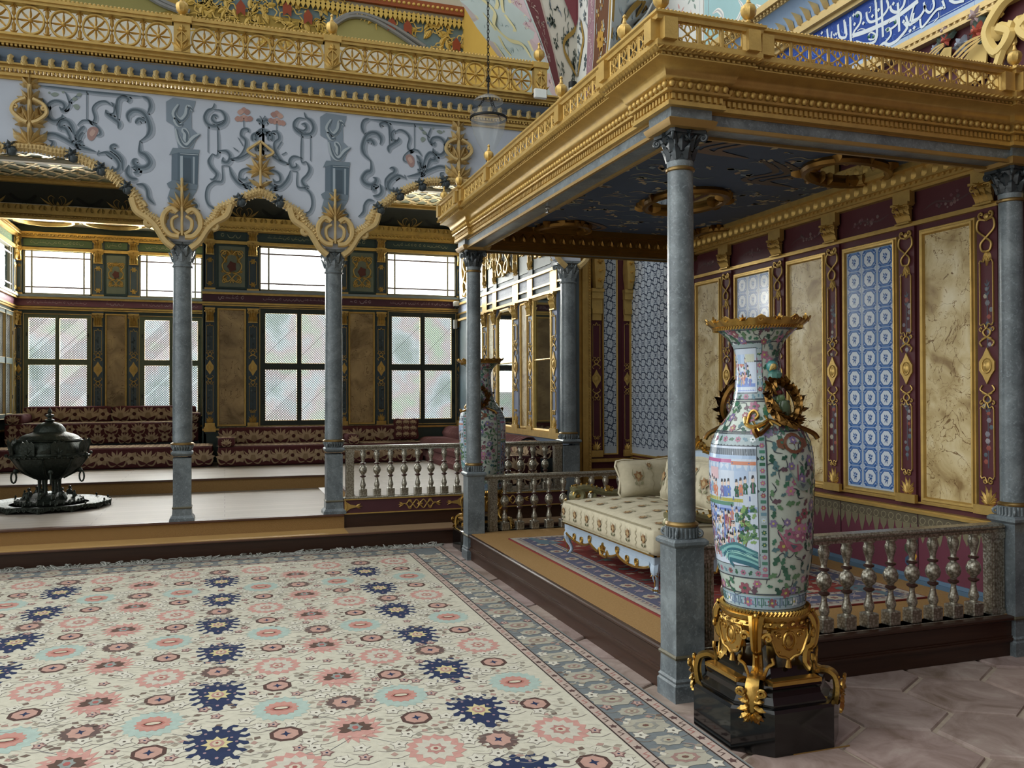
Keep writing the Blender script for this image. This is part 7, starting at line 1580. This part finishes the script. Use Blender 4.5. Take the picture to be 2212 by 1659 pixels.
for k in range(8):
    a = 2*pi*k/8+pi/8; f = Fr((BX+.39*cos(a), BY+.39*sin(a), BZ+.66), (-sin(a), cos(a), 0), (cos(a)*.2, sin(a)*.2, 1)); g.prism(f, [(-.07, -.06), (.07, -.06), (.085, .06), (.05, .10), (.02, .085), (0, .12), (-.02, .085), (-.05, .10), (-.085, .06)], -.006, .006); palmette(g, f, 0, -.04, .09, .012, n=5); g.ball((BX+.43*cos(a), BY+.43*sin(a), BZ+.60), .022, 7)
g.build('pierced_crown', BRONZE, bz)
g = MB(); g.lathe([(.325, .77), (.31, .775), (.29, .80), (.24, .825), (.18, .84), (.165, .85), (.155, .89), (.12, .935), (.07, .955), (.04, .96), (.03, .965)], 48, (BX, BY, BZ)); g.lathe([(.03, .96), (.05, .975), (.05, .985), (.025, .995), (.022, 1.01), (.045, 1.025), (.045, 1.04), (.02, 1.05), (.016, 1.06), (.026, 1.075), (.018, 1.09), (.004, 1.125), (0, 1.13)], 14, (BX, BY, BZ)); g.build('lid', BRONZE, bz)
for a in (pi+.2, -.25, .2+pi/2, -pi/2+.2):
    g = MB(); c = Vector((BX+.33*cos(a), BY+.33*sin(a), BZ+.42)); g.ball(c, .03, 8); f = Fr(c+Vector((cos(a)*.02, sin(a)*.02, -.07)), (cos(a)*.6, sin(a)*.6, 0), (0, 0, 1)); stem(g, f, [(.026*cos(t*pi/6), .06*sin(t*pi/6)) for t in range(12)], .010, 0, k=0, closed=True); g.build('ring_handle', BRONZE, bz)
# ================================================================== carpets
KX = -3.4; KY0 = 0.6
g = MB(); g.box(KX-.05, 2.125, KY0, 8.66, .0, .008, '#8d8880'); big = tag(g.build('big_carpet', CLOTH, None, 0), 'huge cream carpet with navy, coral and teal palmettes filling the hall floor', 'carpet')
f = XY(.008); g = MB(); rc = random.Random(31)
NAVY, CORAL, TEAL, UMB, FIELD, CRM2, PINKB = '#2c3653', '#bb8f86', '#a3b5ad', '#655450', '#c1beae', '#c2bca8', '#b0a096'
BLG = '#71787b'
cl = [0]
def hc(b): cl[0] += 1; return .0006*b+.0003+(cl[0] % 60)*4e-6
def rect(u0, u1, v0, v1, c, b): g.flat(f, [(u0, v0), (u1, v0), (u1, v1), (u0, v1)], hc(b), c)
FX1, FY1 = 1.72, 8.27
rect(KX, 2.12, KY0, 8.63, BLG, 0); rect(KX, FX1, KY0, FY1, FIELD, 1)
def jag(u, v, w, h, n, dep, c, b, rot=0.0, hook=0.0):
    pts = []
    for k in range(2*n):
        a = 2*pi*k/(2*n)+rot; q = 1 if k % 2 == 0 else 1-dep; aa = a+(hook if k % 2 == 0 else 0); pts.append((u+w*q*cos(aa), v+h*q*sin(aa)))
    g.flat(f, pts, hc(b), c)
def oval(u, v, w, h, c, b, n=10): g.flat(f, [(u+w*cos(2*pi*k/n), v+h*sin(2*pi*k/n)) for k in range(n)], hc(b), c)
def wl(P, w, c, b=2, k=4): g.ribbon(f, P, w, hc(b), c, k)
NVH = [(0, .21), (.03, .19), (.025, .16), (.05, .155), (.06, .18), (.09, .20), (.12, .185), (.11, .165), (.085, .17), (.08, .14), (.10, .12), (.13, .125), (.15, .15), (.17, .13), (.155, .10), (.13, .10), (.12, .08), (.15, .065), (.175, .08), (.18, .05), (.15, .035), (.12, .045), (.11, .02), (.14, .0), (.165, -.01), (.17, -.04), (.14, -.045), (.12, -.02), (.10, -.04), (.11, -.07), (.14, -.08), (.16, -.11), (.13, -.12), (.115, -.10), (.095, -.09), (.08, -.12), (.09, -.15), (.12, -.16), (.11, -.19), (.08, -.18), (.065, -.15), (.045, -.15), (.03, -.18), (.035, -.21), (0, -.23)]
def m_navy(u, v):
    P = [(u+x*.82, v+y*1.05) for x, y in NVH]+[(u-x*.82, v+y*1.05) for x, y in NVH[::-1][1:-1]]; g.flat(f, P[::-1], hc(2), NAVY)
    for s in (1, -1):
        for x, y in ((.075, .055), (.06, -.09), (.06, .13), (.10, .0)): oval(u+s*x*.85, v+y, .008, .010, '#9a8288', 3, 5)
    oval(u, v+.15, .010, .016, '#b0a89a', 3, 6); oval(u, v-.16, .009, .014, '#9a8288', 3, 6)
    jag(u, v, .070, .085, 8, .38, '#c4b98c', 4); oval(u, v, .034, .042, '#b08880', 5, 8); oval(u, v, .022, .028, '#c2b79e', 6, 6); oval(u, v+.006, .008, .012, '#8a4a48', 7, 5)
def m_coral(u, v):
    jag(u, v, .140, .185, 17, .30, CORAL, 2, .1, .13); jag(u, v, .10, .13, 9, .12, CORAL, 3)
    for k in range(8): a = k*pi/4+.3; oval(u+.085*cos(a), v+.11*sin(a), .012, .012, '#bfa89a', 4, 5)
    for k in range(7): a = pi/2+(k-3)*.62; g.flat(Sub(f, u, v-.01, .075, a), [(0, -.15), (.8, -.3), (1.15, 0), (.8, .3), (0, .15)], hc(5), '#5d4a42')
    jag(u, v, .038, .055, 6, .3, '#8a908c', 6); oval(u, v, .016, .022, '#a3605c', 7, 6)
def m_teal(u, v): jag(u, v, .150, .175, 19, .15, TEAL, 2, 0, .06); jag(u, v, .088, .10, 14, .16, '#b8897e', 3); oval(u, v, .056, .036, '#ad746a', 4, 8); oval(u, v, .044, .024, '#5a3432', 5, 8); oval(u, v, .036, .017, '#c6bca8', 6, 8)
def m_ring(u, v): jag(u, v, .138, .17, 15, .17, CORAL, 2, 0, .08); jag(u, v, .10, .125, 13, .24, '#bdb9ac', 3); jag(u, v, .05, .062, 7, .3, '#ab8079', 4); oval(u, v, .026, .03, '#c2b7a6', 5, 7); oval(u, v, .012, .014, '#9a5c58', 6, 6)
def m_brown(u, v): jag(u, v, .100, .112, 18, .16, UMB, 2); jag(u, v, .062, .075, 8, .16, '#b39084', 3); jag(u, v, .024, .034, 4, .6, NAVY, 4, .4); [oval(u+.088*cos(k*.9), v+.10*sin(k*.9), .010, .010, '#8d7a6c', 3, 5) for k in range(7)]
def m_oct(u, v): g.flat(f, [(u+.080*cos(pi/8+k*pi/4), v+.088*sin(pi/8+k*pi/4)) for k in range(8)], hc(2), '#54403c'); g.flat(f, [(u+.060*cos(pi/8+k*pi/4), v+.066*sin(pi/8+k*pi/4)) for k in range(8)], hc(3), '#b39084'); jag(u, v, .026, .034, 4, .6, NAVY, 4); [wl([(u+s*.05, v+t*.10), (u+s*.075, v+t*.14)], .006, '#55504a', 3, 0) for s in (-1, 1) for t in (-1, 1)]
def m_small(u, v, k):
    if k % 9 == 0: jag(u, v, .036, .042, 5, .4, '#7d5f5e', 3, k); jag(u, v, .026, .03, 5, .4, '#b59a90', 4, k); oval(u, v, .007, .008, NAVY, 5, 5)
    elif k % 9 in (1, 4, 5, 7):
        jag(u, v, .046, .05, 5, .4, '#86807a', 2, k); jag(u, v, .0405, .0445, 5, .4, '#c8c5b8', 3, k); oval(u, v, .008, .009, '#57504a', 4, 5)
    else:
        for a in range(3): g.flat(Sub(f, u, v, .05, a*2.1+rc.uniform(0, 1)), [(.1, 0), (.6, -.35), (1, 0), (.6, .35)], hc(2), rc.choice(['#6d5f56', '#968e80', '#c4c0b2', '#8f8a7e', '#a58a80']))
    wl([(u-.05, v-.05), (u, v-.075), (u+.06, v-.05)], .005, '#86807a', 2, 3); wl([(u+.05, v+.05), (u, v+.08)], .005, '#86807a', 2, 0)
PY, C0 = 1.42, -.03; big_pts = []
def inf(u, v, m=.06): return KX+m < u < FX1-m and KY0+m < v < FY1-m
for i in range(-3, 3):
    X0 = C0+1.225*i
    for j in range(-3, 6):
        Y0 = 4.11+PY*j
        for du, dv_, fn_ in ((0, 0, m_navy), (0, .66, m_navy), (0, 1.05, m_brown), (.62, -.03, m_coral), (.62, .74, m_coral), (.62, .33, m_brown), (.31, .34, m_teal), (.92, .34, m_teal), (.31, 1.05, m_ring), (.93, 1.05, m_ring), (.31, 0, m_oct), (.93, 0, m_oct), (.31, .69, m_oct), (.93, .69, m_oct), (.0, .33, None), (.62, 1.05, None)):
            u, v = X0+du+rc.uniform(-.012, .012), Y0+dv_+rc.uniform(-.012, .012)
            if not inf(u, v, .08): continue
            big_pts.append((u, v, .2 if fn_ in (m_navy, m_coral, m_teal, m_ring) else .12))
            if fn_: fn_(u, v)
            else: m_small(u, v, 0)
        for s in (-1, 1):                                                  # navy lines joining the palmettes into lozenges
            for P in ([(.0, 1.20), (s*.13, 1.29)], [(.0, .90), (s*.14, .80)], [(s*.20, .50), (s*.13, .58)], [(s*.20, .18), (s*.10, .10)], [(s*.44, .47), (s*.56, .58)], [(s*.44, .2), (s*.56, .10)], [(s*.46, 1.16), (s*.58, 1.28)], [(s*.46, .94), (s*.58, .84)]):
                Q = [(X0+a, Y0+b) for a, b in P]
                if all(inf(*p) for p in Q): wl(Q, .011, '#2b3048', 2, 0)
k = 0
nx, ny = int((FX1-KX)/.082), int((FY1-KY0)/.082)
for i in range(nx):
    for j in range(ny):
        u, v = KX+(i+.5+(.25 if j % 2 else -.25))*.082+rc.uniform(-.02, .02), KY0+(j+.5)*.082+rc.uniform(-.02, .02)
        if not inf(u, v) or any(abs(u-a) < r_*.72 and abs(v-b) < r_*.86 for a, b, r_ in big_pts): continue
        k += 1
        if v > 2.8: m_small(u, v, rc.randrange(9))
def guard(u0, u1, v0, v1, vert):
    rect(u0, u1, v0, v1, PINKB, 2); e = .008
    if vert:
        for x in (u0, u1-e): rect(x, x+e, v0, v1, '#3c3230', 3)
        n = int((v1-v0)/.085)
        for i in range(n):
            y = v0+(i+.5)*.085; x = (u0+u1)/2; w = (u1-u0)*.34
            if i % 3 == 0: jag(x, y, w, w*1.1, 5, .45, '#5a4644', 3)
            else: wl([(x-w, y-.03), (x+w*.4, y-.01), (x-w*.4, y+.015), (x+w, y+.03)], .010, ['#a3706a', '#5d4a46'][i % 2], 3, 0)
    else:
        for y in (v0, v1-e): rect(u0, u1, y, y+e, '#3c3230', 3)
        n = int((u1-u0)/.085)
        for i in range(n): x = u0+(i+.5)*.085; y = (v0+v1)/2; w = (v1-v0)*.34; jag(x, y, w, w, 5, .45, '#6a5250' if i % 3 else '#5a4644', 3)
guard(FX1, 1.785, KY0, 8.33, True); guard(2.04, 2.11, KY0, 8.60, True); guard(KX, FX1, FY1, 8.33, False); guard(KX, 2.04, 8.55, 8.60, False)
def palm_border(u, v, a, big):
    q = Sub(f, u, v, .115 if big else .07, a)
    P = [(1.1*cos(t), .85*sin(t)) for t in [k2*2*pi/16 for k2 in range(16)]]; P = [(x*(1 if i % 2 else .84), y*(1 if i % 2 else .84)) for i, (x, y) in enumerate(P)]
    g.flat(q, P, hc(2), '#a5a294'); g.flat(q, [(x*.55, y*.55) for x, y in P], hc(3), rc.choice(['#94837a', '#8d8d86', '#967a74'])); g.flat(q, [(x*.36, y*.36) for x, y in P], hc(4), '#a8a391'); g.flat(q, [(x*.14, y*.14) for x, y in P], hc(5), '#6d5048')
xm, n = 1.912, int((8.3-KY0)/.185)
for i in range(n):
    y = KY0+.1+i*.185; palm_border(xm+(.01 if i % 2 else -.01), y, pi, i % 2 == 0)
    for s in (-1, 1): wl([(xm+s*.06, y+.05), (xm+s*.10, y+.10), (xm+s*.05, y+.14)], .012, rc.choice(['#94897c', '#8e817c', '#9a9a92']), 2, 3); m_small(xm+s*.085, y+.09, i+1) if y > 3 else None
n = int((1.9-KX)/.185)
for i in range(n):
    x = KX+.1+i*.185; palm_border(x, 8.44, pi/2, i % 2 == 0); wl([(x+.05, 8.38), (x+.10, 8.42), (x+.14, 8.48)], .012, '#94897c', 2, 3)
g.build('woven_pattern', CLOTH, big, 0)
g = MB(); x = KX                                                            # tangled fringe along the far end
while x < 2.14:
    for k in range(4):
        h = rc.uniform(.008, .018) if rc.random() < .88 else rc.uniform(.025, .04); P = [(x+rc.uniform(-.03, .03), 8.655, .006), (x+rc.uniform(-.05, .05), 8.69, h), (x+rc.uniform(-.06, .06), 8.72, h*rc.uniform(.4, 1)), (x+rc.uniform(-.08, .08), 8.745, .006)]
        g.tube(spline(P, 3), .0048, 4, rc.choice(['#8d8f8b', '#a3a39c', '#7d7f79', '#989a95']))
    x += .018
g.box(KX, 2.15, 8.65, 8.70, .0, .009, '#9a9b95'); g.build('fringe', CLOTH, big, 0)
# small carpet under the settee
SX_, SX2, SYa, SYb = 2.475, 4.36, 4.42, 7.46
g = MB(); g.box(SX_, SX2, SYa, SYb, PZ, PZ+.010, '#7a3a36'); sm = tag(g.build('small_carpet', CLOTH, None, 0), 'red and blue bordered carpet under the settee on the straw matting', 'carpet')
f = XY(PZ+.010); g = MB(); rc = random.Random(8)
rect(SX_+.012, SX2-.012, SYa+.012, SYb-.012, '#a39c90', 1); rect(SX_+.05, SX2-.05, SYa+.05, SYb-.05, '#56586c', 2)
def ring(o, w, c, b):
    for (a0, a1, b0, b1) in ((SX_+o, SX_+o+w, SYa+o, SYb-o), (SX2-o-w, SX2-o, SYa+o, SYb-o), (SX_+o, SX2-o, SYa+o, SYa+o+w), (SX_+o, SX2-o, SYb-o-w, SYb-o)): rect(a0, a1, b0, b1, c, b)
ring(.05, .045, '#9a9188', 3); ring(.255, .045, '#a39a8e', 3)
rect(SX_+.31, SX2-.31, SYa+.31, SYb-.31, '#7c3a36', 3)
def run_border(o, sp, fn):
    for a0, a1, y, ho in ((SX_+o, SX2-o, SYa+o, True), (SX_+o, SX2-o, SYb-o, True), (SYa+o, SYb-o, SX_+o, False), (SYa+o, SYb-o, SX2-o, False)):
        n = int((a1-a0)/sp)
        for i in range(n):
            t = a0+(i+.5)*(a1-a0)/n; fn(*((t, y) if ho else (y, t)), i)
run_border(.072, .05, lambda u, v, i: jag(u, v, .016, .016, 4, .4, '#6a4a50' if i % 2 else '#4c506a', 4)); run_border(.278, .05, lambda u, v, i: jag(u, v, .016, .016, 4, .4, '#7a4444' if i % 2 else '#55586c', 4))
run_border(.175, .16, lambda u, v, i: (jag(u, v, .062, .062, 9, .2, '#a59c8c', 4), jag(u, v, .03, .03, 6, .3, '#7d5a56', 5)) if i % 2 == 0 else (jag(u, v, .04, .04, 5, .4, '#8d7f86', 4), wl([(u-.06, v-.05), (u+.04, v+.06)], .012, '#a3988c', 4, 0), wl([(u+.06, v-.05), (u-.04, v+.06)], .012, '#8a7a76', 4, 0)))
for k in range(420):
    u, v = rc.uniform(SX_+.34, SX2-.34), rc.uniform(SYa+.34, SYb-.34)
    if k % 3: wl([(u-.07, v+rc.uniform(-.03, .03)), (u, v+rc.uniform(-.05, .05)), (u+.07, v+rc.uniform(-.03, .03))], .014, rc.choice(['#9a8f80', '#a37a6c', '#5b6674', '#8f4a44', '#57423f']), 4, 3)
    else: jag(u, v, rc.uniform(.025, .055), rc.uniform(.025, .055), 6, .35, rc.choice(['#a0907c', '#4f5f70', '#5a6c66', '#9a5a50', '#b09a88']), 5)
for s in (-1, 1):
    for t in (-1, 1): uu, vv = (SX_+SX2)/2+s*.55, (SYa+SYb)/2+t*1.1; g.flat(f, [(uu, vv), (uu+s*.22, vv), (uu+s*.22, vv+t*.4)][::s*t], hc(4), '#5c6e78')
g.build('woven_pattern', CLOTH, sm, 0)
# ================================================================== lantern and small fittings
LX, LY = 2.645, 8.6
ln = thing('hanging_lantern', (LX, LY, 4.06), 'clear glass bell lantern hanging on a chain beside the canopy', 'lantern')
def lz(y): return aty(1055, y, LY).z
g = MB(); g.lathe([(.018, lz(346)), (.022, lz(338)), (.05, lz(330)), (.105, lz(312)), (.150, lz(292)), (.180, lz(270)), (.190, lz(255)), (.188, lz(246)), (.194, lz(243))], 36, (LX, LY, 0), cap=False); g.build('glass_bell', LAMP, ln, 60)
g = MB(); g.lathe([(.190, lz(259)), (.198, lz(258)), (.198, lz(254)), (.190, lz(253)), (.190, lz(259))], 36, (LX, LY, 0), cap=False); g.lathe([(.0, lz(349)), (.028, lz(348)), (.028, lz(339)), (.0, lz(338))], 12, (LX, LY, 0)); g.build('iron_hoop', IRON, ln)
g = MB(); g.lathe([(.02, lz(203)), (.06, lz(206)), (.12, lz(212)), (.155, lz(218)), (.160, lz(221)), (.150, lz(219)), (.11, lz(213))], 36, (LX, LY, 0), cap=False); g.build('smoke_bell', LAMP, ln, 60)
def chain(g, a, b, r):
    a, b = Vector(a), Vector(b); n = max(2, int((b-a).length/(r*5))); d = (b-a).normalized(); p = d.orthogonal().normalized(); q = d.cross(p)
    for i in range(n):
        c = a+(b-a)*((i+.5)/n); w = p if i % 2 else q; g.tube([c+d*(r*3.2*cos(t*pi/4))+w*(r*1.5*sin(t*pi/4)) for t in range(8)], r*.55, 4, closed=True)
g = MB(); chain(g, (LX, LY, lz(188)), (LX, LY, 6.3), .008); g.tube([(LX, LY, lz(203)), (LX, LY, lz(165))], .010, 6); g.tube([(LX+.02*cos(t), LY, lz(172)+.03*sin(t)) for t in (0, 1, 2, 3, 4, 5, 6)], .006, 5)
for k in range(3): a = k*2*pi/3+.5; chain(g, (LX+.194*cos(a), LY+.194*sin(a), lz(252)), (LX+.015*cos(a), LY+.015*sin(a), lz(205)), .006)
g.build('chain', IRON, ln, 0)
p = aty(1167, 203, 8.76); fl_ = thing('floodlight', tuple(p), 'white floodlight clamped to the end post of the balcony railing', 'floodlight'); x, y, z = p; g = MB(); g.box(x-.075, x+.075, y-.02, y+.02, z-.055, z+.055, bev=.01); g.build('housing', WHITE, fl_); g = MB(); g.box(x-.065, x+.065, y-.024, y-.019, z-.045, z+.045); g.build('lens', LENS, fl_); g = MB(); g.box(x-.01, x+.01, y+.015, y+.05, z-.04, z+.04); g.tube([(x-.08, y, z), (x-.08, y+.04, z), (x+.08, y+.04, z), (x+.08, y, z)], .006, 5); g.build('bracket', IRON, fl_)
p = aty(1237, 190, 8.3); x, y, _ = p; z = 4.48; sl_ = thing('spotlight', (x, y, z), 'black and white spotlight standing in front of the painted pendentive behind the throne roof', 'spotlight'); z = p.z; g = MB(); g.lathe([(.032, -.06), (.035, -.055), (.035, .0)], 20, (x, y, z)); g.build('housing', WHITE, sl_); g = MB(); g.lathe([(.042, .0), (.044, .01), (.044, .06), (.0, .06)], 20, (x, y, z)); g.build('black_head', IRON, sl_); g = MB(); g.tube([(x, y, z-.06), (x, y, z-.16), (x, y+.9, z-.17)], .012, 6); g.build('bracket', IRON, sl_)
p = aty(986, 664, 14.34); x, y, z = p; ca_ = thing('security_camera', tuple(p), 'small white security camera on the gallery corner pilaster', 'camera'); g = MB(); g.lathe([(.055, .02), (.06, .05), (.06, .09), (.05, .10)], 16, (x, y, z)); g.box(x-.03, x+.03, y, y+.12, z+.03, z+.08); g.build('housing', WHITE, ca_); g = MB(); g.ball((x, y, z+.015), .045, 12); g.build('dome', BLACK, ca_)
p = aty(984, 698, 14.42); x, y, z = p; bx_ = tag(MB().build('sensor_box', WHITE), 'slim white sensor box below the security camera', 'sensor box'); bpy.data.objects.remove(bx_); g = MB(); g.box(x-.03, x+.03, y-.02, y+.06, z-.10, z+.06, bev=.008); tag(g.build('sensor_box', WHITE), 'slim white sensor box below the security camera', 'sensor box')
p = atz(1183, 447, 2.985); g = MB(); g.lathe([(.006, -.05), (.02, -.048), (.02, -.044), (.008, -.04), (.008, -.02), (.018, -.01), (.018, .0)], 10, tuple(p)); tag(g.build('sprinkler', mat('chrome', '#b9b9b9', .2, 1.0)), 'tiny chrome sprinkler under the left canopy beam', 'sprinkler')
